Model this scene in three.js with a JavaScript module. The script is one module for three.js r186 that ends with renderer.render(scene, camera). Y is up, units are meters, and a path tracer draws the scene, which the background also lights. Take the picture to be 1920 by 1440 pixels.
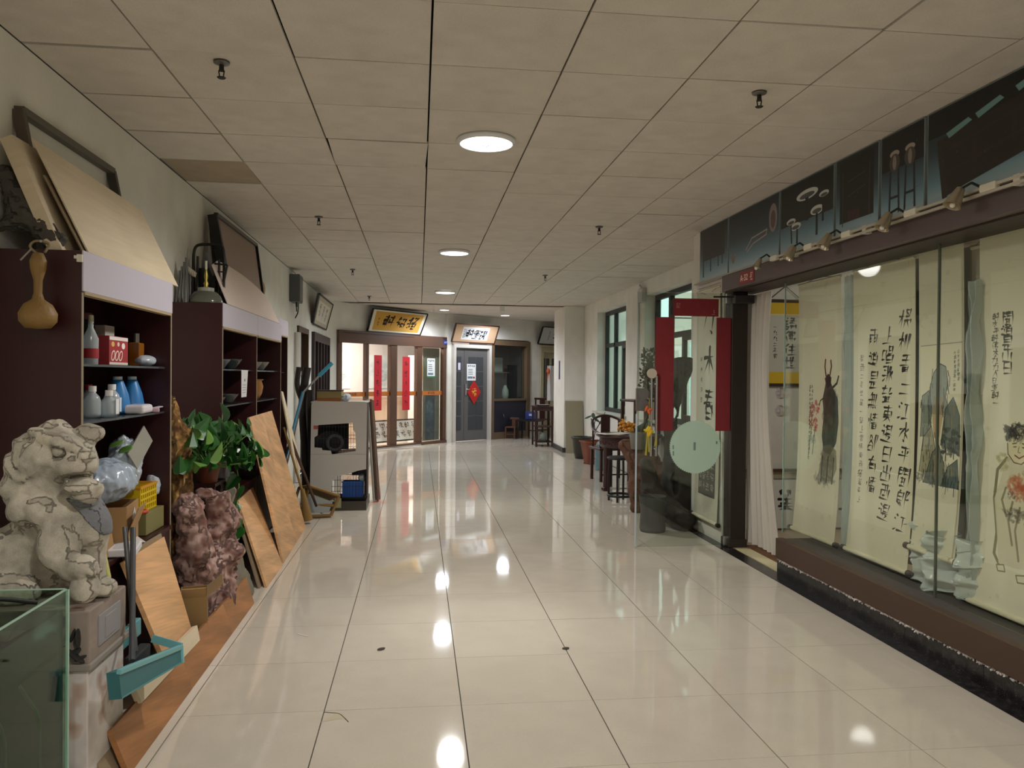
import * as THREE from 'three';
import { RoundedBoxGeometry } from 'three/addons/geometries/RoundedBoxGeometry.js';
import { mergeGeometries } from 'three/addons/utils/BufferGeometryUtils.js';
import { MarchingCubes } from 'three/addons/objects/MarchingCubes.js';
import { ImprovedNoise } from 'three/addons/math/ImprovedNoise.js';

// ---------- camera, sky, exposure ----------
const scene = new THREE.Scene();
const camera = new THREE.PerspectiveCamera(2 * Math.atan(720 / 1479.57) * 180 / Math.PI, 4 / 3, 0.05, 100);
camera.position.set(0, 1.4696, 0);
camera.rotation.set(-0.00885, -0.117416, 0.008876, 'YXZ');
const renderer = new THREE.WebGLRenderer({ antialias: true });
renderer.toneMapping = THREE.LinearToneMapping;
renderer.toneMappingExposure = 1.0;
renderer.shadowMap.enabled = true;
scene.background = new THREE.Color(2.0, 2.25, 2.3);   // even overcast daylight outside the windows
const LAMP = 17.5, LAMP_COLOR = new THREE.Color(1.0, 0.975, 0.935);
const H = 2.872;                                       // ceiling height

// ---------- helpers ----------
function rng(seed) { let a = seed >>> 0; return () => { a = (a + 0x6D2B79F5) | 0; let t = Math.imul(a ^ (a >>> 15), 1 | a); t = (t + Math.imul(t ^ (t >>> 7), 61 | t)) ^ t; return ((t ^ (t >>> 14)) >>> 0) / 4294967296; }; }
const rnd = rng(7);
const R = (a, b) => a + (b - a) * rnd();
const V = (x, y, z) => new THREE.Vector3(x, y, z);
const noise = new ImprovedNoise();
const taken = {};
function numbered(n) { const k = taken[n] = (taken[n] ?? -1) + 1; return k ? n + '_' + String(k).padStart(3, '0') : n; }
function thing(name, label, category, pos = [0, 0, 0], turn = 0, group) {
  const o = new THREE.Group(); o.name = numbered(name); scene.add(o);
  o.position.set(...pos); o.rotation.y = turn; o.userData = { label, category };
  if (group) o.userData.group = group;
  return o;
}
function structure(name, label, pos = [0, 0, 0], turn = 0) {
  const o = new THREE.Group(); o.name = name; scene.add(o); o.position.set(...pos); o.rotation.y = turn;
  o.userData = { kind: 'structure', label, category: name.split('_')[0] };
  return o;
}
function part(parent, name, geo, m, pos, rot, label) {
  const o = new THREE.Mesh(Array.isArray(geo) ? merge(geo) : geo, m); o.name = name; parent.add(o);
  if (pos) o.position.set(...pos);
  if (rot) o.rotation.set(...rot);
  if (label) o.userData.label = label;
  o.castShadow = o.receiveShadow = true;
  return o;
}
function solo(name, label, category, geo, m, pos, rot, group) {      // a thing that is one mesh
  const o = part(scene, numbered(name), geo, m, pos, rot); o.userData = { label, category };
  if (group) o.userData.group = group;
  return o;
}
function plain(g) { const n = g.index ? g.toNonIndexed() : g; for (const k of Object.keys(n.attributes)) if (!['position', 'normal', 'uv'].includes(k)) n.deleteAttribute(k); if (!n.attributes.uv) n.setAttribute('uv', new THREE.BufferAttribute(new Float32Array(n.attributes.position.count * 2), 2)); return n; }
function merge(list) { return mergeGeometries(list.map(plain)); }
const mat4 = new THREE.Matrix4(), quat = new THREE.Quaternion(), eul = new THREE.Euler();
function at(g, pos = [0, 0, 0], rot = [0, 0, 0], s = 1) {
  const sc = Array.isArray(s) ? V(...s) : V(s, s, s);
  return g.clone().applyMatrix4(mat4.compose(V(...pos), quat.setFromEuler(eul.set(...rot)), sc));
}
// uv in metres from the dominant face direction
function metre(g) {
  g = plain(g); const p = g.attributes.position, n = g.attributes.normal, uv = g.attributes.uv;
  for (let i = 0; i < p.count; i++) {
    const ax = Math.abs(n.getX(i)), ay = Math.abs(n.getY(i)), az = Math.abs(n.getZ(i));
    if (ax >= ay && ax >= az) uv.setXY(i, p.getZ(i), p.getY(i)); else if (ay >= az) uv.setXY(i, p.getX(i), p.getZ(i)); else uv.setXY(i, p.getX(i), p.getY(i));
  }
  return g;
}
const box = (w, h, d, r = 0) => metre(r ? new RoundedBoxGeometry(w, h, d, 2, r) : new THREE.BoxGeometry(w, h, d));
// box given by its extents
const ext = (x0, x1, y0, y1, z0, z1, r = 0) => metre(at(r ? new RoundedBoxGeometry(Math.abs(x1 - x0), Math.abs(y1 - y0), Math.abs(z1 - z0), 2, r) : new THREE.BoxGeometry(Math.abs(x1 - x0), Math.abs(y1 - y0), Math.abs(z1 - z0)), [(x0 + x1) / 2, (y0 + y1) / 2, (z0 + z1) / 2]));
const cyl = (r0, r1, h, n = 24) => new THREE.CylinderGeometry(r0, r1, h, n);
const sph = (r, n = 20) => new THREE.SphereGeometry(r, n, Math.max(6, n * 0.6 | 0));
const lathe = (pts, n = 28) => new THREE.LatheGeometry(pts.map(([x, y]) => new THREE.Vector2(x, y)), n);
const tube = (pts, r, n = 24, k = 8, closed = false) => new THREE.TubeGeometry(new THREE.CatmullRomCurve3(pts.map((p) => V(...p)), closed), n, r, k, closed);
// straight bar between two points
function bar(a, b, r, k = 8, r2 = r) {
  const A = V(...a), B = V(...b), d = B.clone().sub(A), g = new THREE.CylinderGeometry(r2, r, d.length(), k);
  g.applyQuaternion(new THREE.Quaternion().setFromUnitVectors(V(0, 1, 0), d.clone().normalize()));
  const m = A.add(B).multiplyScalar(0.5); return g.translate(m.x, m.y, m.z);
}
// square-section bar between two points
function beam(a, b, w, d = w) {
  const A = V(...a), B = V(...b), l = B.clone().sub(A), g = new THREE.BoxGeometry(w, l.length(), d);
  g.applyQuaternion(new THREE.Quaternion().setFromUnitVectors(V(0, 1, 0), l.normalize()));
  const m = A.add(B).multiplyScalar(0.5); return metre(g.translate(m.x, m.y, m.z));
}
// flat plate from four front corners (counter-clockwise from bottom left seen from the front), thickness t behind; the front's uv run 0..1 when fit, else metres
function plate(c, t, fit = false) {
  const [a, b, d, e] = c.map((p) => V(...p));
  const n = b.clone().sub(a).cross(e.clone().sub(a)).normalize(), k = n.clone().multiplyScalar(-t);
  const [A, B, D, E] = [a, b, d, e].map((p) => p.clone().add(k));
  const w = a.distanceTo(b), h = a.distanceTo(e), W = fit ? 1 : w, Hh = fit ? 1 : h;
  const pos = [], uv = [];
  const quad = (p, q, r, s, u) => { for (const [v, i] of [[p, 0], [q, 1], [r, 2], [p, 0], [r, 2], [s, 3]]) { pos.push(v.x, v.y, v.z); uv.push(...u[i]); } };
  quad(a, b, d, e, [[0, 0], [W, 0], [W, Hh], [0, Hh]]);
  const z = fit ? [[0, 0], [0.001, 0], [0.001, 0.001], [0, 0.001]] : null;
  quad(A, E, D, B, z || [[0, 0], [0, h], [w, h], [w, 0]]);
  quad(A, B, b, a, z || [[0, 0], [w, 0], [w, t], [0, t]]); quad(e, d, D, E, z || [[0, 0], [w, 0], [w, t], [0, t]]);
  quad(A, a, e, E, z || [[0, 0], [t, 0], [t, h], [0, h]]); quad(b, B, D, d, z || [[0, 0], [t, 0], [t, h], [0, h]]);
  const g = new THREE.BufferGeometry();
  g.setAttribute('position', new THREE.Float32BufferAttribute(pos, 3)); g.setAttribute('uv', new THREE.Float32BufferAttribute(uv, 2)); g.computeVertexNormals();
  return g;
}
// point on a four-cornered board
function on(c, u, v, out = 0) {
  const [a, b, d, e] = c.map((p) => V(...p)), n = b.clone().sub(a).cross(e.clone().sub(a)).normalize();
  const p = a.clone().lerp(b, u).lerp(e.clone().lerp(d, u), v).addScaledVector(n, out); return [p.x, p.y, p.z];
}
// implicit surface: f(x, y, z) < 0 inside, in a cube of half size s about c
function blob(f, c, s, res = 60) {
  const mc = new MarchingCubes(res, new THREE.MeshStandardMaterial(), false, false, 260000); mc.isolation = 0;
  for (let k = 0; k < res; k++) for (let j = 0; j < res; j++) for (let i = 0; i < res; i++) {
    const edge = i < 2 || j < 2 || k < 2 || i > res - 3 || j > res - 3 || k > res - 3;
    const x = (i / (res / 2) - 1) * s + c[0], y = (j / (res / 2) - 1) * s + c[1], z = (k / (res / 2) - 1) * s + c[2];
    mc.field[i + j * res + k * res * res] = edge ? -1 : -f(x, y, z);
  }
  mc.update();
  const n = mc.count, g = new THREE.BufferGeometry();
  const p = new Float32Array(mc.positionArray.slice(0, n * 3)), q = new Float32Array(mc.normalArray.slice(0, n * 3));
  for (let i = 0; i < n; i++) for (let a = 0; a < 3; a++) p[i * 3 + a] = p[i * 3 + a] * s + c[a];
  g.setAttribute('position', new THREE.BufferAttribute(p, 3)); g.setAttribute('normal', new THREE.BufferAttribute(q, 3));
  return metre(g);
}
const smin = (a, b, k) => { const h = Math.max(k - Math.abs(a - b), 0) / k; return Math.min(a, b) - h * h * k / 4; };
const ball = (x, y, z, c, r) => Math.hypot(x - c[0], y - c[1], z - c[2]) - r;
function egg(x, y, z, c, r) { const a = (x - c[0]) / r[0], b = (y - c[1]) / r[1], d = (z - c[2]) / r[2], k = Math.hypot(a, b, d); return (k - 1) * Math.min(r[0], r[1], r[2]); }
function capsule(x, y, z, a, b, ra, rb = ra) {
  const px = x - a[0], py = y - a[1], pz = z - a[2], bx = b[0] - a[0], by = b[1] - a[1], bz = b[2] - a[2];
  const h = Math.min(1, Math.max(0, (px * bx + py * by + pz * bz) / (bx * bx + by * by + bz * bz)));
  return Math.hypot(px - bx * h, py - by * h, pz - bz * h) - (ra + (rb - ra) * h);
}
const fbm = (x, y, z, o = 3) => { let s = 0, a = 0.5; for (let i = 0; i < o; i++) { s += a * noise.noise(x, y, z); x *= 2.03; y *= 2.03; z *= 2.03; a *= 0.5; } return s; };

// ---------- textures: colour, grain and print only ----------
function canvasTex(w, h, draw, wrap = false) {
  const c = document.createElement('canvas'); c.width = w; c.height = h; draw(c.getContext('2d'), w, h);
  const t = new THREE.CanvasTexture(c); t.colorSpace = THREE.SRGBColorSpace; if (wrap) t.wrapS = t.wrapT = THREE.RepeatWrapping; return t;
}
function grain(n, metres, fn, srgb = true) {      // fn(u, v) in [0, 1) -> [r, g, b] 0..255; repeats every `metres`
  const d = new Uint8Array(n * n * 4);
  for (let j = 0; j < n; j++) for (let i = 0; i < n; i++) { const c = fn(i / n, j / n), o = (i + j * n) * 4; d[o] = c[0]; d[o + 1] = c[1]; d[o + 2] = c[2]; d[o + 3] = 255; }
  const t = new THREE.DataTexture(d, n, n); t.wrapS = t.wrapT = THREE.RepeatWrapping; t.magFilter = THREE.LinearFilter; t.repeat.set(1 / metres, 1 / metres);
  if (srgb) t.colorSpace = THREE.SRGBColorSpace; t.needsUpdate = true; return t;
}
function per(u, v, f, z = 0) {                  // repeating value noise, -1..1, about 4 f cells a side
  const n = Math.max(2, Math.round(f * 4)), h = (i, j) => { let a = (((i % n + n) % n) * 374761393 + ((j % n + n) % n) * 668265263 + Math.round(z * 131 + 17) * 974711) | 0; a = Math.imul(a ^ (a >>> 13), 1274126177); return ((a ^ (a >>> 16)) >>> 0) / 2147483648 - 1; };
  const x = u * n, y = v * n, i = Math.floor(x), j = Math.floor(y), a = x - i, b = y - j, s = a * a * (3 - 2 * a), t = b * b * (3 - 2 * b);
  return (h(i, j) * (1 - s) + h(i + 1, j) * s) * (1 - t) + (h(i, j + 1) * (1 - s) + h(i + 1, j + 1) * s) * t;
}
function streak(u, v, nx, ny, z) {            // repeating noise stretched into streaks along u
  const h = (i, j) => { let a = (((i % nx + nx) % nx) * 374761393 + ((j % ny + ny) % ny) * 668265263 + z * 974711) | 0; a = Math.imul(a ^ (a >>> 13), 1274126177); return ((a ^ (a >>> 16)) >>> 0) / 2147483648 - 1; };
  const x = u * nx, y = v * ny, i = Math.floor(x), j = Math.floor(y), a = x - i, b = y - j, s = a * a * (3 - 2 * a), t = b * b * (3 - 2 * b);
  return (h(i, j) * (1 - s) + h(i + 1, j) * s) * (1 - t) + (h(i, j + 1) * (1 - s) + h(i + 1, j + 1) * s) * t;
}
const clampB = (x) => Math.max(0, Math.min(255, x));
const tint = (c, k) => c.map((x) => clampB(x * k));
const hash = rng(99);
const tx = {
  tile: grain(256, 1.3, (u, v) => tint([206, 197, 182], 1 + 0.012 * per(u, v, 1.3) + 0.012 * per(u, v, 4, 2) + 0.02 * (hash() - 0.5))),
  ceil: grain(256, 0.9, (u, v) => tint([208, 200, 189], 1 + 0.02 * per(u, v, 1.1, 4) + 0.02 * per(u, v, 3, 1) + 0.05 * (hash() - 0.5))),
  wall: grain(256, 2.1, (u, v) => tint([226, 223, 213], 1 + 0.025 * per(u, v, 1.2, 7) + 0.02 * per(u, v, 4, 3) + 0.02 * (hash() - 0.5))),
  veneer: grain(512, 0.8, (u, v) => { const w = (v + 0.25 * u) % 1; return tint([216, 168, 120], 1 + 0.09 * streak(u, w, 2, 11, 1) + 0.06 * streak(u, w, 4, 34, 2) + 0.05 * streak(u, w, 8, 110, 3)); }),
  pine: grain(256, 0.7, (u, v) => tint([216, 199, 170], 1 + 0.03 * per(u, v, 1, 6) + 0.02 * streak(u, v, 3, 40, 2) + 0.03 * (hash() - 0.5))),
  stone: grain(256, 0.5, (u, v) => tint([176, 168, 153], 1 + 0.12 * per(u, v, 2, 3) + 0.08 * per(u, v, 6, 1) + 0.12 * (hash() - 0.5))),
  granite: grain(256, 0.5, (u, v) => { const s = hash(); return tint([34, 32, 32], 0.7 + 0.5 * per(u, v, 5, 2) + (s > 0.985 ? 2.2 : 0) + 0.5 * s); }),
  rust: grain(256, 0.35, (u, v) => { const k = per(u, v, 2.2, 3) + 0.6 * per(u, v, 5, 5); return [150 + 42 * k, 116 + 46 * k, 106 + 46 * k]; }),
  bark: grain(256, 0.3, (u, v) => { const k = per(u, v * 0.5, 3, 2) + 0.5 * per(u, v, 7, 4); return [132 + 60 * k, 96 + 52 * k, 50 + 36 * k]; }),
  paper: grain(256, 0.6, (u, v) => tint([214, 208, 180], 1 + 0.04 * per(u, v, 1.5, 2) + 0.03 * per(u, v, 6, 6) + 0.03 * (hash() - 0.5))),
  marble: grain(256, 0.45, (u, v) => { const k = per(u, v, 1.3, 2) + 0.5 * per(u, v, 4, 5); const s = Math.max(0, k - 0.45) * 1.4; return [206 + 16 * k - 40 * s, 197 + 16 * k - 58 * s, 190 + 16 * k - 66 * s].map(clampB); }),
  bump: grain(256, 0.4, (u, v) => { const k = 128 + 70 * per(u, v, 4, 3) + 50 * (hash() - 0.5); return [k, k, k]; }, false),
};
const mat = (color, roughness = 0.6, o = {}) => new THREE.MeshStandardMaterial({ color, roughness, ...o });
const m = {
  tile: new THREE.MeshPhysicalMaterial({ map: tx.tile, roughness: 0.05, ior: 1.5 }),
  grout: mat(0x4d463c, 0.9), ceil: mat(0xffffff, 0.95, { map: tx.ceil }), ceilStain: mat(0xcfc3b4, 0.95, { map: tx.ceil }), plenum: mat(0x1c1a18, 1),
  wall: mat(0xffffff, 0.9, { map: tx.wall }), white: mat(0xd9d6d0, 0.6), black: mat(0x0d0d10, 0.45), dark: mat(0x1d1a18, 0.6),
  red: mat(0x32090c, 0.42), redEdge: mat(0x8b7d68, 0.6), lilac: mat(0xbdb6c4, 0.35), chip: mat(0xa48f6e, 0.8),
  veneer: mat(0xffffff, 0.42, { map: tx.veneer }), veneerDark: mat(0xc4ae96, 0.45, { map: tx.veneer }), pine: mat(0xffffff, 0.7, { map: tx.pine }), pink: mat(0xd8c6ba, 0.75), core: mat(0x8d7a60, 0.85),
  stone: mat(0xffffff, 0.95, { map: tx.stone, bumpMap: tx.bump, bumpScale: 0.003 }), granite: mat(0xffffff, 0.22, { map: tx.granite }), sill: mat(0x4a3526, 0.5), beam: mat(0x5a4c4a, 0.45),
  rust: mat(0xffffff, 0.75, { map: tx.rust, bumpMap: tx.bump, bumpScale: 0.006 }), bark: mat(0xffffff, 0.95, { map: tx.bark, bumpMap: tx.bump, bumpScale: 0.01 }), marble: mat(0xffffff, 0.7, { map: tx.marble }), paper: mat(0xffffff, 0.85, { map: tx.paper }),
  frame: mat(0x5b4030, 0.4), rosewood: mat(0x351613, 0.35), steel: mat(0xb8b8ba, 0.28, { metalness: 0.9 }), grey: mat(0x77777a, 0.6), card: mat(0xa98457, 0.85), cardDark: mat(0x6c5031, 0.9),
  glass: new THREE.MeshPhysicalMaterial({ color: 0xf6f9f7, roughness: 0.02, transmission: 1, thickness: 0, ior: 1.5 }), glassEdge: mat(0xa9bcc4, 0.25),
  leaf: new THREE.MeshPhysicalMaterial({ color: 0x23561d, roughness: 0.35 }), leafLight: new THREE.MeshPhysicalMaterial({ color: 0x6f9a48, roughness: 0.4 }), leafDull: mat(0x3c4a34, 0.7),
  plastic: new THREE.MeshPhysicalMaterial({ color: 0xdfe6ea, roughness: 0.15, transmission: 0.55, thickness: 0 }), bagPlastic: new THREE.MeshPhysicalMaterial({ color: 0xc9d2dc, roughness: 0.25, transmission: 0.25, thickness: 0 }),
};

// ---------- brush characters: strokes on a ten by ten grid ----------
const ink = {
  木: '1383 5059 5318 5388', 日: '2129 2181 8189 2585 2989', 水: '505948 1343 4318 7355 5588', 平: '2181 3334 7364 1585 5159', 上: '5059 5585 1989', 江: '1122 0314 0928 4282 6269 3989',
  青: '2080 2282 1585 5055 3639 3676 7679 3777 3878', 柳: '0343 2029 2307 2345 5241 4147 5157 7181 8186 7179', 楊: '0343 2029 2307 5080 5053 8083 5183 5383 4595 5549 6589 9597', 歌: '0050 4049 1232 1535 0555 1836 6058 5383 8375 7069 7398',
  聲: '0141 2004 0444 6181 6154 6484 8454 1686 3639 6669 3767 3868 1989', 聞: '1019 1040 4043 1141 1343 5090 5053 9099 5191 5393 3575 4549 6569 4767 3979', 郎: '2030 1116 1151 5155 1353 1555 1648 3658 7079 7090 9074 7494 9485',
  唱: '0207 0232 3237 0737 5080 5054 8084 5282 5484 4595 4549 9599 4797 4999', 東: '1181 2326 2383 8386 2585 2686 5059 5619 5689', 邊: '1021 0323 2326 0899 3151 4080 4044 8084 4282 4484 3595 5547 6676 7658', 出: '5059 2124 2484 8184 1519 1989 8589',
  西: '1080 1318 1383 8388 1888 4046 6066 3656', 雨: '1080 1319 1383 8389 5059 2534 2736 6574 6776', 道: '4151 7161 3292 6243 4348 8388 4383 4585 4787 4888 1122 0323 2326 0799', 是: '2080 2024 8084 2282 2484 1686 5659 5777 3629 2999',
  無: '3012 2181 0484 0797 3137 5157 7177 1819 3839 5859 7889', 情: '2029 0305 3344 4090 4292 3595 6055 4649 4686 8689 4787 4888', 卻: '2013 3053 3316 3366 1656 1619 5659 1959 7079 7090 9075', 有: '1282 5018 3439 3484 8489 3585 3787',
  請: '2030 0242 1333 1535 1719 1737 3739 1939 5090 5292 4494 7054 5659 5696 9699 5797', 佛: '3003 1429 4181 8183 4383 4346 4686 8688 5059 6069', 住: '3003 1429 6071 4292 4595 3999 6269', 世: '0393 2029 2999 5057 7057 5777', 万: '0191 4108 4383 8379 7958',
  春: '2080 2282 1484 5018 5498 3539 3575 7579 3777 3979', 軒: '0141 0306 0343 4346 0646 0444 2029 0747 5181 4595 7079', 硯: '0141 2005 1519 1545 4549 1949 5080 5056 8086 5282 5484 5686 6648 7679 7999', 運: '1122 0323 2326 0999 3090 3031 9091 4282 4347 8387 4383 4585 4787 6068',
  超: '1141 2004 0444 2428 2646 1499 5181 8175 6153 5585 5558 8588 5888', 緒: '2002 0232 3005 0535 2029 1819 3738 5080 6505 4494 8036 5559 5585 8589 5787 5989', 号: '3070 3033 7073 3373 1585 4538 3878 7868', 福: '2030 0343 4306 2329 3446 5090 5282 5254 8284 5484 5686 5659 8689 5989 5787',
  一: '1585', 九: '1373 4018 7379 7999', 二: '2383 1888', 年: '3012 2181 2585 2528 0898 5059', 書: '2181 8185 2585 1393 5059 3739 3777 7779 3979', 業: '3033 6063 2022 7072 1484 2686 1787 5459 5819 5889', 人: '5018 5289', 花: '0292 3004 6004 3418 1529 5459 8466 5999', 山: '5059 1319 1989 8389',
};
const inkKeys = Object.keys(ink);
// one brush character; weight = stroke width as a share of the size
function brush(c, ch, x, y, s, color, weight = 0.1, slant = 0, seed = 1) {
  const r = rng(seed * 131 + ch.charCodeAt(0)); c.fillStyle = color;
  for (const st of (ink[ch] || '2282').split(' ')) {
    const p = []; for (let i = 0; i < st.length; i += 2) { const gx = (+st[i] + (r() - 0.5) * 0.5) / 9, gy = (+st[i + 1] + (r() - 0.5) * 0.5) / 9; p.push([x + (gx + slant * (0.5 - gy)) * s, y + gy * s]); }
    const w0 = s * weight * (0.8 + 0.5 * r());
    for (let i = 0; i + 1 < p.length; i++) {
      const [ax, ay] = p[i], [bx, by] = p[i + 1], n = Math.max(6, Math.hypot(bx - ax, by - ay) / (w0 * 0.22) | 0), bow = (r() - 0.5) * s * 0.08;
      for (let k = 0; k <= n; k++) {
        const t = k / n, end = i + 2 === p.length, w = w0 * (0.55 + 0.45 * Math.cos(t * 2.4)) * (end ? 1 - 0.55 * t * t : 1);
        c.beginPath(); c.ellipse(ax + (bx - ax) * t + bow * Math.sin(t * Math.PI), ay + (by - ay) * t + bow * Math.sin(t * Math.PI) * 0.5, Math.max(0.5, w * 0.55), Math.max(0.4, w * 0.45), -0.6, 0, 7); c.fill();
      }
    }
  }
}
function column(c, text, x, y, s, gap, color, weight, slant, seed = 1) { [...text].forEach((ch, i) => brush(c, ch, x, y + i * gap, s, color, weight, slant, seed + i)); }
function scribble(c, x, y, s, gap, n, color, seed, weight = 0.1) { const r = rng(seed); for (let i = 0; i < n; i++) brush(c, inkKeys[r() * inkKeys.length | 0], x + (r() - 0.5) * s * 0.3, y + i * gap, s * (0.8 + 0.4 * r()), color, weight, 0.1, i + seed); }
function speck(c, w, h, n, colors, seed, size = 2) { const r = rng(seed); for (let i = 0; i < n; i++) { c.fillStyle = colors[r() * colors.length | 0]; c.globalAlpha = 0.1 + 0.25 * r(); c.beginPath(); c.ellipse(r() * w, r() * h, size * r() * 3 + 0.5, size * r() * 2 + 0.5, r() * 3, 0, 7); c.fill(); } c.globalAlpha = 1; }
const fill = (c, color, x, y, w, h) => { c.fillStyle = color; c.fillRect(x, y, w, h); };
const printed = (t, rough = 0.85) => mat(0xffffff, rough, { map: t });

// ---------- the setting: floor ----------
const floor = structure('floor', 'polished cream porcelain floor tiles of the long hall');
part(floor, 'bed', [ext(-1.75, 3.46, -0.12, -0.006, -21.5, 4.6), ext(3.46, 7.2, -0.12, -0.006, -9.1, -0.9), ext(3.46, 4.35, -0.12, -0.006, -21.5, -15.1), ext(-3.9, -1.75, -0.12, -0.006, -21.5, -14.6)], m.grout);
{
  const xs = [-1.69, -1.6005, -1.0005, -0.4005, 0.1995, 0.7995, 1.3995, 1.9995, 2.6];
  const bay = [2.6, 3.2], cut = new Map();
  const tileGeo = (w, d) => { const k = w.toFixed(3) + d.toFixed(3); if (!cut.has(k)) cut.set(k, [0, 1, 2, 3].map((i) => { const g = box(w - 0.005, 0.012, d - 0.0026); const uv = g.attributes.uv; for (let j = 0; j < uv.count; j++) uv.setXY(j, uv.getX(j) + i * 0.37, uv.getY(j) + i * 0.71); return g; })); return cut.get(k); };
  const lay = (x0, x1, z0, z1) => part(floor, 'tile', tileGeo(x1 - x0, z0 - z1)[rnd() * 4 | 0], m.tile, [(x0 + x1) / 2, -0.006 + R(-0.0003, 0.0003), (z0 + z1) / 2], [R(-0.0006, 0.0006), 0, R(-0.0006, 0.0006)]);
  for (let r = -6; r < 21; r++) {
    const z0 = -(2.915 + 0.6 * r), z1 = r === 20 ? -15.6 : z0 - 0.6;
    for (let c = 0; c + 1 < xs.length; c++) lay(xs[c], xs[c + 1], z0, z1);
    if (z0 < -7.2) lay(bay[0], bay[1], z0, z1);
  }
  const far = part(floor, 'tile', [ext(-1.69, 4.3, -0.012, 0, -15.62, -20.9), ext(-3.8, -1.69, -0.012, 0, -14.7, -20.9)], m.tile, [0, 0, 0], undefined, 'far floor beyond the dark joint');
  far.name = 'far_tile_field'; far.userData.kind = 'stuff';
  const near = part(floor, 'near_tile_field', ext(-1.69, 2.6, -0.012, 0, 0.684, 4.5), m.tile); near.userData.kind = 'stuff';
  part(floor, 'shop_floor', [ext(2.7, 7.1, -0.012, 0.0, -1.0, -9.0)], mat(0xb5a184, 0.3));
  part(floor, 'chip', [new THREE.BufferGeometry().setAttribute('position', new THREE.Float32BufferAttribute([-0.402, 0.0006, -3.40, -0.30, 0.0006, -3.43, -0.33, 0.0006, -3.51], 3))].map((g) => { g.computeVertexNormals(); return g; }), mat(0xbdb196, 0.5), undefined, undefined, 'broken corner of a floor tile');
  const crack = tube([[-0.40, 0, -3.50], [-0.365, 0, -3.49], [-0.335, 0, -3.48], [-0.31, 0, -3.44], [-0.285, 0, -3.39]], 0.0022, 16, 5);
  part(floor, 'crack', crack, m.grout);
}
// black granite border along the shop front, with its joints
const border = structure('trim_1', 'black granite border strip in the floor along the shop front');
for (let i = 0; i < 10; i++) { const z0 = -1.0 - i * 0.62, z1 = Math.max(z0 - 0.62, -7.42); if (z1 < z0) part(border, 'granite_strip', ext(2.602, 2.725, -0.012, 0.0008, z0 - 0.002, z1 + 0.002), m.granite); }
const plinth = structure('trim_2', 'black granite plinth under the display window sill');
for (let i = 0; i < 8; i++) { const z0 = -1.0 - i * 0.62, z1 = Math.max(z0 - 0.62, -5.68); if (z1 < z0) part(plinth, 'granite_slab', ext(2.70, 2.90, 0.001, 0.118, z0 - 0.0015, z1 + 0.0015), m.granite); }
// crumbled mortar on the ledge of the plinth
{
  const g = []; const r = rng(31);
  for (let i = 0; i < 900; i++) { const z = -1.0 - r() * 4.65, w = 0.5 + 0.5 * noise.noise(z * 2.3, 4, 1); g.push(at(new THREE.IcosahedronGeometry(0.004 + r() * 0.009 * (0.4 + w), 0), [2.696 + r() * 0.006, 0.12 - r() * 0.016 * w, z], [r() * 3, r() * 3, 0], [0.6, 0.8, 1.8])); }
  const o = part(plinth, 'mortar_crumbs', g, mat(0xcfc7c2, 0.95)); o.userData.kind = 'stuff';
}
const sill = structure('trim_3', 'brown painted sill band below the display window');
part(sill, 'sill_face', ext(2.682, 2.74, 0.124, 0.275, -1.0, -5.67, 0.004), m.sill);
part(sill, 'sill_top', ext(2.74, 3.05, 0.13, 0.268, -1.0, -5.67), mat(0x4b4540, 0.7));

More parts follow.
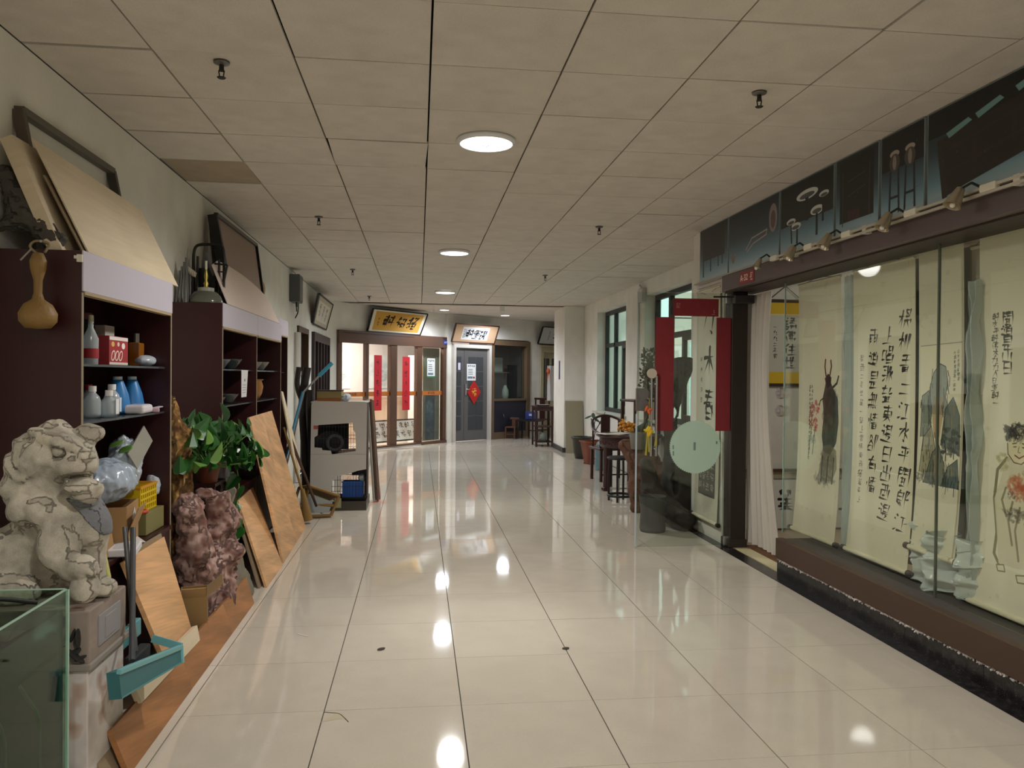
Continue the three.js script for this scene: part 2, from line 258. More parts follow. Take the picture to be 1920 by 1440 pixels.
// ---------- ceiling: single mineral tiles hung in rows ----------
const ceiling = structure('ceiling', 'suspended ceiling of square off-white mineral tiles with sagging edges');
part(ceiling, 'slab', [ext(-3.9, 3.46, H + 0.09, H + 0.2, -21.5, 4.6), ext(3.46, 7.2, H + 0.09, H + 0.2, -9.1, -0.9), ext(3.46, 4.35, H + 0.09, H + 0.2, -21.5, -15.1)], m.plenum);
{
  const xs = [-1.70, -1.1593, -0.5593, 0.0407, 0.6407, 1.2407, 1.8407, 2.4407, 2.68], cut = new Map();
  const geo = (w, d) => { const k = w.toFixed(3) + d.toFixed(3); if (!cut.has(k)) cut.set(k, [0, 1, 2, 3].map((i) => { const g = box(w - 0.009, 0.014, d - 0.006); const uv = g.attributes.uv; for (let j = 0; j < uv.count; j++) uv.setXY(j, uv.getX(j) + i * 0.37, uv.getY(j) + i * 0.71); return g; })); return cut.get(k); };
  for (let r = -5; r < 21; r++) {
    const z0 = -(2.984 + 0.6 * r), z1 = r === 20 ? -15.32 : z0 - 0.6;
    for (let c = 0; c + 1 < xs.length; c++) {
      let x1 = xs[c + 1]; if (c === 7 && z0 < -7.3) x1 = 3.24;
      const stained = c === 0 && r === 4, loose = rnd() < 0.14 ? 2.4 : 1;
      const o = part(ceiling, 'ceiling_tile', geo(x1 - xs[c], z0 - z1)[rnd() * 4 | 0], stained ? m.ceilStain : m.ceil, [(xs[c] + x1) / 2, H + 0.007 + (stained ? 0.008 : R(0, 0.002) * loose), (z0 + z1) / 2], [R(-0.003, 0.003) * loose, 0, R(-0.002, 0.002) * loose]);
      if (c === 0 && r < 6) { o.scale.z = 0.972; o.position.z -= 0.006; }
      if (c === 2 && r === 3) { o.rotation.y = 0.022; o.scale.z = 0.975; o.position.z -= 0.006; }
      if ((c === 1 && r === 7) || (c === 2 && r === 8) || (c === 6 && r === 6)) { o.scale.z = 0.965; o.position.z -= 0.006; }
      if (stained) { o.rotation.x = -0.012; o.userData.label = 'greyer stained tile hanging loose'; }
    }
  }
  const farC = part(ceiling, 'far_tile_field', [ext(-1.70, 4.3, H - 0.01, H + 0.004, -15.48, -21.0), ext(-3.8, -1.7, H, H + 0.014, -14.7, -21.0), ext(-1.70, 2.68, H, H + 0.014, 0.02, 4.5), ext(2.68, 7.1, H, H + 0.014, -9.0, -1.0), ext(3.24, 4.3, H, H + 0.014, -15.1, -15.4)], m.ceil); farC.userData.kind = 'stuff';
}

// ---------- walls ----------
const wallLeft = structure('wall_left', 'off-white painted left wall of the hall');
part(wallLeft, 'wall_face', [ext(-1.9, -1.69, 0, H, 4.6, -11.25), ext(-1.9, -1.69, 2.16, H, -11.25, -15.15), ext(-1.9, -1.69, 0, 2.16, -12.25, -12.75), ext(-1.9, -1.69, 0, 2.16, -14.95, -15.15)], m.wall);
const wallBack = structure('wall_back', 'off-white wall behind the viewer');
part(wallBack, 'wall_face', ext(-1.9, 2.9, 0, H, 4.5, 4.7), m.wall);
const wallRight = structure('wall_right', 'off-white wall of the hall beside the shop front');
part(wallRight, 'wall_face', [ext(2.70, 2.9, 0, H, 4.6, -1.0), ext(2.69, 2.79, 0, H, -6.76, -7.55)], m.wall);
const shopShell = structure('wall_shop', 'pale walls inside the scroll shop');
part(shopShell, 'wall_face', [ext(2.79, 7.2, 0, H, -7.45, -7.55), ext(7.0, 7.2, 0, H, -0.9, -7.5), ext(2.9, 7.2, 0, H, -0.9, -1.1)], m.wall);
const wallBay = structure('wall_bay', 'off-white wall with deep window recesses along the bay');
{
  const W = [];
  const y0 = 0.86, y1 = 2.66, zz = [-7.55, -9.1, -11.06, -12.1, -14.1, -15.25];
  W.push(ext(3.22, 3.46, 0, H, zz[0], zz[1]), ext(3.22, 3.46, 0, H, zz[2], zz[3]), ext(3.22, 3.46, 0, H, zz[4], zz[5]));
  for (const [a, b] of [[zz[1], zz[2]], [zz[3], zz[4]]]) W.push(ext(3.22, 3.46, 0, y0, a, b), ext(3.22, 3.46, y1, H, a, b));
  part(wallBay, 'wall_face', W, m.wall);
  part(wallBay, 'window_ledge', ext(3.15, 3.40, 0.845, 0.872, -12.02, -14.16, 0.006), mat(0xb9b5aa, 0.6));
  part(wallBay, 'window_ledge', ext(3.15, 3.40, 0.845, 0.872, -9.05, -11.12, 0.006), mat(0xb9b5aa, 0.6));
}
function windowUnit(name, z0, z1, label) {       // z0 nearer than z1; dark frame with a transom and two mullions
  const w = structure(name, label), x0 = 3.37, x1 = 3.43, y0 = 0.872, y1 = 2.66, zm = z1 + (z0 - z1) * 0.34, ym = 2.05;
  part(w, 'window_frame', [ext(x0, x1, y0, y1, z0, z0 - 0.07), ext(x0, x1, y0, y1, z1 + 0.07, z1), ext(x0, x1, y1 - 0.07, y1, z0 - 0.07, z1 + 0.07), ext(x0, x1, y0, y0 + 0.07, z0 - 0.07, z1 + 0.07), ext(x0, x1, y0 + 0.07, y1 - 0.07, zm + 0.04, zm - 0.04), ext(x0, x1, ym - 0.035, ym + 0.035, z0 - 0.07, z1 + 0.07)], mat(0x1f2422, 0.5));
  part(w, 'sash', [ext(x0 - 0.01, x1 - 0.02, y0 + 0.07, ym - 0.035, zm + 0.62, zm + 0.55), ext(x0 - 0.01, x1 - 0.02, y0 + 0.07, ym - 0.035, z0 - 0.07, z0 - 0.13), ext(x0 - 0.01, x1 - 0.02, ym - 0.09, ym - 0.035, z0 - 0.1, zm + 0.6), ext(x0 - 0.01, x1 - 0.02, y0 + 0.07, y0 + 0.13, z0 - 0.1, zm + 0.6)], mat(0x35302b, 0.5));
  const gm = new THREE.MeshPhysicalMaterial({ color: 0xe6f6f0, roughness: 0.03, transmission: 1, thickness: 0 });
  for (const [a, b] of [[z0 - 0.07, zm + 0.04], [zm - 0.04, z1 + 0.07]]) for (const [c, d] of [[y0 + 0.07, ym - 0.035], [ym + 0.035, y1 - 0.07]]) part(w, 'pane', ext(3.398, 3.403, c, d, a, b), gm);
}
windowUnit('window_1', -12.1, -14.1, 'dark framed window beside the far pillar');
windowUnit('window_2', -9.1, -11.06, 'dark framed window behind the open glass door');
// the far pillar, with its dark skirting
const pillar = structure('wall_pillar', 'white square pillar with scuffed foot beyond the windows');
part(pillar, 'shaft', ext(2.83, 3.46, 0, H, -15.25, -16.45, 0.01), m.wall);
part(pillar, 'skirting', ext(2.80, 3.47, 0.001, 0.09, -15.22, -16.48, 0.004), mat(0x3d3c3a, 0.5));
const wallFarRight = structure('wall_far_right', 'white wall of the recess behind the pillar');
part(wallFarRight, 'wall_face', [ext(4.2, 4.35, 0, H, -15.2, -21.2), ext(3.46, 4.35, 0, H, -15.1, -15.25)], m.wall);
// what stands outside the windows
const outside = thing('facade', 'pale pink building front seen through the windows', 'building');
part(outside, 'wall', ext(8.6, 9.0, -3, 6, -4, -26), mat(0xd9c3b6, 0.9));
part(outside, 'glazed_band', ext(8.45, 8.6, 0.2, 2.6, -6, -24), mat(0xd2ece6, 0.4));
for (let i = 0; i < 6; i++) part(outside, 'window', ext(8.40, 8.6, -0.4, 2.3, -9 - i * 2.6, -9.5 - i * 2.6), mat(0x33363a, 0.3));
part(outside, 'yellow_door', ext(8.42, 8.6, -0.4, 2.3, -19.5, -20.3), mat(0xd8c96a, 0.6));
const ground = structure('trim_4', 'paved ground outside the windows');
part(ground, 'paving', ext(3.5, 9, -0.5, -0.3, -4, -26), mat(0x8d8a82, 0.9));

// ---------- ceiling lamps ----------
function discLamp(x, z, label, power, size = 0.155, color = LAMP_COLOR) {
  const t = thing('ceiling_lamp', label, 'ceiling lamp', [x, H, z], 0, 'round ceiling lamps');
  part(t, 'rim', lathe([[size, -0.001], [size + 0.018, -0.001], [size + 0.02, -0.014], [size + 0.006, -0.03], [size, -0.028]], 40), mat(0xe4e4e6, 0.4));
  const e = new THREE.MeshStandardMaterial({ color: 0xffffff, emissive: new THREE.Color(0.93, 0.97, 1), emissiveIntensity: 4, roughness: 0.5 });
  part(t, 'diffuser', lathe([[0.0001, -0.036], [size * 0.6, -0.034], [size * 0.95, -0.026], [size, -0.018]], 40), e);
  for (const [a, b] of [[-0.02, 0], [0.012, 0.006], [0.004, -0.016]]) part(t, 'screw', at(cyl(0.004, 0.004, 0.004, 8), [a, -0.037, b]), m.grey);
  const s = new THREE.SpotLight(color, power, 0, 1.48, 0.35, 2); s.position.set(0, -0.05, 0); s.target.position.set(0, -2, 0); s.castShadow = true; s.shadow.radius = 6;
  t.add(s, s.target); s.name = 'lamp_beam'; s.target.name = 'lamp_aim';
  return t;
}
const COOL = new THREE.Color(0.90, 0.955, 1.04);
discLamp(0.385, -4.67, 'round glowing ceiling lamp nearest the viewer', LAMP);
discLamp(0.383, -8.86, 'round glowing ceiling lamp second from the viewer', LAMP);
discLamp(0.42, -13.05, 'round glowing ceiling lamp third along the hall', LAMP, 0.155, COOL);
discLamp(0.40, -0.48, 'round ceiling lamp above the viewer', LAMP);
discLamp(0.40, 3.2, 'round ceiling lamp behind the viewer', LAMP);
discLamp(0.514, -16.45, 'small ceiling lamp in front of the gold sign', LAMP * 0.6, 0.1, COOL);
discLamp(1.907, -17.6, 'small ceiling lamp in front of the white plaque', LAMP * 0.6, 0.1, COOL);

// ---------- the scroll shop: fascia, beam and posts ----------
const fascia = structure('wall_fascia', 'white fascia above the scroll shop front');
part(fascia, 'wall_face', ext(2.668, 2.9, 2.37, H, -1.0, -7.42), m.wall);
const lintel = structure('trim_5', 'mauve brown lintel beam across the shop front');
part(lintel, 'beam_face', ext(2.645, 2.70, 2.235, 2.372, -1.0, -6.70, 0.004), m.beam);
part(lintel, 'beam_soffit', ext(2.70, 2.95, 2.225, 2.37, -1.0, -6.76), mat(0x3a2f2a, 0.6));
part(lintel, 'edge_strip', ext(2.64, 2.672, 2.372, 2.384, -1.0, -7.40), mat(0xa9a49c, 0.4));
part(lintel, 'pelmet_trim', [ext(2.672, 2.69, 2.235, 2.36, -6.76, -6.79), ext(2.672, 2.688, 2.27, 2.285, -6.79, -7.40), ext(2.672, 2.69, 2.335, 2.36, -6.79, -7.40)], mat(0xc9c1bb, 0.5));
const jamb = structure('trim_6', 'dark brown door post between the curtain and the glass door');
part(jamb, 'post', ext(2.705, 2.845, 0.0, 2.225, -6.60, -6.76, 0.006), mat(0x2a211b, 0.45));
part(jamb, 'post_foot', ext(2.69, 2.855, 0.001, 0.07, -6.585, -6.775, 0.004), mat(0x332a24, 0.5));
// poster prints on the fascia
function poster(z0, z1, label, draw) {
  const w = Math.round((z0 - z1) * 420), h = 210;
  const t = canvasTex(w, h, (c) => {
    const g = c.createLinearGradient(0, 0, 0, h); for (const [k, col] of [[0, '#1c242b'], [0.45, '#2f424c'], [0.8, '#6f93a5'], [1, '#b3cad2']]) g.addColorStop(k, col);
    c.fillStyle = g; c.fillRect(0, 0, w, h); draw(c, w, h); speck(c, w, h, 60, ['#9aa', '#123'], w, 1);
  });
  const p = thing('poster', label, 'poster', [2.66, 2.385, 0], 0, 'furniture posters on the fascia');
  const bk = part(p, 'backing', ext(-0.008, 0.006, 0, H - 2.39, z0 - 0.006, z1 + 0.006), mat(0x7d8a8c, 0.5));
  part(bk, 'print', plate([[-0.009, 0.004, z1 + 0.012], [-0.009, 0.004, z0 - 0.012], [-0.009, H - 2.395, z0 - 0.012], [-0.009, H - 2.395, z1 + 0.012]], 0.001, true), printed(t, 0.35));
}
const legs = (c, list, col) => { c.strokeStyle = col; for (const [x0, y0, x1, y1, w] of list) { c.lineWidth = w; c.beginPath(); c.moveTo(x0, y0); c.lineTo(x1, y1); c.stroke(); } };
const oval = (c, x, y, a, b, col, r = 0) => { c.fillStyle = col; c.beginPath(); c.ellipse(x, y, a, b, r, 0, 7); c.fill(); };
poster(-6.58, -7.28, 'dark blue poster of chairs at the far end of the fascia', (c, w, h) => { legs(c, [[40, 90, 40, 195, 14], [120, 90, 120, 180, 12], [200, 100, 200, 170, 10], [240, 90, 240, 165, 10]], '#16191c'); fill(c, '#171b1f', 30, 20, w - 60, 110); });
poster(-5.60, -6.57, 'blue poster with a carved sceptre and medallions', (c, w, h) => { c.strokeStyle = '#b89a92'; c.lineWidth = 5; c.beginPath(); c.moveTo(30, 165); c.lineTo(60, 150); c.moveTo(150, 150); c.lineTo(200, 115); c.lineTo(320, 105); c.lineTo(315, 122); c.lineTo(215, 135); c.lineTo(160, 158); c.stroke(); oval(c, 365, 75, 30, 48, '#8d7f80'); oval(c, 365, 80, 18, 30, '#5d4a4c'); oval(c, 40, 160, 16, 22, '#7b6a6a'); });
poster(-4.82, -5.59, 'dark poster of a round table and stools', (c, w, h) => { fill(c, '#10161a', 0, 0, w, h * 0.6); for (const [x, y, a, b] of [[170, 50, 66, 16], [70, 115, 30, 10], [100, 135, 34, 12], [230, 110, 38, 14], [270, 70, 28, 9]]) { oval(c, x, y, a, b, '#cfd2cc'); oval(c, x, y + 3, a * 0.7, b * 0.5, '#4c5154'); } legs(c, [[170, 60, 170, 130, 20], [70, 125, 75, 185, 8], [110, 145, 110, 195, 10], [230, 120, 230, 185, 12], [265, 80, 265, 150, 10]], '#0c1114'); });
poster(-4.32, -4.81, 'dark poster of a tall cabinet', (c, w, h) => { fill(c, '#141516', 20, 10, w - 40, 170); legs(c, [[35, 40, 35, 190, 4], [w - 40, 40, w - 40, 180, 4], [60, 70, w - 60, 60, 3], [60, 110, w - 60, 95, 3]], '#3c3b3a'); fill(c, '#3a1f1a', 60, 150, 60, 30); });
poster(-3.90, -4.31, 'blue poster of two vase stands with vases', (c, w, h) => { fill(c, '#121518', 0, 0, w, 90); for (const x of [55, 118]) { oval(c, x, 52, 20, 9, '#a89a8e'); oval(c, x, 74, 22, 22, '#4c4542'); oval(c, x, 74, 8, 18, '#8d8177'); legs(c, [[x - 16, 92, x - 20, 200, 7], [x + 16, 92, x + 20, 200, 7], [x - 18, 160, x + 18, 160, 6]], '#1b2126'); } });
poster(-2.55, -3.89, 'long poster of a carved daybed beside the vase stand poster', (c, w, h) => { fill(c, '#0c1012', 0, 0, w, 60); c.fillStyle = '#241f1c'; c.beginPath(); c.moveTo(30, 70); c.lineTo(w - 60, 30); c.lineTo(w - 60, 130); c.lineTo(120, 190); c.lineTo(50, 205); c.fill(); legs(c, [[40, 80, 60, 205, 14], [150, 100, 150, 175, 14], [260, 70, 260, 140, 12], [60, 100, w - 80, 50, 7], [60, 150, w - 80, 95, 8]], '#2c2622'); for (const [x, y] of [[60, 60], [150, 45], [260, 28], [350, 18]]) { c.fillStyle = '#6f9a98'; c.beginPath(); c.moveTo(x, y); c.lineTo(x + 70, y - 14); c.lineTo(x + 82, y - 4); c.lineTo(x + 10, y + 14); c.fill(); } });
poster(-1.05, -2.54, 'long blue poster of a carved screen', (c, w, h) => { fill(c, '#1b1d1f', 40, 30, w - 80, 130); for (let i = 0; i < 6; i++) fill(c, '#33302d', 55 + i * (w - 100) / 6, 45, (w - 160) / 7, 100); });
// red number plate
{
  const t = canvasTex(256, 92, (c) => { fill(c, '#8e2527', 0, 0, 256, 92); c.fillStyle = '#ead9c2'; c.font = 'bold 66px sans-serif'; c.fillText('A-32', 12, 68); brush(c, '号', 182, 22, 56, '#ead9c2', 0.14); });
  const p = thing('number_plate', 'small red number plate on the lintel beam', 'sign', [2.643, 2.30, -6.16]);
  const np = part(p, 'plate', box(0.004, 0.098, 0.282), mat(0x7e2022, 0.5));
  part(np, 'lettering', plate([[-0.0028, -0.049, -0.141], [-0.0028, -0.049, 0.141], [-0.0028, 0.049, 0.141], [-0.0028, 0.049, -0.141]], 0.0005, true), printed(t, 0.5));
}
// picture light rail with clip spotlights
{
  const rail = thing('spotlight_rail', 'thin metal light rail running along the lintel beam', 'rail');
  part(rail, 'upper_bar', beam([2.612, 2.372, -1.0], [2.612, 2.372, -5.66], 0.014), mat(0xc9c2b2, 0.35, { metalness: 0.4 }));
  part(rail, 'lower_bar', beam([2.612, 2.345, -1.0], [2.612, 2.345, -5.50], 0.014), mat(0xc9c2b2, 0.35, { metalness: 0.4 }));
  for (const z of [-1.4, -2.3, -3.2, -4.4, -5.3]) part(rail, 'bracket', ext(2.606, 2.65, 2.335, 2.384, z - 0.02, z + 0.02), mat(0xd7d2c4, 0.4));
  const names = ['clip spotlight nearest the right edge of the picture', 'clip spotlight above the landscape scroll', 'clip spotlight above the poem scroll', 'clip spotlight above the goat painting', 'small clip spotlight beside the number plate'];
  [-3.52, -4.10, -4.74, -5.22, -5.74].forEach((z, i) => {
    const s = thing('spotlight', names[i], 'spotlight', [2.575, 2.365, z], 0, 'clip spotlights on the rail'); const k = i === 4 ? 0.7 : 1;
    const sh = part(s, 'shade', at(lathe([[0.012, 0.05], [0.02, 0.045], [0.03, 0.0], [0.042, -0.05], [0.038, -0.05], [0.02, 0.02]], 18), [-0.02, -0.012, 0], [0, 0, -0.5], k), mat(0xbfb29a, 0.3, { metalness: 0.6 }));
    part(s, 'arm', [bar([-0.01, 0.02, 0], [0.02, 0.045, 0.05], 0.006), bar([0.02, 0.045, 0.05], [0.035, 0.005, 0.11], 0.006)], m.dark);
    part(s, 'transformer', ext(0.02, 0.05, -0.015, 0.02, 0.10, 0.2, 0.004), mat(0xe6e0cf, 0.4));
    part(sh, 'bulb', at(sph(0.014, 10), [-0.04, -0.052, 0]), mat(0xe8e2d4, 0.2));
  });
}
// the open glass door with its red strips and frosted disc
{
  const d = structure('door_1', 'open frameless glass door with red paper strips'); d.position.set(0, 0, -6.64);
  part(d, 'pane', ext(1.874, 2.715, 0.012, 2.215, -0.006, 0.006), new THREE.MeshPhysicalMaterial({ color: 0xf3f7f4, roughness: 0.02, transmission: 1, thickness: 0, ior: 1.5 }));
  part(d, 'edge', ext(1.862, 1.874, 0.012, 1.16, -0.006, 0.006), mat(0xb4c2cc, 0.3));
  part(d, 'edge', ext(1.868, 1.874, 1.16, 2.215, -0.006, 0.006), mat(0x8b9893, 0.3));
  const redT = canvasTex(128, 512, (c, w, h) => { fill(c, '#7d2228', 0, 0, w, h); speck(c, w, h, 90, ['#94343a', '#6d1a20', '#a2484a'], 5, 3); });
  const redM = printed(redT, 0.8);
  part(d, 'paper_strip', plate([[2.03, 1.014, 0.0075], [2.192, 1.014, 0.0075], [2.192, 1.998, 0.0075], [2.03, 1.998, 0.0075]], 0.001, true), redM, undefined, undefined, 'left red paper strip');
  part(d, 'paper_strip', plate([[2.574, 1.014, 0.0075], [2.742, 1.014, 0.0075], [2.742, 2.004, 0.0075], [2.574, 2.004, 0.0075]], 0.001, true), redM, undefined, undefined, 'right red paper strip');
  const headT = canvasTex(256, 96, (c, w, h) => { fill(c, '#7d2228', 0, 0, w, h); speck(c, w, h, 60, ['#94343a', '#6d1a20'], 8, 3); brush(c, '是', 14, 26, 26, '#b98a84', 0.07); brush(c, '上', 216, 60, 24, '#d0b6a8', 0.07); });
  part(d, 'paper_strip', plate([[2.183, 2.012, 0.0075], [2.592, 2.012, 0.0075], [2.592, 2.165, 0.0075], [2.183, 2.165, 0.0075]], 0.001, true), printed(headT, 0.8), undefined, undefined, 'wide red paper strip across the top');
  const disc = new THREE.Shape(); for (let i = 0; i <= 144; i++) { const a = i / 144 * Math.PI * 2, r = 0.229 + 0.004 * Math.cos(a * 72); i ? disc.lineTo(r * Math.cos(a), r * Math.sin(a)) : disc.moveTo(r, 0); }
  const fd = part(d, 'frosted_disc', new THREE.ExtrudeGeometry(disc, { depth: 0.0012, bevelEnabled: false }), mat(0xb9d3c0, 0.6), [2.394, 0.874, 0.0065]);
  part(fd, 'disc_mark', [ext(2.378, 2.398, 0.846, 0.916, 0.0078, 0.0084), ext(2.192, 2.204, 0.80, 0.84, 0.0078, 0.0084), ext(2.19, 2.202, 0.855, 0.89, 0.0078, 0.0084), ext(2.58, 2.595, 0.90, 0.925, 0.0078, 0.0084)].map((g) => g.translate(-2.394, -0.874, -0.0065)), mat(0x6d8a7c, 0.7));
  for (const y of [1.335, 1.235]) part(d, 'lock', [at(cyl(0.05, 0.05, 0.02, 28), [1.925, y, 0.012], [Math.PI / 2, 0, 0]), ext(1.862, 1.93, y - 0.048, y + 0.048, -0.012, 0.014)], mat(0x6e6c69, 0.35, { metalness: 0.5 }));
  for (const x of [1.985, 2.03]) part(d, 'pull_handle', [bar([x, 0.80, 0.05], [x, 1.49, 0.05], 0.009, 12), bar([x, 0.86, 0.006], [x, 0.86, 0.05], 0.007), bar([x, 1.42, 0.006], [x, 1.42, 0.05], 0.007)], m.steel);
  part(d, 'handle_cap', at(cyl(0.042, 0.042, 0.02, 24), [1.985, 1.51, 0.055], [Math.PI / 2, 0, 0]), mat(0xb9ab9a, 0.5));
  part(d, 'hinge', [ext(2.66, 2.73, 2.13, 2.215, -0.014, 0.014, 0.004), ext(2.66, 2.73, 0.012, 0.09, -0.014, 0.014, 0.004)], m.steel);
  const rb = thing('ribbon_charm', 'yellow and orange ribbon flowers tied to the glass door handle', 'ribbon', [1.955, 1.0, -6.57]);
  const petal = (x, y, z, s, a) => at(new THREE.SphereGeometry(s, 10, 6), [x, y, z], [0, 0, a], [1, 0.42, 0.35]);
  const rr = rng(4), bow = [], leafy = [];
  for (let i = 0; i < 9; i++) bow.push(petal(0.0 + (rr() - 0.5) * 0.05, 0.02 + (rr() - 0.5) * 0.05, (rr() - 0.5) * 0.02, 0.03, rr() * 3));
  part(rb, 'bow', bow, mat(0xd8b21a, 0.6));
  part(rb, 'flower', [petal(0.01, 0.2, 0, 0.03, 0.3), petal(-0.02, 0.21, 0, 0.03, 1.2), petal(0.0, 0.18, 0.01, 0.028, 2)], mat(0xcf5a2a, 0.6));
  part(rb, 'streamer', [plate([[-0.03, -0.19, 0], [-0.012, -0.19, 0], [-0.002, 0.0, 0], [-0.014, 0.0, 0]], 0.001), plate([[-0.002, -0.16, 0.004], [0.014, -0.165, 0.004], [0.008, 0, 0.004], [-0.004, 0, 0.004]], 0.001), plate([[0.05, -0.12, 0.004], [0.075, -0.1, 0.004], [0.075, -0.03, 0.004], [0.06, -0.03, 0.004]], 0.001)], mat(0xa59a3c, 0.7));
  part(rb, 'cord', bar([0, 0, 0.004], [0.005, 0.3, 0.004], 0.004), mat(0x8d7a2c, 0.8));
}
const closer = thing('door_closer', 'dark door closer box at the top of the dark brown post', 'door closer', [2.79, 2.16, -6.565]);
part(closer, 'body', box(0.18, 0.075, 0.06, 0.01), mat(0x2c2c2e, 0.4)); part(closer, 'arm', beam([-0.09, 0.02, 0], [-0.26, 0.02, -0.03], 0.012), m.dark);

// ---------- display glass and what hangs behind it ----------
const shopGlass = structure('window_3', 'large greenish display glass of the scroll shop');
{
  const gm = new THREE.MeshPhysicalMaterial({ color: 0xfbfdf9, roughness: 0.02, transmission: 1, thickness: 0, ior: 1.5 });
  part(shopGlass, 'pane', ext(2.846, 2.854, 0.268, 2.226, -4.062, -5.90), gm); part(shopGlass, 'pane', ext(2.846, 2.854, 0.268, 2.226, -1.1, -4.052), gm);
  part(shopGlass, 'pane_joint', ext(2.844, 2.856, 0.268, 2.226, -4.051, -4.063), mat(0x545a4c, 0.3));
  part(shopGlass, 'pane_edge', ext(2.845, 2.855, 0.268, 2.226, -5.90, -5.908), mat(0xa5bcb4, 0.3));
  for (const y of [1.36, 1.22]) part(shopGlass, 'lock', [at(cyl(0.045, 0.045, 0.03, 24), [2.83, y, -5.93], [0, 0, Math.PI / 2]), at(cyl(0.02, 0.02, 0.05, 16), [2.82, y, -5.93], [0, 0, Math.PI / 2])], m.steel);
  const pole = thing('hanging_rod', 'thin rod carrying the scrolls behind the display glass', 'rod'); part(pole, 'rod', bar([2.98, 2.262, -1.15], [2.98, 2.262, -6.0], 0.01), m.dark);
}
function scrollArt(w, h, paper, draw, seed) { return canvasTex(w, h, (c) => { fill(c, paper, 0, 0, w, h); speck(c, w, h, 160, ['#c4bda4', '#e0dbca', '#b6b09a'], seed, 5); draw(c, w, h); }); }
function hangScroll(name, label, z0, z1, y0, y1, x, tex, bulge = 0.02) {       // z0 nearer; faces the hall
  const s = thing(name, label, 'hanging scroll', [0, 0, 0], 0, 'hanging scrolls in the shop window');
  const n = 14, g = new THREE.PlaneGeometry(1, 1, 6, n), p = g.attributes.position;
  for (let i = 0; i < p.count; i++) { const u = p.getX(i) + 0.5, v = p.getY(i) + 0.5; p.setXYZ(i, x + bulge * Math.sin(v * Math.PI) * 0.6 - bulge * 1.5 * Math.pow(1 - v, 6) + 0.004 * Math.sin(u * 9), y0 + (y1 - y0) * v, z1 + (z0 - z1) * u); }
  g.computeVertexNormals();
  part(s, 'paper', g, printed(tex, 0.8));
  const rl = part(s, 'roller', bar([x - bulge * 1.5, y0, z1 - 0.012], [x - bulge * 1.5, y0, z0 + 0.012], 0.016, 12), m.paper);
  for (const z of [z1 - 0.03, z0 + 0.03]) part(rl, 'roller_knob', at(cyl(0.02, 0.02, 0.035, 14), [x - bulge * 1.5, y0, z], [Math.PI / 2, 0, 0]), m.dark);
  part(s, 'top_rod', bar([x, y1, z1], [x, y1, z0], 0.01), m.paper);
  part(s, 'cord', [bar([x, y1, z1 + 0.1 * (z0 - z1)], [x, Math.min(2.25, y1 + 0.03), (z0 + z1) / 2], 0.002, 5), bar([x, y1, z0 - 0.1 * (z0 - z1)], [x, Math.min(2.25, y1 + 0.03), (z0 + z1) / 2], 0.002, 5)], m.dark);
  return s;
}
const wash = (c, x, y, a, b, col, alpha, rot = 0) => { c.globalAlpha = alpha; c.fillStyle = col; c.beginPath(); c.ellipse(x, y, a, b, rot, 0, 7); c.fill(); c.globalAlpha = 1; };
function blot(c, x, y, a, b, col, seed, n = 40, al = 0.18) { const r = rng(seed); for (let i = 0; i < n; i++) { const q = r() * 6.28, d = Math.sqrt(r()); wash(c, x + Math.cos(q) * a * d, y + Math.sin(q) * b * d, a * (0.1 + 0.3 * r()), b * (0.08 + 0.22 * r()), col, al * (0.5 + r()), r() * 3); } }
const lineTo = (c, pts, col, w) => { c.strokeStyle = col; c.lineWidth = w; c.lineCap = 'round'; c.lineJoin = 'round'; c.beginPath(); pts.forEach(([x, y], i) => i ? c.lineTo(x, y) : c.moveTo(x, y)); c.stroke(); };
const poly = (c, pts, col, al = 1) => { c.globalAlpha = al; c.fillStyle = col; c.beginPath(); pts.forEach(([x, y], i) => i ? c.lineTo(x, y) : c.moveTo(x, y)); c.fill(); c.globalAlpha = 1; };
const goat = scrollArt(320, 1024, '#dcd6c0', (c, w, h) => {
  fill(c, '#e2dcc8', 26, 70, w - 52, 850);
  poly(c, [[215, 400], [238, 395], [262, 430], [296, 470], [304, 560], [290, 640], [250, 690], [205, 680], [190, 620], [200, 540], [192, 470]], '#2c3432', 0.85); blot(c, 250, 520, 46, 90, '#20302c', 3, 60, 0.2); blot(c, 240, 600, 40, 60, '#5c6a52', 9, 40, 0.2); poly(c, [[206, 392], [228, 372], [250, 388], [246, 420], [220, 432]], '#1b1d1f', 0.95);
  lineTo(c, [[214, 380], [206, 345], [211, 318]], '#3a352b', 8); lineTo(c, [[240, 378], [250, 345], [246, 322]], '#3a352b', 8); lineTo(c, [[262, 425], [288, 410], [300, 384]], '#23241f', 10); lineTo(c, [[196, 470], [176, 480], [168, 500]], '#2a2c28', 5);
  poly(c, [[200, 660], [250, 650], [292, 670], [300, 740], [270, 790], [200, 800], [180, 760]], '#77735f', 0.7); blot(c, 230, 720, 46, 56, '#5c5a4a', 12, 60, 0.18); blot(c, 215, 790, 70, 22, '#4a4b40', 14, 50, 0.2); for (const x of [200, 238, 276]) lineTo(c, [[x, 700], [x - 6, 800]], '#3b3b33', 7);
  for (const [x, y] of [[112, 520], [150, 506], [104, 566], [140, 580]]) blot(c, x, y, 20, 30, '#b0383c', x, 30, 0.35); lineTo(c, [[136, 600], [120, 700]], '#4a4a3c', 5); lineTo(c, [[104, 600], [86, 720]], '#4a4a3c', 4); blot(c, 110, 640, 34, 20, '#3a4034', 6, 24, 0.2);
  scribble(c, 84, 420, 12, 17, 18, '#4c483a', 61, 0.12); scribble(c, 104, 420, 12, 17, 12, '#4c483a', 66, 0.12);
}, 1);
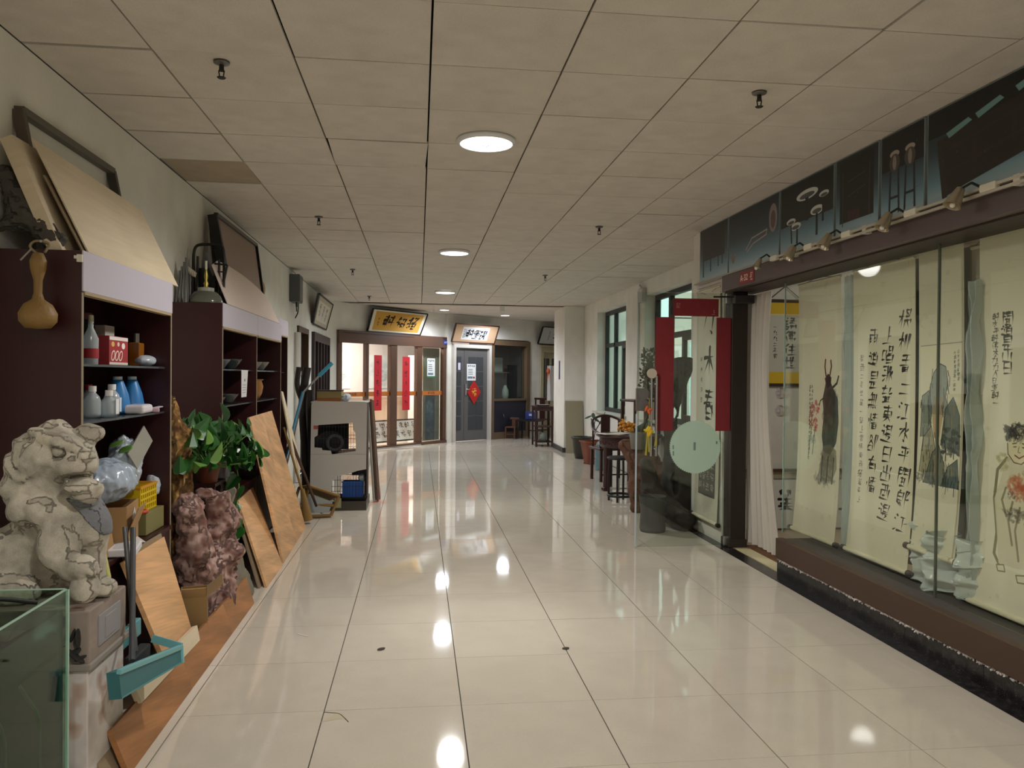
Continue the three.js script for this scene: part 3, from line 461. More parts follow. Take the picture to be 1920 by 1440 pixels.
const poem = scrollArt(384, 1152, '#d9d3ba', (c, w, h) => {
  fill(c, '#e0dac4', 30, 160, w - 60, 860);
  column(c, '楊柳青二江水平聞郎江', 292, 190, 66, 84, '#23211d', 0.105, 0.22, 3); column(c, '上唱歌聲東邊日出西邊', 196, 246, 62, 76, '#23211d', 0.105, 0.2, 5); column(c, '雨道是無情卻有情', 104, 250, 62, 84, '#23211d', 0.105, 0.2, 7);
  scribble(c, 44, 350, 24, 36, 17, '#4a463a', 21, 0.1);
}, 2);
const landscape = scrollArt(256, 1024, '#d6d1ba', (c, w, h) => {
  fill(c, '#ddd6bc', 12, 330, w - 20, 470); const r = rng(8);
  const crag = (pts, col, al, seed) => { poly(c, pts, col, al); const q = rng(seed), xs = pts.map((p) => p[0]), ys = pts.map((p) => p[1]), x0 = Math.min(...xs), x1 = Math.max(...xs), y0 = Math.min(...ys), y1 = Math.max(...ys); for (let i = 0; i < 26; i++) { const x = x0 + q() * (x1 - x0), y = y0 + 0.1 * (y1 - y0) + q() * (y1 - y0) * 0.8; lineTo(c, [[x, y], [x + (q() - 0.5) * 16, y + 14 + q() * 34]], q() < 0.7 ? '#25302f' : '#8a7b58', 1 + 3 * q()); } lineTo(c, pts, '#2a3230', 3); };
  crag([[60, 560], [66, 470], [90, 420], [130, 390], [160, 400], [172, 450], [160, 500], [186, 560]], '#76837f', 0.75, 3); crag([[14, 640], [20, 500], [60, 480], [80, 540], [70, 640]], '#5d6a66', 0.7, 5); poly(c, [[84, 560], [100, 500], [140, 500], [150, 560], [130, 640], [96, 640]], '#a8865a', 0.6);
  crag([[140, 660], [160, 540], [200, 500], [236, 560], [240, 690]], '#4d5955', 0.8, 7); crag([[14, 760], [30, 640], [80, 600], [110, 680], [100, 780]], '#8b8468', 0.75, 9); for (let i = 0; i < 40; i++) { const q = rng(i + 9); wash(c, 150 + q() * 86, 600 + q() * 90, 6 + 8 * q(), 4 + 5 * q(), '#1f2a26', 0.5); }
  crag([[40, 796], [90, 690], [130, 660], [160, 720], [180, 796]], '#5b625a', 0.8, 11); crag([[150, 796], [180, 730], [230, 700], [244, 796]], '#3c4a44', 0.85, 13); poly(c, [[100, 700], [120, 690], [140, 760], [112, 780]], '#b08a5c', 0.6); blot(c, 60, 780, 60, 16, '#2c332e', 4, 40, 0.2);
  wash(c, 118, 560, 10, 12, '#d6b48c', 1); wash(c, 118, 590, 16, 24, '#c9a478', 0.9);
  scribble(c, 200, 350, 11, 15, 9, '#5a5444', 41, 0.12); scribble(c, 220, 345, 11, 15, 7, '#5a5444', 43, 0.12); lineTo(c, [[10, 328], [246, 322]], '#6b6650', 2);
}, 3);
const sage = scrollArt(480, 1152, '#dcd6c0', (c, w, h) => {
  fill(c, '#e2ddc8', 40, 120, w - 60, 900);
  c.save(); c.translate(-6, 368); c.scale(0.642, 0.642);   // a smiling figure in a loose robe holding peaches
  lineTo(c, [[170, 500], [120, 560], [108, 700], [130, 860], [122, 960], [150, 1000]], '#7f7a5a', 15); lineTo(c, [[330, 500], [372, 570], [384, 720], [360, 880], [372, 980]], '#7f7a5a', 15);
  poly(c, [[170, 500], [330, 500], [384, 720], [360, 980], [250, 1000], [150, 1000], [108, 700]], '#d2cbb2', 0.9); for (const [a, b, d] of [[170, 640, 60], [210, 700, 90], [250, 720, 110], [300, 690, 100], [340, 640, 60]]) lineTo(c, [[a, b], [a - 20, b + d], [a + 8, b + 2.2 * d]], '#8d876a', 11);
  wash(c, 235, 440, 66, 78, '#dcd2b0', 1); lineTo(c, [[172, 430], [176, 480], [210, 516], [250, 520], [288, 490], [298, 440]], '#5c523c', 5);
  blot(c, 225, 372, 78, 34, '#22211f', 5, 80, 0.35); blot(c, 176, 400, 20, 26, '#22211f', 6, 30, 0.35);
  lineTo(c, [[200, 430], [222, 424]], '#3a3024', 4); lineTo(c, [[252, 424], [272, 428]], '#3a3024', 4); lineTo(c, [[206, 444], [220, 442]], '#2b241c', 4); lineTo(c, [[254, 442], [268, 444]], '#2b241c', 4); lineTo(c, [[236, 440], [230, 466], [242, 468]], '#6b5a44', 3); lineTo(c, [[214, 482], [238, 494], [262, 480]], '#7a3a30', 6);
  blot(c, 150, 520, 36, 40, '#a08f5a', 7, 40, 0.2); for (const [x, y] of [[218, 620], [270, 596], [300, 640], [245, 650]]) blot(c, x, y, 44, 44, '#b0502f', x, 50, 0.22); blot(c, 200, 670, 30, 16, '#22302a', 8, 20, 0.3);
  blot(c, 225, 760, 60, 30, '#22221e', 9, 40, 0.22); lineTo(c, [[140, 1010], [180, 1000], [190, 1030], [150, 1036], [140, 1010]], '#7f7858', 6); lineTo(c, [[250, 1030], [300, 1018], [312, 1052], [262, 1060], [250, 1030]], '#7f7858', 6);
  c.restore(); column(c, '聞道是山日', 80, 248, 38, 37, '#35332b', 0.13, 0, 9); scribble(c, 46, 248, 20, 22, 13, '#4d4a3a', 31, 0.13);
}, 4);
hangScroll('goat_scroll', 'hanging scroll with a dark ink goat and red peaches', -5.29, -5.915, 0.30, 2.21, 2.965, goat);
hangScroll('poem_scroll', 'hanging scroll with a poem in black running script', -4.44, -5.12, 0.31, 2.215, 2.96, poem);
hangScroll('landscape_scroll', 'narrow hanging scroll with an ink mountain landscape', -4.015, -4.405, 0.475, 2.24, 2.96, landscape);
hangScroll('sage_scroll', 'hanging scroll of a smiling robed figure holding peaches', -2.95, -3.89, 0.30, 2.24, 2.96, sage);
hangScroll('plain_scroll', 'narrow plain grey scroll beside the robed figure scroll', -3.90, -4.03, 0.46, 2.2, 3.02, canvasTex(64, 256, (c, w, h) => { fill(c, '#a39e8a', 0, 0, w, h); speck(c, w, h, 50, ['#7f7b68', '#9d9984'], 4, 3); }));
hangScroll('far_right_scroll', 'pale hanging scroll right of the robed figure scroll', -1.9, -2.86, 0.30, 2.24, 2.96, canvasTex(64, 256, (c, w, h) => { fill(c, '#cfc9a4', 0, 0, w, h); scribble(c, 20, 60, 22, 24, 6, '#3b392f', 8, 0.12); }));
// clear film between the scrolls and a crumpled film bundle on the sill
function film(name, label, z0, z1, y0, y1, x, amp, seed, mt) {
  const g = new THREE.PlaneGeometry(1, 1, 24, 40), p = g.attributes.position;
  for (let i = 0; i < p.count; i++) { const u = p.getX(i) + 0.5, v = p.getY(i) + 0.5; p.setXYZ(i, x + amp * fbm(u * 3 + seed, v * 6, 1) + amp * 0.5 * Math.sin(u * 14), y0 + (y1 - y0) * v + amp * fbm(u * 2, v * 5, seed), z1 + (z0 - z1) * u + amp * fbm(u, v * 7, seed + 3)); }
  g.computeVertexNormals(); const o = solo(name, label, 'plastic film', g, mt); o.userData.group = 'clear film in the shop window'; return o;
}
const filmM = new THREE.MeshPhysicalMaterial({ color: 0xc4cfcc, roughness: 0.3, transmission: 0.35, thickness: 0 });
film('plastic_film', 'strip of clear film between the goat scroll and the poem scroll', -5.135, -5.275, 0.30, 2.2, 2.985, 0.03, 2, filmM);
film('plastic_film', 'crinkled clear film hanging beside the robed figure scroll', -3.86, -3.93, 0.34, 2.0, 2.935, 0.05, 5, filmM);
film('plastic_bundle', 'crumpled clear film bundle on the sill below the landscape scroll', -3.80, -4.40, 0.29, 0.62, 2.93, 0.10, 9, new THREE.MeshPhysicalMaterial({ color: 0xd3ddd9, roughness: 0.25, transmission: 0.2, thickness: 0 }));
// backdrop cloth behind the scrolls and the shop interior
{
  const g = new THREE.PlaneGeometry(1, 1, 120, 4), p = g.attributes.position;
  for (let i = 0; i < p.count; i++) { const u = p.getX(i) + 0.5, v = p.getY(i) + 0.5; p.setXYZ(i, 3.12 + 0.015 * Math.sin(u * 180), 0.3 + 1.94 * v, -5.2 + 3.9 * u); }
  g.computeVertexNormals(); solo('backdrop_cloth', 'grey green backdrop cloth behind the hanging scrolls', 'curtain', g, mat(0x7c7d68, 0.9));
  const cg = new THREE.PlaneGeometry(1, 1, 110, 24), q = cg.attributes.position;
  for (let i = 0; i < q.count; i++) {
    const u = q.getX(i) + 0.5, v = q.getY(i) + 0.5, flare = 0.36 + 0.27 * (1 - v) * (1 - v) + 0.10 * Math.pow(v, 6), k = 0.028 * (0.6 + 0.4 * Math.sin(u * 9 + v));
    q.setXYZ(i, 2.905 + k * Math.sin(u * 40 + 1.5 * Math.sin(v * 2)), 0.035 + 2.17 * v, -6.72 + flare * u);
  }
  cg.computeVertexNormals(); solo('door_curtain', 'white gathered curtain drawn beside the dark door post', 'curtain', cg, mat(0xcdc7bd, 0.9, { side: THREE.DoubleSide }));
}
{
  const t = canvasTex(256, 512, (c, w, h) => { fill(c, '#c9c6b8', 0, 0, w, h); fill(c, '#dcb824', 0, 20, w, 66); fill(c, '#dcb824', 0, 428, w, 66); fill(c, '#3b2a17', 0, 0, w, 20); fill(c, '#3b2a17', 0, 494, w, 18); fill(c, '#dcd29a', 0, 86, w, 8); speck(c, w, h, 60, ['#b99a2a', '#d8d4c6'], 3, 2); column(c, '請佛住世', 126, 112, 62, 76, '#14130f', 0.15, 0, 2); column(c, '一九九二年書', 60, 150, 24, 34, '#2b2a25', 0.13, 0, 4); });
  const s = thing('yellow_scroll', 'yellow mounted calligraphy scroll on the wall inside the shop', 'hanging scroll', [3.59, 1.40, -7.43]);
  part(s, 'mount', plate([[-0.235, 0, 0], [0.235, 0, 0], [0.235, 0.86, 0], [-0.235, 0.86, 0]], 0.004, true), printed(t, 0.7));
  part(s, 'cord', [bar([-0.16, 0.86, 0], [0, 0.99, 0], 0.0035, 6), bar([0.16, 0.86, 0], [0, 0.99, 0], 0.0035, 6)], m.dark);
  const t2 = canvasTex(512, 256, (c, w, h) => { fill(c, '#d6d4cc', 0, 0, w, h); [...'業花書上'].forEach((ch, i) => brush(c, ch, 20 + i * 118, 60, 100, '#15151a', 0.14, 0, i + 3)); });
  const b = thing('white_banner', 'white sheet with black characters low inside the shop', 'banner', [3.46, 0.0, -7.43]);
  part(b, 'sheet', plate([[0, 0.02, 0.12], [0.9, 0.02, 0.12], [0.9, 0.48, 0.02], [0, 0.48, 0.02]], 0.01, true), printed(t2, 0.8));
  const rail = thing('dado_rail', 'brown rail on the wall inside the shop below the yellow scroll', 'rail'); part(rail, 'rail', ext(2.95, 6.9, 0.56, 0.585, -7.40, -7.448), mat(0x5a3a28, 0.5)); part(rail, 'ledge', ext(2.95, 6.9, 0.49, 0.56, -7.42, -7.448), mat(0xa9a48e, 0.7));
  const mt = thing('door_mat', 'brown mat on the shop floor under the curtain', 'mat', [3.15, 0.002, -6.2]); part(mt, 'mat', box(0.6, 0.012, 0.9, 0.004), mat(0x6b4a2c, 0.95));
  const slab = thing('threshold_slab', 'pale stone slab let into the threshold at the shop door', 'stone slab', [2.815, 0.003, -6.12]); part(slab, 'slab', box(0.17, 0.006, 0.8), mat(0xcfc59c, 0.4));
  const lamp = thing('shop_lamp', 'white ceiling lamp inside the scroll shop', 'ceiling lamp', [4.4, H, -5.9]);
  part(lamp, 'housing', at(box(0.62, 0.05, 0.62, 0.01), [0, -0.028, 0]), m.white);
  part(lamp, 'diffuser', at(box(0.56, 0.006, 0.56), [0, -0.056, 0]), new THREE.MeshStandardMaterial({ color: 0xffffff, emissive: 0xfff6e2, emissiveIntensity: 2.4 }));
  const al = new THREE.RectAreaLight(new THREE.Color(1, 0.97, 0.9), 16, 0.56, 0.56); al.position.set(0, -0.064, 0); al.rotation.x = -Math.PI / 2; al.name = 'lamp_panel'; lamp.add(al);
}
// calligraphy scroll on the pier beside the door
{
  const t = scrollArt(256, 1024, '#cfcbb6', (c, w, h) => {
    fill(c, '#d8d5c4', 20, 60, w - 40, 600); column(c, '万木春', 78, 70, 124, 190, '#2c2a26', 0.12, 0.05, 4); scribble(c, 46, 300, 20, 46, 5, '#5a564a', 17, 0.1);
    fill(c, '#55554f', 40, 700, w - 76, 220); const r = rng(5); for (let i = 0; i < 16; i++) brush(c, inkKeys[r() * inkKeys.length | 0], 48 + (i % 4) * 42, 712 + (i / 4 | 0) * 50, 34, '#a5a498', 0.12, 0, i);
  }, 6);
  hangScroll('pier_scroll', 'tall calligraphy scroll on the white pier behind the glass door', -6.80, -7.40, 0.16, 2.30, 2.672, t, 0.008).userData.group = undefined;
}

// ---------- the far end: two shop fronts set on the slant ----------
const TA = 0.845, TB = 0.6914;
const wallFar = structure('wall_far', 'white slanted wall above the lit sliding doors', [-1.69, 0, -15.11], TA);
part(wallFar, 'wall_face', [ext(-0.15, 3.52, 2.34, H, -0.15, 0), ext(-0.15, 0.2, 0, 2.34, -0.15, 0), ext(3.46, 3.52, 0, 2.34, -0.2, 0)], m.wall);
const wallFarB = structure('wall_far_side', 'white slanted wall around the grey security door', [0.75, 0, -17.69], TB);
part(wallFarB, 'wall_face', [ext(-0.16, 4.4, 2.36, H, -0.15, 0), ext(-0.16, -0.01, 0, 2.36, -0.15, 0), ext(2.52, 2.92, 0, 2.36, -0.15, 0), ext(3.85, 4.4, 0, 2.36, -0.15, 0)], m.wall);
{
  const d = structure('door_2', 'brown framed sliding glass doors of the lit shop', [-1.69, 0, -15.11], TA), f = m.frame;
  part(d, 'header', ext(0.2, 3.46, 2.10, 2.34, -0.06, 0.07, 0.006), f);
  part(d, 'header_groove', ext(0.3, 2.3, 2.285, 2.297, 0.07, 0.074), m.dark);
  part(d, 'threshold', ext(0.2, 3.46, 0.001, 0.055, -0.06, 0.08), f);
  part(d, 'threshold_strip', ext(0.95, 2.5, 0.001, 0.02, 0.08, 0.12), mat(0xa7a29a, 0.3));
  for (const [a, b] of [[0.2, 0.30], [0.94, 1.01], [1.63, 1.82], [2.44, 2.60], [3.30, 3.46]]) part(d, 'stile', ext(a, b, 0.055, 2.10, -0.05, 0.05, 0.005), f);
  const panes = [[0.30, 0.94], [1.01, 1.63], [1.82, 2.44], [2.60, 3.30]];
  const bandT = canvasTex(256, 40, (c, w, h) => { fill(c, '#c2712d', 0, 0, w, h); [...'軒超緒'].forEach((ch, i) => brush(c, ch, 88 + i * 28, 8, 24, '#4a2413', 0.12)); });
  for (const [a, b] of panes) {
    const pn = part(d, 'pane', ext(a, b, 0.055, 2.10, -0.004, 0.004), m.glass);
    part(pn, 'orange_band', plate([[a, 1.06, 0.0062], [b, 1.06, 0.0062], [b, 1.15, 0.0062], [a, 1.15, 0.0062]], 0.001, true), printed(bandT, 0.6));
  }
  const cT = (txt, seed) => canvasTex(96, 460, (c, w, h) => { fill(c, '#c9202c', 0, 0, w, h); column(c, txt, 26, 40, 44, 84, '#33120f', 0.13, 0, seed); });
  part(d, 'couplet', plate([[1.19, 0.77, 0.009], [1.41, 0.77, 0.009], [1.41, 1.885, 0.009], [1.19, 1.885, 0.009]], 0.001, true), printed(cT('水上花春年', 3), 0.7), undefined, undefined, 'left red couplet');
  part(d, 'couplet', plate([[2.02, 0.755, 0.009], [2.25, 0.755, 0.009], [2.25, 1.875, 0.009], [2.02, 1.875, 0.009]], 0.001, true), printed(cT('有世人山万', 8), 0.7), undefined, undefined, 'right red couplet');
  const noteT = (green) => canvasTex(128, 200, (c, w, h) => { fill(c, '#e9ecec', 0, 0, w, h); c.fillStyle = '#2c3c46'; [...'出入平安'].forEach((ch, i) => brush(c, inkKeys[(i * 7 + 3) % inkKeys.length], 14 + i * 26, 14, 22, '#2b3136', 0.16)); for (let i = 0; i < 4; i++) fill(c, '#59656d', 20, 62 + i * 20, 60 + (i * 37) % 34, 7); fill(c, '#6d8396', 14, 150, 84, 22); if (green) fill(c, '#2f7a4e', 0, 184, w, 16); });
  part(d, 'notice', plate([[2.80, 1.44, 0.008], [3.06, 1.44, 0.008], [3.06, 1.86, 0.008], [2.80, 1.86, 0.008]], 0.001, true), printed(noteT(true), 0.6));
  const bp = part(d, 'blue_number_plate', ext(3.27, 3.43, 2.175, 2.275, 0.07, 0.076), mat(0x2a3f9a, 0.4));
  const aT = canvasTex(128, 72, (c, w, h) => { fill(c, '#2b41a6', 0, 0, w, h); c.fillStyle = '#dfe6ff'; c.font = 'bold 50px sans-serif'; c.fillText('A17', 16, 54); });
  part(bp, 'plate_lettering', plate([[3.275, 2.18, 0.0775], [3.425, 2.18, 0.0775], [3.425, 2.27, 0.0775], [3.275, 2.27, 0.0775]], 0.001, true), printed(aT, 0.5));

  // the bright room behind the sliding doors
  const room = structure('wall_lit_room', 'cream walls of the bright room behind the sliding doors', [-1.69, 0, -15.11], TA);
  part(room, 'wall_face', [ext(-0.3, 7.0, 0, H, -3.1, -3.0), ext(-0.45, -0.3, 0, H, -3.1, -0.15), ext(7.0, 7.15, 0, H, -3.1, -1.0), ext(3.52, 3.62, 0, 1.95, -0.2, -1.2)], mat(0xdccfc9, 0.85));
  const counter = thing('counter', 'cream low counter inside the bright room', 'counter', [-1.69, 0, -15.11], 0); counter.rotation.y = TA;
  part(counter, 'front', ext(0.5, 4.2, 0.0, 0.98, -1.5, -1.42), mat(0xe2c6ae, 0.7)); part(counter, 'top', ext(0.45, 4.25, 0.98, 1.02, -1.9, -1.38, 0.006), mat(0xd8d2cc, 0.5)); part(counter, 'end', ext(4.12, 4.2, 0, 0.98, -1.9, -1.5), mat(0xe2c6ae, 0.7));
  const box1 = thing('shelf_unit', 'white wire shelf with boxes inside the bright room', 'shelf', [-1.69, 0, -15.11], TA);
  for (const y of [1.03, 1.32, 1.58]) part(box1, 'shelf', ext(0.8, 1.5, y, y + 0.015, -1.85, -1.5), m.white); for (const x of [0.81, 1.49]) part(box1, 'upright', ext(x - 0.01, x + 0.01, 1.03, 1.7, -1.52, -1.5), mat(0x9aa0a6, 0.4)); part(box1, 'carton', ext(0.9, 1.15, 1.335, 1.5, -1.8, -1.55), mat(0xd8a888, 0.8)); part(box1, 'carton', ext(1.2, 1.42, 1.045, 1.25, -1.8, -1.55), mat(0xc9c0bb, 0.8));
  const lan = thing('lantern_box', 'glowing yellow lantern box inside the bright room', 'lantern', [-1.69, 0, -15.11], TA); part(lan, 'shade', ext(3.40, 3.62, 1.40, 1.72, -0.72, -0.6, 0.01), new THREE.MeshStandardMaterial({ color: 0xd9a636, emissive: 0xd09020, emissiveIntensity: 0.6 })); part(lan, 'cord', bar([3.51, 1.72, -0.66], [3.51, H, -0.66], 0.004), m.dark);
  const pT = canvasTex(512, 160, (c, w, h) => { fill(c, '#dedbd6', 0, 0, w, h); for (let k = 0; k < 2; k++) for (let i = 0; i < 7; i++) brush(c, inkKeys[(i * 5 + k * 11 + 6) % inkKeys.length], 30 + i * 66, 18 + k * 66, 50, '#34332f', 0.11, 0, i); });
  const pl = thing('calligraphy_board', 'white framed calligraphy leaning on the counter in the bright room', 'framed picture', [-1.69, 0, -15.11], TA);
  const cc = [[1.55, 0.10, -0.35], [3.05, 0.10, -0.35], [3.05, 0.50, -0.5], [1.55, 0.50, -0.5]];
  part(pl, 'frame', plate([[1.52, 0.07, -0.36], [3.08, 0.07, -0.36], [3.08, 0.53, -0.52], [1.52, 0.53, -0.52]], 0.02), m.dark); part(pl, 'sheet', plate(cc.map(([a, b, c]) => [a, b + 0.002, c + 0.012]), 0.002, true), printed(pT, 0.8));
  const inkT = canvasTex(128, 360, (c, w, h) => { fill(c, '#2b3a48', 0, 0, w, h); blot(c, 60, 120, 50, 90, '#7fa0a8', 3, 50, 0.14); blot(c, 60, 250, 50, 90, '#1b2c4e', 5, 60, 0.2); blot(c, 70, 300, 40, 50, '#88955a', 7, 30, 0.12); });
  const bs = thing('blue_scroll', 'dark blue landscape scroll behind the sliding door at right', 'hanging scroll', [-1.69, 0, -15.11], TA); part(bs, 'paper', plate([[2.88, 0.08, -0.10], [3.18, 0.08, -0.10], [3.18, 1.04, -0.10], [2.88, 1.04, -0.10]], 0.003, true), printed(inkT, 0.7)); part(bs, 'rod', bar([2.87, 1.05, -0.1], [3.19, 1.05, -0.1], 0.01), m.dark);
  const gc = thing('grey_curtain', 'grey curtain behind the right sliding door pane', 'curtain', [-1.69, 0, -15.11], TA);
  { const g = new THREE.PlaneGeometry(1, 1, 40, 2), p = g.attributes.position; for (let i = 0; i < p.count; i++) { const u = p.getX(i) + 0.5, v = p.getY(i) + 0.5; p.setXYZ(i, 2.84 + 0.56 * u, 0.05 + 2.04 * v, -0.16 + 0.02 * Math.sin(u * 40)); } g.computeVertexNormals(); part(gc, 'cloth', g, mat(0x7c7a66, 0.9)); }
  const hangT = canvasTex(160, 256, (c, w, h) => { fill(c, '#d7dad8', 0, 0, w, h); blot(c, 80, 120, 60, 80, '#9aa8ae', 3, 60, 0.12); blot(c, 90, 170, 50, 60, '#55626a', 5, 40, 0.12); });
  for (const [a, b, n] of [[2.6, 3.4, 'pale landscape painting on the back wall of the bright room'], [4.0, 4.9, 'second pale painting on the back wall of the bright room']]) { const q = thing('wall_painting', n, 'painting', [-1.69, 0, -15.11], TA); part(q, 'sheet', plate([[a, 1.15, -2.98], [b, 1.15, -2.98], [b, 2.0, -2.98], [a, 2.0, -2.98]], 0.01, true), printed(hangT, 0.8)); }
  const rl = thing('panel_lamp', 'bright ceiling panel in the room behind the sliding doors', 'ceiling lamp', [-1.69, 0, -15.11], TA);
  part(rl, 'panel', ext(0.9, 3.4, H - 0.04, H - 0.012, -2.1, -0.9), new THREE.MeshStandardMaterial({ color: 0xffffff, emissive: 0xfff2ea, emissiveIntensity: 3 }));
  const al = new THREE.RectAreaLight(new THREE.Color(1, 0.92, 0.89), 25, 2.4, 1.1); al.position.set(2.15, H - 0.046, -1.5); al.rotation.x = -Math.PI / 2; al.name = 'panel_glow'; rl.add(al);
}
function tiltSign(name, label, pos, turn, c, frameM, tex, border) {        // framed board leaning out from the wall
  const t = thing(name, label, 'sign board', pos, turn);
  const bd = part(t, 'board', plate(c, 0.03), m.dark);
  part(bd, 'print', plate([on(c, 0.012, 0.03, 0.003), on(c, 0.988, 0.03, 0.003), on(c, 0.988, 0.97, 0.003), on(c, 0.012, 0.97, 0.003)], 0.002, true), printed(tex, 0.95));
  const e = (a, b) => beam(on(c, ...a, 0.004), on(c, ...b, 0.004), border);
  part(t, 'frame', [e([0, 0], [1, 0]), e([1, 0], [1, 1]), e([1, 1], [0, 1]), e([0, 1], [0, 0])], frameM);
  part(t, 'hanging_wire', [bar(on(c, 0.3, 1), [on(c, 0.3, 1)[0], on(c, 0.3, 1)[1] + 0.02, 0.002], 0.003, 5), bar(on(c, 0.7, 1), [on(c, 0.7, 1)[0], on(c, 0.7, 1)[1] + 0.02, 0.002], 0.003, 5)], m.dark);
  return t;
}
const goldT = canvasTex(640, 220, (c, w, h) => { fill(c, '#d9d2bd', 0, 0, w, h); fill(c, '#c1933f', 34, 14, w - 68, h - 28); speck(c, w, h, 80, ['#b88a36', '#cda04c'], 3, 3); brush(c, '緒', 440, 52, 116, '#26180c', 0.15, 0.2, 2); brush(c, '超', 300, 62, 108, '#26180c', 0.15, 0.2, 3); brush(c, '軒', 150, 52, 118, '#26180c', 0.15, 0.2, 4); scribble(c, 74, 84, 18, 20, 4, '#3a2a16', 9, 0.14); });
tiltSign('gold_sign', 'gold calligraphy board leaning above the sliding doors', [-1.69, 0, -15.11], TA, [[0.95, 2.345, 0.06], [2.50, 2.345, 0.06], [2.56, 2.79, 0.22], [0.95, 2.79, 0.22]], m.black, goldT, 0.022);
const whiteT = canvasTex(512, 170, (c, w, h) => { fill(c, '#c8a684', 0, 0, w, h); fill(c, '#dfe0e2', 92, 20, w - 190, h - 42); brush(c, '硯', 310, 56, 76, '#16161a', 0.15, 0.15, 2); brush(c, '運', 226, 56, 76, '#16161a', 0.15, 0.15, 3); brush(c, '軒', 148, 50, 82, '#16161a', 0.15, 0.15, 4); scribble(c, 104, 44, 18, 22, 4, '#4a4c52', 5, 0.12); scribble(c, 124, 44, 18, 22, 4, '#4a4c52', 7, 0.12); });
tiltSign('white_sign', 'tan bordered white calligraphy board above the grey security door', [0.75, 0, -17.69], TB, [[-0.11, 2.245, 0.07], [1.23, 2.245, 0.07], [1.25, 2.645, 0.21], [-0.10, 2.645, 0.21]], mat(0x4a2a24, 0.4), whiteT, 0.024);
const thirdT = canvasTex(512, 170, (c, w, h) => { fill(c, '#bfbfb8', 0, 0, w, h); scribble(c, 110, 40, 16, 20, 5, '#5d5d58', 5, 0.12); brush(c, '道', 190, 40, 80, '#24242a', 0.13); brush(c, '山', 300, 40, 80, '#24242a', 0.13); });
tiltSign('grey_sign', 'grey white calligraphy board half hidden by the pillar', [0.75, 0, -17.69], TB, [[2.77, 2.30, 0.07], [4.1, 2.30, 0.07], [4.1, 2.72, 0.24], [2.77, 2.72, 0.24]], m.black, thirdT, 0.024);
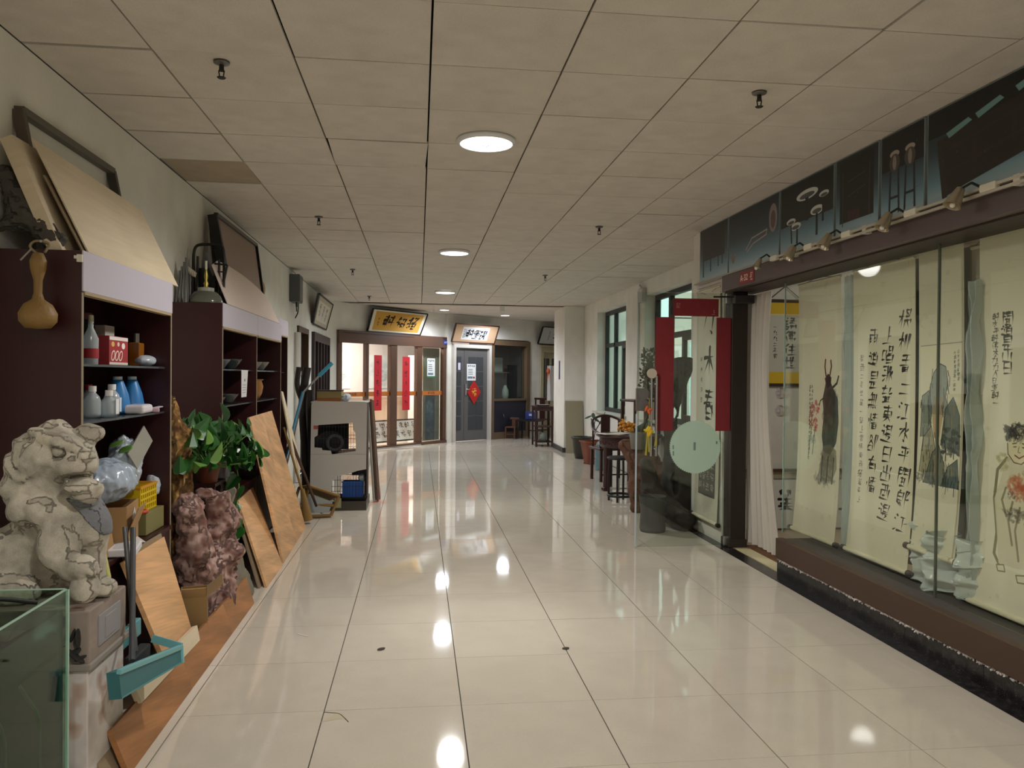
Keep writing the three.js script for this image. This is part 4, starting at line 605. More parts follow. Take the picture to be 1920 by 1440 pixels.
// grey security door and the dark shop window beside it
{
  const d = structure('door_4', 'grey metal security door with a red diamond charm', [0.75, 0, -17.69], TB), g = mat(0x6d6c6c, 0.35, { metalness: 0.35 }), gd = mat(0x3f4347, 0.3);
  part(d, 'frame', [ext(0.0, 0.06, 0, 2.2, -0.1, 0.05), ext(1.10, 1.18, 0, 2.2, -0.1, 0.05), ext(0.06, 1.10, 2.12, 2.2, -0.1, 0.05)], mat(0xcfc9c2, 0.4));
  part(d, 'leaf', [ext(0.06, 0.36, 0.01, 2.12, -0.06, -0.02), ext(0.37, 1.10, 0.01, 2.12, -0.06, -0.02)], g);
  for (const [a, b] of [[0.50, 0.72], [0.74, 0.96]]) for (let i = 0; i < 5; i++) part(d, 'pane', ext(a, b, 0.25 + i * 0.34, 0.56 + i * 0.34, -0.02, -0.012), gd);
  for (let i = 0; i < 5; i++) part(d, 'pane', ext(0.14, 0.27, 0.25 + i * 0.34, 0.56 + i * 0.34, -0.02, -0.012), gd);
  part(d, 'lock', [ext(0.385, 0.43, 1.05, 1.3, -0.02, 0.005, 0.004), bar([0.41, 1.18, 0.005], [0.49, 1.18, 0.03], 0.008)], m.steel);
  part(d, 'sticker', ext(0.17, 0.24, 1.62, 1.78, -0.012, -0.009), mat(0xd8d4ea, 0.5));
  const nT = canvasTex(128, 200, (c, w, h) => { fill(c, '#e9ecec', 0, 0, w, h); [...'東西有道'].forEach((ch, i) => brush(c, ch, 12 + i * 27, 14, 23, '#2b3136', 0.16)); for (let i = 0; i < 4; i++) fill(c, '#59656d', 18, 62 + i * 20, 64 + (i * 31) % 30, 7); fill(c, '#6d8396', 12, 150, 72, 26); oval(c, 102, 164, 13, 13, '#a8323a'); });
  part(d, 'notice', plate([[0.44, 1.38, -0.009], [0.72, 1.38, -0.009], [0.72, 1.76, -0.009], [0.44, 1.76, -0.009]], 0.001, true), printed(nT, 0.6));
  const ch = thing('fu_charm', 'red diamond good luck charm on the grey security door', 'charm', [0.75, 0, -17.69], TB);
  const dia = new THREE.Shape([new THREE.Vector2(0.66, 0.84), new THREE.Vector2(0.87, 1.11), new THREE.Vector2(0.66, 1.38), new THREE.Vector2(0.45, 1.11)].map((p) => new THREE.Vector2(p.x, p.y)));
  const cd = part(ch, 'card', new THREE.ExtrudeGeometry(dia, { depth: 0.006, bevelEnabled: true, bevelSize: 0.006, bevelThickness: 0.003, bevelSegments: 1 }), mat(0xb81c1e, 0.6), [0, 0, -0.003]);
  const fT = canvasTex(128, 128, (c, w, h) => { fill(c, '#b81c1e', 0, 0, w, h); brush(c, '福', 20, 18, 92, '#e0b13a', 0.14); });
  part(cd, 'character', plate([[0.56, 1.0, 0.0105], [0.76, 1.0, 0.0105], [0.76, 1.22, 0.0105], [0.56, 1.22, 0.0105]], 0.001, true), printed(fT, 0.5));
  const w = structure('window_5', 'dark shop window with brown frame beside the security door', [0.75, 0, -17.69], TB), fr = mat(0x6b5742, 0.45);
  part(w, 'window_frame', [ext(1.19, 1.27, 0, 2.34, -0.12, 0.05), ext(2.40, 2.52, 0, 2.34, -0.12, 0.05), ext(1.27, 2.40, 2.22, 2.34, -0.12, 0.05), ext(1.27, 2.40, 0.0, 0.16, -0.12, 0.05), ext(1.27, 2.40, 0.90, 0.95, -0.12, 0.05)], fr);
  part(w, 'pane', ext(1.27, 2.40, 0.95, 2.22, -0.05, -0.044), m.glass);
  const lp = part(w, 'lower_panel', ext(1.27, 2.40, 0.16, 0.90, -0.06, 0.02), mat(0x1d1f2e, 0.4));
  part(lp, 'panel_handle', tube([[1.62, 0.58, 0.02], [1.60, 0.54, 0.05], [1.64, 0.50, 0.02]], 0.006, 10, 6), m.steel);
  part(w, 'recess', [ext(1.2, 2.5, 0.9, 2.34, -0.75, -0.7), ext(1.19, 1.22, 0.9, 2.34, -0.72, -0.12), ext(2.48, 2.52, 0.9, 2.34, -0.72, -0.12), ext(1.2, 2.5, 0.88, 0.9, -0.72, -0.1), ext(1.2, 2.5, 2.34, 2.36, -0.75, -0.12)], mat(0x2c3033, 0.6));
  const vase = thing('white_vase', 'pale porcelain vase standing in the dark shop window', 'vase', [0.75, 0, -17.69], TB);
  part(vase, 'body', at(lathe([[0.0, 0], [0.06, 0], [0.09, 0.1], [0.085, 0.24], [0.04, 0.33], [0.045, 0.36]], 20), [2.05, 0.905, -0.35]), mat(0xaebdb4, 0.25));
  const pic = thing('small_picture', 'small pale picture in the dark shop window', 'picture', [0.75, 0, -17.69], TB); part(pic, 'card', ext(1.9, 2.25, 1.6, 1.95, -0.66, -0.64), mat(0xa8b4ae, 0.6)); part(pic, 'ledge', ext(1.75, 2.35, 1.57, 1.59, -0.69, -0.5), mat(0x77807c, 0.4));
  for (let i = 0; i < 4; i++) { const s = thing('inkstone', ['small tan inkstone at the left of the dark shop window', 'small dark inkstone in the dark shop window', 'small pale inkstone near the vase', 'small brown inkstone near the vase'][i], 'inkstone', [0.75, 0, -17.69], TB, 'inkstones in the dark shop window'); part(s, 'stone', at(box(0.12, 0.035, 0.08, 0.01), [1.45 + i * 0.14, 0.921, -0.3 + (i % 2) * 0.08]), mat([0x8d7a52, 0x3d3a36, 0xa8a79a, 0x6b5236][i], 0.5)); }
  const d5 = structure('door_5', 'cream carved door half hidden by the pillar', [0.75, 0, -17.69], TB), cr = mat(0xb3a98c, 0.55);
  part(d5, 'frame', [ext(2.92, 3.02, 0, 2.30, -0.1, 0.05), ext(3.75, 3.85, 0, 2.30, -0.1, 0.05), ext(3.02, 3.75, 2.1, 2.30, -0.1, 0.06, 0.01)], cr);
  part(d5, 'cornice', [ext(2.88, 3.9, 2.24, 2.27, 0.05, 0.1), ext(2.90, 3.88, 2.15, 2.18, 0.05, 0.08)], cr);
  part(d5, 'leaf', [ext(3.02, 3.38, 0, 2.1, -0.08, -0.05), ext(3.39, 3.75, 0, 2.1, -0.08, -0.05)], cr);
  for (const [a, b] of [[3.07, 3.19], [3.22, 3.34], [3.44, 3.56], [3.59, 3.71]]) part(d5, 'panel', ext(a, b, 0.9, 1.95, -0.05, -0.045), mat(0x40403c, 0.3));
}
// furniture at the far right
function simpleChair(name, label, pos, turn, mt, s = 1, back = 0.42) {
  const c = thing(name, label, 'chair', pos, turn); const h = 0.44 * s, w = 0.2 * s;
  part(c, 'seat', at(box(0.42 * s, 0.03, 0.42 * s, 0.008), [0, h, 0]), mt);
  for (const [x, z] of [[-w, w], [w, w], [-w, -w], [w, -w]]) part(c, 'leg', at(box(0.03, h, 0.03), [x * 0.92, h / 2, z * 0.92]), mt);
  part(c, 'backrest', [at(box(0.03, back, 0.03), [-w * 0.92, h + back / 2, -w * 0.92]), at(box(0.03, back, 0.03), [w * 0.92, h + back / 2, -w * 0.92]), at(box(0.44 * s, 0.05, 0.03, 0.01), [0, h + back, -w * 0.92]), at(box(0.14 * s, back, 0.02), [0, h + back / 2, -w * 0.92])], mt);
  part(c, 'stretcher', [at(box(0.36 * s, 0.02, 0.02), [0, h * 0.4, w * 0.92]), at(box(0.36 * s, 0.02, 0.02), [0, h * 0.4, -w * 0.92])], mt);
  return c;
}
simpleChair('small_wooden_chair', 'small brown wooden chair below the dark shop window', [2.22, 0, -18.72], -0.5, mat(0x5a3a2a, 0.5), 0.62, 0.2);
simpleChair('red_wood_chair', 'dark red chair with open back beside the pillar recess', [2.92, 0, -19.05], -0.6, m.rosewood, 1, 0.5);
{
  const t = thing('low_black_table', 'low black table holding the blue case', 'table', [2.62, 0, -18.55], -0.6); part(t, 'top', at(box(0.6, 0.03, 0.35, 0.006), [0, 0.44, 0]), m.black); for (const [x, z] of [[-0.27, 0.14], [0.27, 0.14], [-0.27, -0.14], [0.27, -0.14]]) part(t, 'leg', at(box(0.03, 0.43, 0.03), [x, 0.215, z]), m.black);
  const b = thing('blue_case', 'blue case standing on the low black table', 'case', [2.66, 0.457, -18.55], -0.6); const cb = part(b, 'body', at(box(0.3, 0.2, 0.1, 0.02), [0, 0.1, 0]), mat(0x26346b, 0.5)); part(cb, 'label_patch', at(box(0.08, 0.05, 0.004), [0.0, 0.12, 0.052]), mat(0x9fb4dc, 0.5));
  const e = thing('rosewood_stand', 'tall rosewood stand with shelf beside the pillar', 'stand', [2.62, 0, -16.75], 0); part(e, 'top', at(box(0.4, 0.03, 0.6, 0.008), [0.02, 0.84, 0]), m.rosewood); part(e, 'shelf', at(box(0.34, 0.02, 0.54), [0.02, 0.42, 0]), m.rosewood); part(e, 'lower_shelf', at(box(0.34, 0.02, 0.54), [0.02, 0.1, 0]), m.rosewood);
  for (const [x, z] of [[-0.15, 0.27], [0.19, 0.27], [-0.15, -0.27], [0.19, -0.27]]) part(e, 'leg', at(box(0.04, 0.83, 0.04, 0.008), [x, 0.415, z]), m.rosewood); part(e, 'apron', at(box(0.36, 0.06, 0.56), [0.02, 0.79, 0]), m.rosewood);
  const tr = thing('round_tray', 'pale round tray on the rosewood stand', 'tray', [2.64, 0.856, -16.68]); part(tr, 'dish', lathe([[0, 0], [0.12, 0], [0.16, 0.03], [0.15, 0.03], [0.11, 0.01], [0, 0.008]], 24), mat(0x9a9894, 0.3));
  const jar = thing('glass_jar', 'small glass jar on the lower shelf of the rosewood stand', 'jar', [2.64, 0.11, -16.62]); part(jar, 'body', lathe([[0, 0.002], [0.07, 0.002], [0.08, 0.1], [0.05, 0.16], [0.05, 0.19]], 20), mat(0x6e7a72, 0.2));
  const cl = thing('white_cloth', 'white cloth with an orange tassel hung behind the pillar', 'cloth', [3.16, 0, -18.85], TB);
  const g = new THREE.PlaneGeometry(0.42, 0.85, 20, 16), p = g.attributes.position; for (let i = 0; i < p.count; i++) p.setZ(i, 0.02 * Math.sin(p.getX(i) * 40) + 0.02 * fbm(p.getX(i) * 6, p.getY(i) * 4, 2)); g.computeVertexNormals();
  part(cl, 'cloth', g.translate(0.1, 1.33, 0), mat(0xd8d3d0, 0.8)); part(cl, 'tassel', [at(sph(0.05, 10), [-0.12, 1.62, 0.03], [0, 0, 0], [1, 1.4, 0.8]), bar([-0.12, 1.6, 0.03], [-0.16, 1.42, 0.03], 0.02, 8, 0.01)], mat(0xc05a34, 0.7)); part(cl, 'rod', bar([-0.14, 1.76, 0], [0.33, 1.76, 0], 0.008), m.dark);
  const bl = thing('purple_strip', 'narrow purple sign strip on the side of the pillar', 'sign', [2.826, 1.62, -15.78]); part(bl, 'plate', box(0.006, 0.38, 0.12), mat(0x35305a, 0.5)); part(bl, 'screw', [at(cyl(0.006, 0.006, 0.01, 8), [-0.003, 0.17, 0], [0, 0, Math.PI / 2])], m.steel);
  const em = thing('emergency_light', 'small white box hanging at the far ceiling joint', 'emergency light', [1.6, 2.80, -15.30]); part(em, 'box', box(0.09, 0.11, 0.06, 0.006), m.white); part(em, 'stem', at(cyl(0.006, 0.006, 0.03), [0, 0.06, 0]), m.dark);
}
// left wall, far stretch: door, dark windows, leaning plaque, electric box
{
  const d = structure('door_3', 'dark olive door in the left wall past the cabinets'); part(d, 'frame', [ext(-1.76, -1.66, 0, 2.16, -11.25, -11.33), ext(-1.76, -1.66, 0, 2.16, -12.17, -12.25), ext(-1.76, -1.66, 2.08, 2.16, -11.33, -12.17)], mat(0x4a3322, 0.5)); const lf = part(d, 'leaf', ext(-1.80, -1.75, 0, 2.08, -11.33, -12.17), mat(0x2c2a1c, 0.5));
  part(lf, 'handle', bar([-1.75, 1.0, -11.42], [-1.72, 1.0, -11.50], 0.012), m.steel);
  const w = structure('window_4', 'dark framed glazing in the left wall below the leaning plaque'); const fr = mat(0x2e2426, 0.4);
  part(w, 'window_frame', [ext(-1.8, -1.64, 0, 2.16, -12.75, -12.83), ext(-1.8, -1.64, 0, 2.16, -14.87, -14.95), ext(-1.8, -1.64, 2.02, 2.16, -12.83, -14.87), ext(-1.8, -1.66, 0, 0.3, -12.83, -14.87)], fr);
  for (let i = 0; i < 4; i++) part(w, 'mullion', ext(-1.76, -1.64, 0.3, 2.02, -13.2 - i * 0.41, -13.25 - i * 0.41), fr);
  for (let i = 0; i < 5; i++) part(w, 'pane', ext(-1.73, -1.722, 0.3, 2.02, i ? -13.25 - (i - 1) * 0.41 : -12.83, i < 4 ? -13.2 - i * 0.41 : -14.87), mat(0x0e1016, 0.06));
  const lT = canvasTex(256, 96, (c, w2, h) => { fill(c, '#b5ab98', 0, 0, w2, h); fill(c, '#cfc9ba', 24, 14, w2 - 48, h - 28); scribble(c, 50, 24, 24, 24, 2, '#59564c', 3, 0.1); scribble(c, 110, 24, 24, 24, 2, '#59564c', 5, 0.1); scribble(c, 170, 24, 24, 24, 2, '#59564c', 8, 0.1); });
  const q = [[-1.665, 2.285, -12.72], [-1.665, 2.285, -14.45], [-1.49, 2.69, -13.92], [-1.49, 2.69, -12.05]];
  tiltSign('leaning_plaque', 'pale plaque leaning out from the left wall above dark glazing', [0, 0, 0], 0, q, m.black, lT, 0.022);
  const e = thing('electric_box', 'grey electric box high on the left wall with loose wires', 'electric box', [-1.69, 2.43, -10.72]); const eb = part(e, 'body', at(box(0.13, 0.36, 0.30, 0.01), [0.066, 0.18, 0]), mat(0x54585a, 0.5)); part(eb, 'lid_edge', at(box(0.006, 0.32, 0.26), [0.133, 0.18, 0]), mat(0x5f6466, 0.45));
  part(e, 'wires', [tube([[0.08, 0, -0.1], [0.07, -0.12, -0.13], [0.05, -0.2, -0.05]], 0.008, 14, 6), tube([[0.06, 0, -0.05], [0.05, -0.1, -0.16], [0.03, -0.05, -0.28], [0.02, 0.2, -0.3]], 0.007, 16, 6), tube([[0.08, 0, 0.06], [0.08, -0.06, 0.05]], 0.012, 6, 6)], m.dark);
  const pp = thing('white_pipe', 'white drain pipe on the left wall past the cabinets', 'pipe', [-1.645, 0, -11.05]); part(pp, 'pipe', at(cyl(0.04, 0.04, 2.05, 16), [0, 1.03, 0]), m.white); part(pp, 'collar', [at(cyl(0.048, 0.048, 0.05, 16), [0, 0.75, 0]), at(cyl(0.048, 0.048, 0.05, 16), [0, 1.5, 0])], m.white);
}

// ---------- the window bay on the right ----------
solo('tan_board', 'tan hardboard sheet standing against the white pillar', 'board', plate([[2.85, 0.001, -15.12], [3.20, 0.001, -15.12], [3.20, 1.01, -15.235], [2.85, 1.01, -15.235]], 0.008), mat(0x9a9279, 0.85));
{
  const pot = thing('dark_pot', 'wide dark glazed plant pot beside the pillar', 'pot', [2.95, 0, -14.1]); const pb = part(pot, 'body', lathe([[0.0, 0.0], [0.12, 0.0], [0.15, 0.12], [0.17, 0.34], [0.195, 0.37], [0.195, 0.40], [0.165, 0.40], [0.15, 0.33], [0.0, 0.31]], 36), mat(0x2d2b22, 0.35)); part(pb, 'soil', at(cyl(0.155, 0.155, 0.02), [0, 0.335, 0]), mat(0x1c1814, 0.95));
  const sq = thing('rust_pot', 'square flared rust brown plant pot', 'pot', [2.96, 0, -13.18], 0.3);
  const prof = new THREE.CylinderGeometry(0.235, 0.165, 0.36, 4, 1, true, Math.PI / 4); const sb = part(sq, 'body', [at(prof, [0, 0.2, 0]), at(new THREE.CylinderGeometry(0.165, 0.165, 0.02, 4, 1, false, Math.PI / 4), [0, 0.02, 0])], mat(0x7a3a24, 0.5)); part(sb, 'rim', [at(new THREE.CylinderGeometry(0.262, 0.25, 0.03, 4, 1, true, Math.PI / 4), [0, 0.385, 0]), at(new THREE.CylinderGeometry(0.215, 0.215, 0.026, 4, 1, true, Math.PI / 4), [0, 0.385, 0])], mat(0x8a4830, 0.5)); part(sb, 'soil', at(new THREE.CylinderGeometry(0.215, 0.215, 0.02, 4, 1, false, Math.PI / 4), [0, 0.35, 0]), mat(0x1e1914, 0.95));
  for (const [x, z] of [[-0.1, 0.1], [0.1, 0.1], [-0.1, -0.1], [0.1, -0.1]]) part(sq, 'foot', at(box(0.04, 0.02, 0.04), [x, 0.01, z]), mat(0x6a3220, 0.6));
  const pl = thing('bare_shrub', 'sparse dark shrub growing in the rust brown pot', 'plant', [2.96, 0.36, -13.18]);
  const st = [[[0, 0, 0], [0.03, 0.2, 0.02], [0.12, 0.36, 0.02], [0.2, 0.52, 0.0]], [[0, 0, 0], [-0.02, 0.25, 0], [-0.05, 0.42, 0.03]], [[0.03, 0.2, 0.02], [0.0, 0.33, 0.06], [0.05, 0.46, 0.08]]]; for (const q of st) part(pl, 'stem', tube(q, 0.008, 14, 6), mat(0x2a241c, 0.8));
  const lf = (x, y, z, a, b, s) => at(new THREE.SphereGeometry(s, 10, 6), [x, y, z], [a, b, 0.3], [1, 0.1, 0.45]); for (const [x, y, z, a, b] of [[-0.1, 0.44, 0.03, 0.2, 0.4], [-0.02, 0.47, 0.06, 0.3, 1.4], [0.08, 0.47, 0.08, -0.2, 0.2], [0.03, 0.4, 0.05, 0.5, 2.4], [0.13, 0.36, 0.02, 0.3, 0.9]]) part(pl, 'leaf', lf(x, y, z, a, b, 0.075), m.leafDull);
  const jug = thing('water_bottle', 'large pale blue water bottle on the floor by the table', 'bottle', [2.92, 0, -12.3]); const jb = part(jug, 'body', lathe([[0, 0.004], [0.12, 0.004], [0.135, 0.03], [0.135, 0.16], [0.125, 0.18], [0.135, 0.2], [0.135, 0.36], [0.09, 0.45], [0.03, 0.49], [0.028, 0.53]], 28), new THREE.MeshPhysicalMaterial({ color: 0xa6cdd4, roughness: 0.15, transmission: 0.7, thickness: 0 })); part(jb, 'cap', at(cyl(0.034, 0.036, 0.06, 20), [0, 0.55, 0]), mat(0x6cc0d4, 0.4));
}
// round rosewood table, and what stands on it
{
  const t = thing('round_table', 'dark rosewood round table with carved apron by the window', 'table', [2.76, 0, -10.15]);
  part(t, 'tabletop', lathe([[0, 0.69], [0.40, 0.69], [0.425, 0.70], [0.44, 0.715], [0.43, 0.73], [0, 0.732]], 56), m.rosewood);
  const ap = part(t, 'apron', lathe([[0.36, 0.56], [0.38, 0.57], [0.39, 0.69], [0.37, 0.69]], 48), m.rosewood);
  for (let i = 0; i < 5; i++) { const a = i * 1.2566 + 2.83; part(t, 'leg', [at(box(0.07, 0.66, 0.07, 0.012), [0.34 * Math.cos(a), 0.33, 0.34 * Math.sin(a)], [0, -a, 0]), at(box(0.09, 0.05, 0.08, 0.02), [0.36 * Math.cos(a), 0.027, 0.36 * Math.sin(a)], [0, -a, 0])], m.rosewood); }
  const carve = []; for (let i = 0; i < 40; i++) { const a = i / 40 * 6.2832; carve.push(at(new THREE.TorusGeometry(0.022, 0.006, 5, 10), [0.385 * Math.cos(a), 0.62 + 0.02 * (i % 2), 0.385 * Math.sin(a)], [0, Math.PI / 2 - a, 0])); } part(ap, 'carving', carve, mat(0x42211c, 0.35)).userData.kind = 'stuff';
  const nb = thing('open_book', 'white open book lying on the round table', 'book', [2.52, 0.733, -10.05], 0.3); part(nb, 'left_page', at(box(0.19, 0.012, 0.26, 0.004), [-0.1, 0.008, 0], [0, 0, -0.06]), mat(0xd6d2c8, 0.8)); part(nb, 'right_page', at(box(0.19, 0.012, 0.26, 0.004), [0.1, 0.008, 0], [0, 0, 0.06]), mat(0xdad6cc, 0.8));
  const fl = thing('flower_bouquet', 'orange yellow flower bouquet in teal paper on the round table', 'flowers', [2.72, 0.732, -9.9]);
  part(fl, 'wrap', at(new THREE.ConeGeometry(0.1, 0.3, 14, 1, true), [0.1, 0.075, 0], [0, 0, 1.75]), mat(0x17423f, 0.6)); const rr = rng(12), pet = []; for (let i = 0; i < 60; i++) { const a = rr() * 6.28, b = rr() * 1.5, d = 0.06 + rr() * 0.09; pet.push(at(new THREE.SphereGeometry(0.028, 7, 5), [-0.08 + d * Math.cos(a) * Math.cos(b), 0.06 + d * Math.sin(b) * 0.9, d * Math.sin(a) * Math.cos(b)], [rr() * 3, rr() * 3, 0], [1, 0.35, 0.7])); } part(fl, 'blossoms', pet, mat(0xc9882a, 0.7)).userData.kind = 'stuff';
  // chair put up on the table
  const c = thing('raised_chair', 'rosewood chair standing up on the round table', 'chair', [2.92, 0.733, -10.2], -1.35);
  part(c, 'seat', at(box(0.42, 0.03, 0.40, 0.01), [0, 0.44, 0]), m.rosewood); for (const [x, z] of [[-0.18, 0.17], [0.18, 0.17]]) part(c, 'leg', at(box(0.035, 0.43, 0.035), [x, 0.215, z]), m.rosewood);
  for (const x of [-0.18, 0.18]) part(c, 'back_post', at(box(0.035, 0.86, 0.035), [x, 0.43, -0.18]), m.rosewood); part(c, 'top_rail', at(box(0.50, 0.05, 0.04, 0.015), [0, 0.87, -0.18]), m.rosewood); part(c, 'splat', at(box(0.13, 0.38, 0.018), [0, 0.66, -0.18]), m.rosewood); part(c, 'stretcher', [at(box(0.34, 0.02, 0.02), [0, 0.12, 0.17]), at(box(0.34, 0.02, 0.02), [0, 0.12, -0.18])], m.rosewood);
}
function horseshoeChair(label, pos, turn) {
  const c = thing('horseshoe_chair', label, 'chair', pos, turn, 'rosewood chairs around the round table');
  part(c, 'seat', at(box(0.5, 0.035, 0.44, 0.01), [0, 0.46, 0]), m.rosewood); for (const [x, z] of [[-0.21, 0.18], [0.21, 0.18], [-0.21, -0.18], [0.21, -0.18]]) part(c, 'leg', at(box(0.035, 0.45, 0.035), [x, 0.225, z]), m.rosewood);
  part(c, 'arm_rail', tube([[-0.24, 0.68, 0.18], [-0.26, 0.74, -0.02], [-0.2, 0.86, -0.17], [0, 0.92, -0.21], [0.2, 0.86, -0.17], [0.26, 0.74, -0.02], [0.24, 0.68, 0.18]], 0.018, 40, 8), m.rosewood); part(c, 'splat', at(box(0.14, 0.44, 0.018), [0, 0.69, -0.19]), m.rosewood);
  for (const [x, z, y] of [[-0.22, 0.17, 0.68], [0.22, 0.17, 0.68], [-0.2, -0.17, 0.85], [0.2, -0.17, 0.85]]) part(c, 'arm_post', bar([x, 0.46, z], [x, y, z], 0.014), m.rosewood); part(c, 'foot_rail', at(box(0.42, 0.02, 0.02), [0, 0.1, 0.18]), m.rosewood);
}
horseshoeChair('rosewood horseshoe chair on the far side of the round table', [2.74, 0, -11.1], 0.15);
{
  const s = thing('round_stool', 'small black round stool with ring base by the table', 'stool', [2.40, 0, -9.2]);
  part(s, 'seat', lathe([[0, 0.5], [0.15, 0.5], [0.165, 0.51], [0.16, 0.53], [0, 0.532]], 36), m.black); part(s, 'base_ring', at(new THREE.TorusGeometry(0.145, 0.016, 8, 36), [0, 0.07, 0], [Math.PI / 2, 0, 0]), m.black);
  for (let i = 0; i < 4; i++) { const a = i * 1.571 + 0.5; part(s, 'leg', tube([[0.13 * Math.cos(a), 0.5, 0.13 * Math.sin(a)], [0.145 * Math.cos(a), 0.3, 0.145 * Math.sin(a)], [0.14 * Math.cos(a), 0.0, 0.14 * Math.sin(a)]], 0.014, 10, 8), m.black); }
  // carved tree root and tall pierced scholar's rock behind the glass door
  const root = (x, y, z) => { const n = 0.05 * fbm(x * 7, y * 7, z * 7, 3); let d = capsule(x, y, z, [2.42, 0.0, -8.45], [2.45, 0.62, -8.4], 0.10, 0.15); d = smin(d, capsule(x, y, z, [2.45, 0.45, -8.4], [2.28, 0.72, -8.5], 0.12, 0.08), 0.08); d = smin(d, capsule(x, y, z, [2.42, 0.3, -8.4], [2.66, 0.5, -8.2], 0.12, 0.1), 0.1); d = smin(d, capsule(x, y, z, [2.5, 0.5, -8.3], [2.6, 0.05, -8.0], 0.1, 0.12), 0.08); return Math.max(d + n, 0.004 - y); };
  solo('root_carving', 'gnarled brown tree root carving behind the open glass door', 'root carving', blob(root, [2.45, 0.42, -8.3], 0.62, 64), mat(0x5b3a26, 0.7, { bumpMap: tx.bump, bumpScale: 0.006 }));
  const rk = (x, y, z) => { const w = 0.1 + 0.05 * Math.sin(y * 5) ; let d = Math.max(Math.hypot((x - 2.60 - 0.05 * Math.sin(y * 4)) / 1, (z + 7.85) * 1.1) - w - 0.03, Math.abs(y - 0.85) - 0.83); for (const [hy, hx, r] of [[0.4, 2.58, 0.05], [0.75, 2.62, 0.06], [1.1, 2.6, 0.05], [1.4, 2.58, 0.04]]) d = Math.max(d, 0.0 - (Math.hypot((x - hx) * 1.6, (y - hy) * 0.5) - r)); return d + 0.035 * fbm(x * 8, y * 8, z * 8); };
  solo('pierced_rock', 'tall black pierced ornamental rock behind the glass door', 'rock', blob(rk, [2.60, 0.86, -7.85], 0.92, 72), mat(0x1f1c1a, 0.6));
  const bp = thing('stone_pot', 'grey tapered stone pot standing behind the glass door', 'pot', [2.24, 0, -7.36]); const sp = part(bp, 'body', lathe([[0, 0.0], [0.115, 0.0], [0.125, 0.03], [0.115, 0.2], [0.135, 0.34], [0.12, 0.34], [0.1, 0.25], [0, 0.24]], 26), mat(0x4b4a47, 0.8)); part(sp, 'soil', at(cyl(0.11, 0.11, 0.02), [0, 0.30, 0]), mat(0x272019, 0.95));
  const dk = thing('dark_root', 'dark sprawling root lying at the foot of the pier', 'root carving', [0, 0, 0]); const dr = (x, y, z) => { let d = capsule(x, y, z, [2.35, 0.3, -7.75], [2.52, 0.12, -7.45], 0.10, 0.11); d = smin(d, capsule(x, y, z, [2.35, 0.35, -7.75], [2.3, 0.6, -7.8], 0.1, 0.06), 0.08); d = smin(d, ball(x, y, z, [2.56, 0.1, -7.35], 0.1), 0.06); return Math.max(d + 0.04 * fbm(x * 9, y * 9, z * 9), 0.004 - y); }; part(dk, 'wood', blob(dr, [2.42, 0.3, -7.6], 0.4, 56), mat(0x2a211b, 0.75));
  const tub = thing('metal_bucket', 'grey metal bucket on the root carving', 'bucket', [2.38, 0.70, -8.34]); part(tub, 'body', lathe([[0, 0.0], [0.09, 0.0], [0.11, 0.18], [0.10, 0.18], [0.08, 0.02], [0, 0.02]], 24), mat(0x77746c, 0.5));
  // leafy bonsai above
  const bz = thing('bonsai', 'small leafy bonsai rising behind the glass door handle', 'plant', [2.50, 0.72, -8.36]); part(bz, 'trunk', tube([[-0.1, 0.16, 0.02], [0.0, 0.45, 0.02], [-0.03, 0.7, 0], [0.02, 0.98, 0]], 0.016, 20, 7), mat(0x3c3226, 0.85));
  const g = [], rr = rng(44); for (let i = 0; i < 260; i++) { const h = rr(), a = rr() * 6.28, d = 0.12 * Math.sqrt(rr()) * (1 - 0.4 * h); g.push(at(new THREE.SphereGeometry(0.022, 5, 4), [-0.02 + d * Math.cos(a), 0.55 + 0.52 * h, d * Math.sin(a)], [rr() * 3, rr() * 3, 0], [1, 0.2, 0.6])); } part(bz, 'foliage', g, m.leafDull).userData.kind = 'stuff';
  const cond = thing('conduit', 'white conduit running down the wall between the windows', 'conduit'); part(cond, 'pipe', tube([[3.2, 2.84, -11.28], [3.2, 2.72, -11.34], [3.2, 2.4, -11.34], [3.2, 0.9, -11.34], [3.2, 0.45, -11.34]], 0.016, 30, 8), m.white); part(cond, 'junction_box', ext(3.15, 3.218, 2.56, 2.76, -10.98, -11.16, 0.008), mat(0xbfbbb2, 0.5)); part(cond, 'bend', tube([[3.19, 2.76, -11.34], [3.19, 2.8, -11.2], [3.19, 2.74, -11.1]], 0.014, 10, 8), m.white);
  const lan = thing('red_lantern', 'round red lantern hanging outside the first window', 'lantern', [4.9, 2.2, -18.7]); part(lan, 'globe', lathe([[0, 0], [0.14, 0.03], [0.22, 0.14], [0.22, 0.24], [0.14, 0.35], [0, 0.38]], 24), mat(0xc4232e, 0.7)); part(lan, 'cord', bar([0, 0.38, 0], [0, 0.75, 0], 0.006), m.dark); part(lan, 'bracket', [beam([0, 0.75, 0], [3.6, 0.75, 0], 0.03)], m.dark);
  const stall = thing('blue_stall', 'blue and white stall seen low through the first window', 'stall', [5.0, 0, -19.0]); part(stall, 'base', at(box(0.8, 1.0, 0.6), [0, 0.2, 0]), mat(0x3f6a44, 0.8)); part(stall, 'counter', at(box(0.85, 0.35, 0.65), [0, 0.95, 0]), mat(0x2f8fa8, 0.6)); part(stall, 'awning', at(box(0.9, 0.12, 0.8), [0, 1.35, 0]), mat(0xd9d6d2, 0.7)); part(stall, 'red_trim', at(box(0.9, 0.06, 0.7), [0, 1.22, 0]), mat(0xb04a48, 0.7));
}

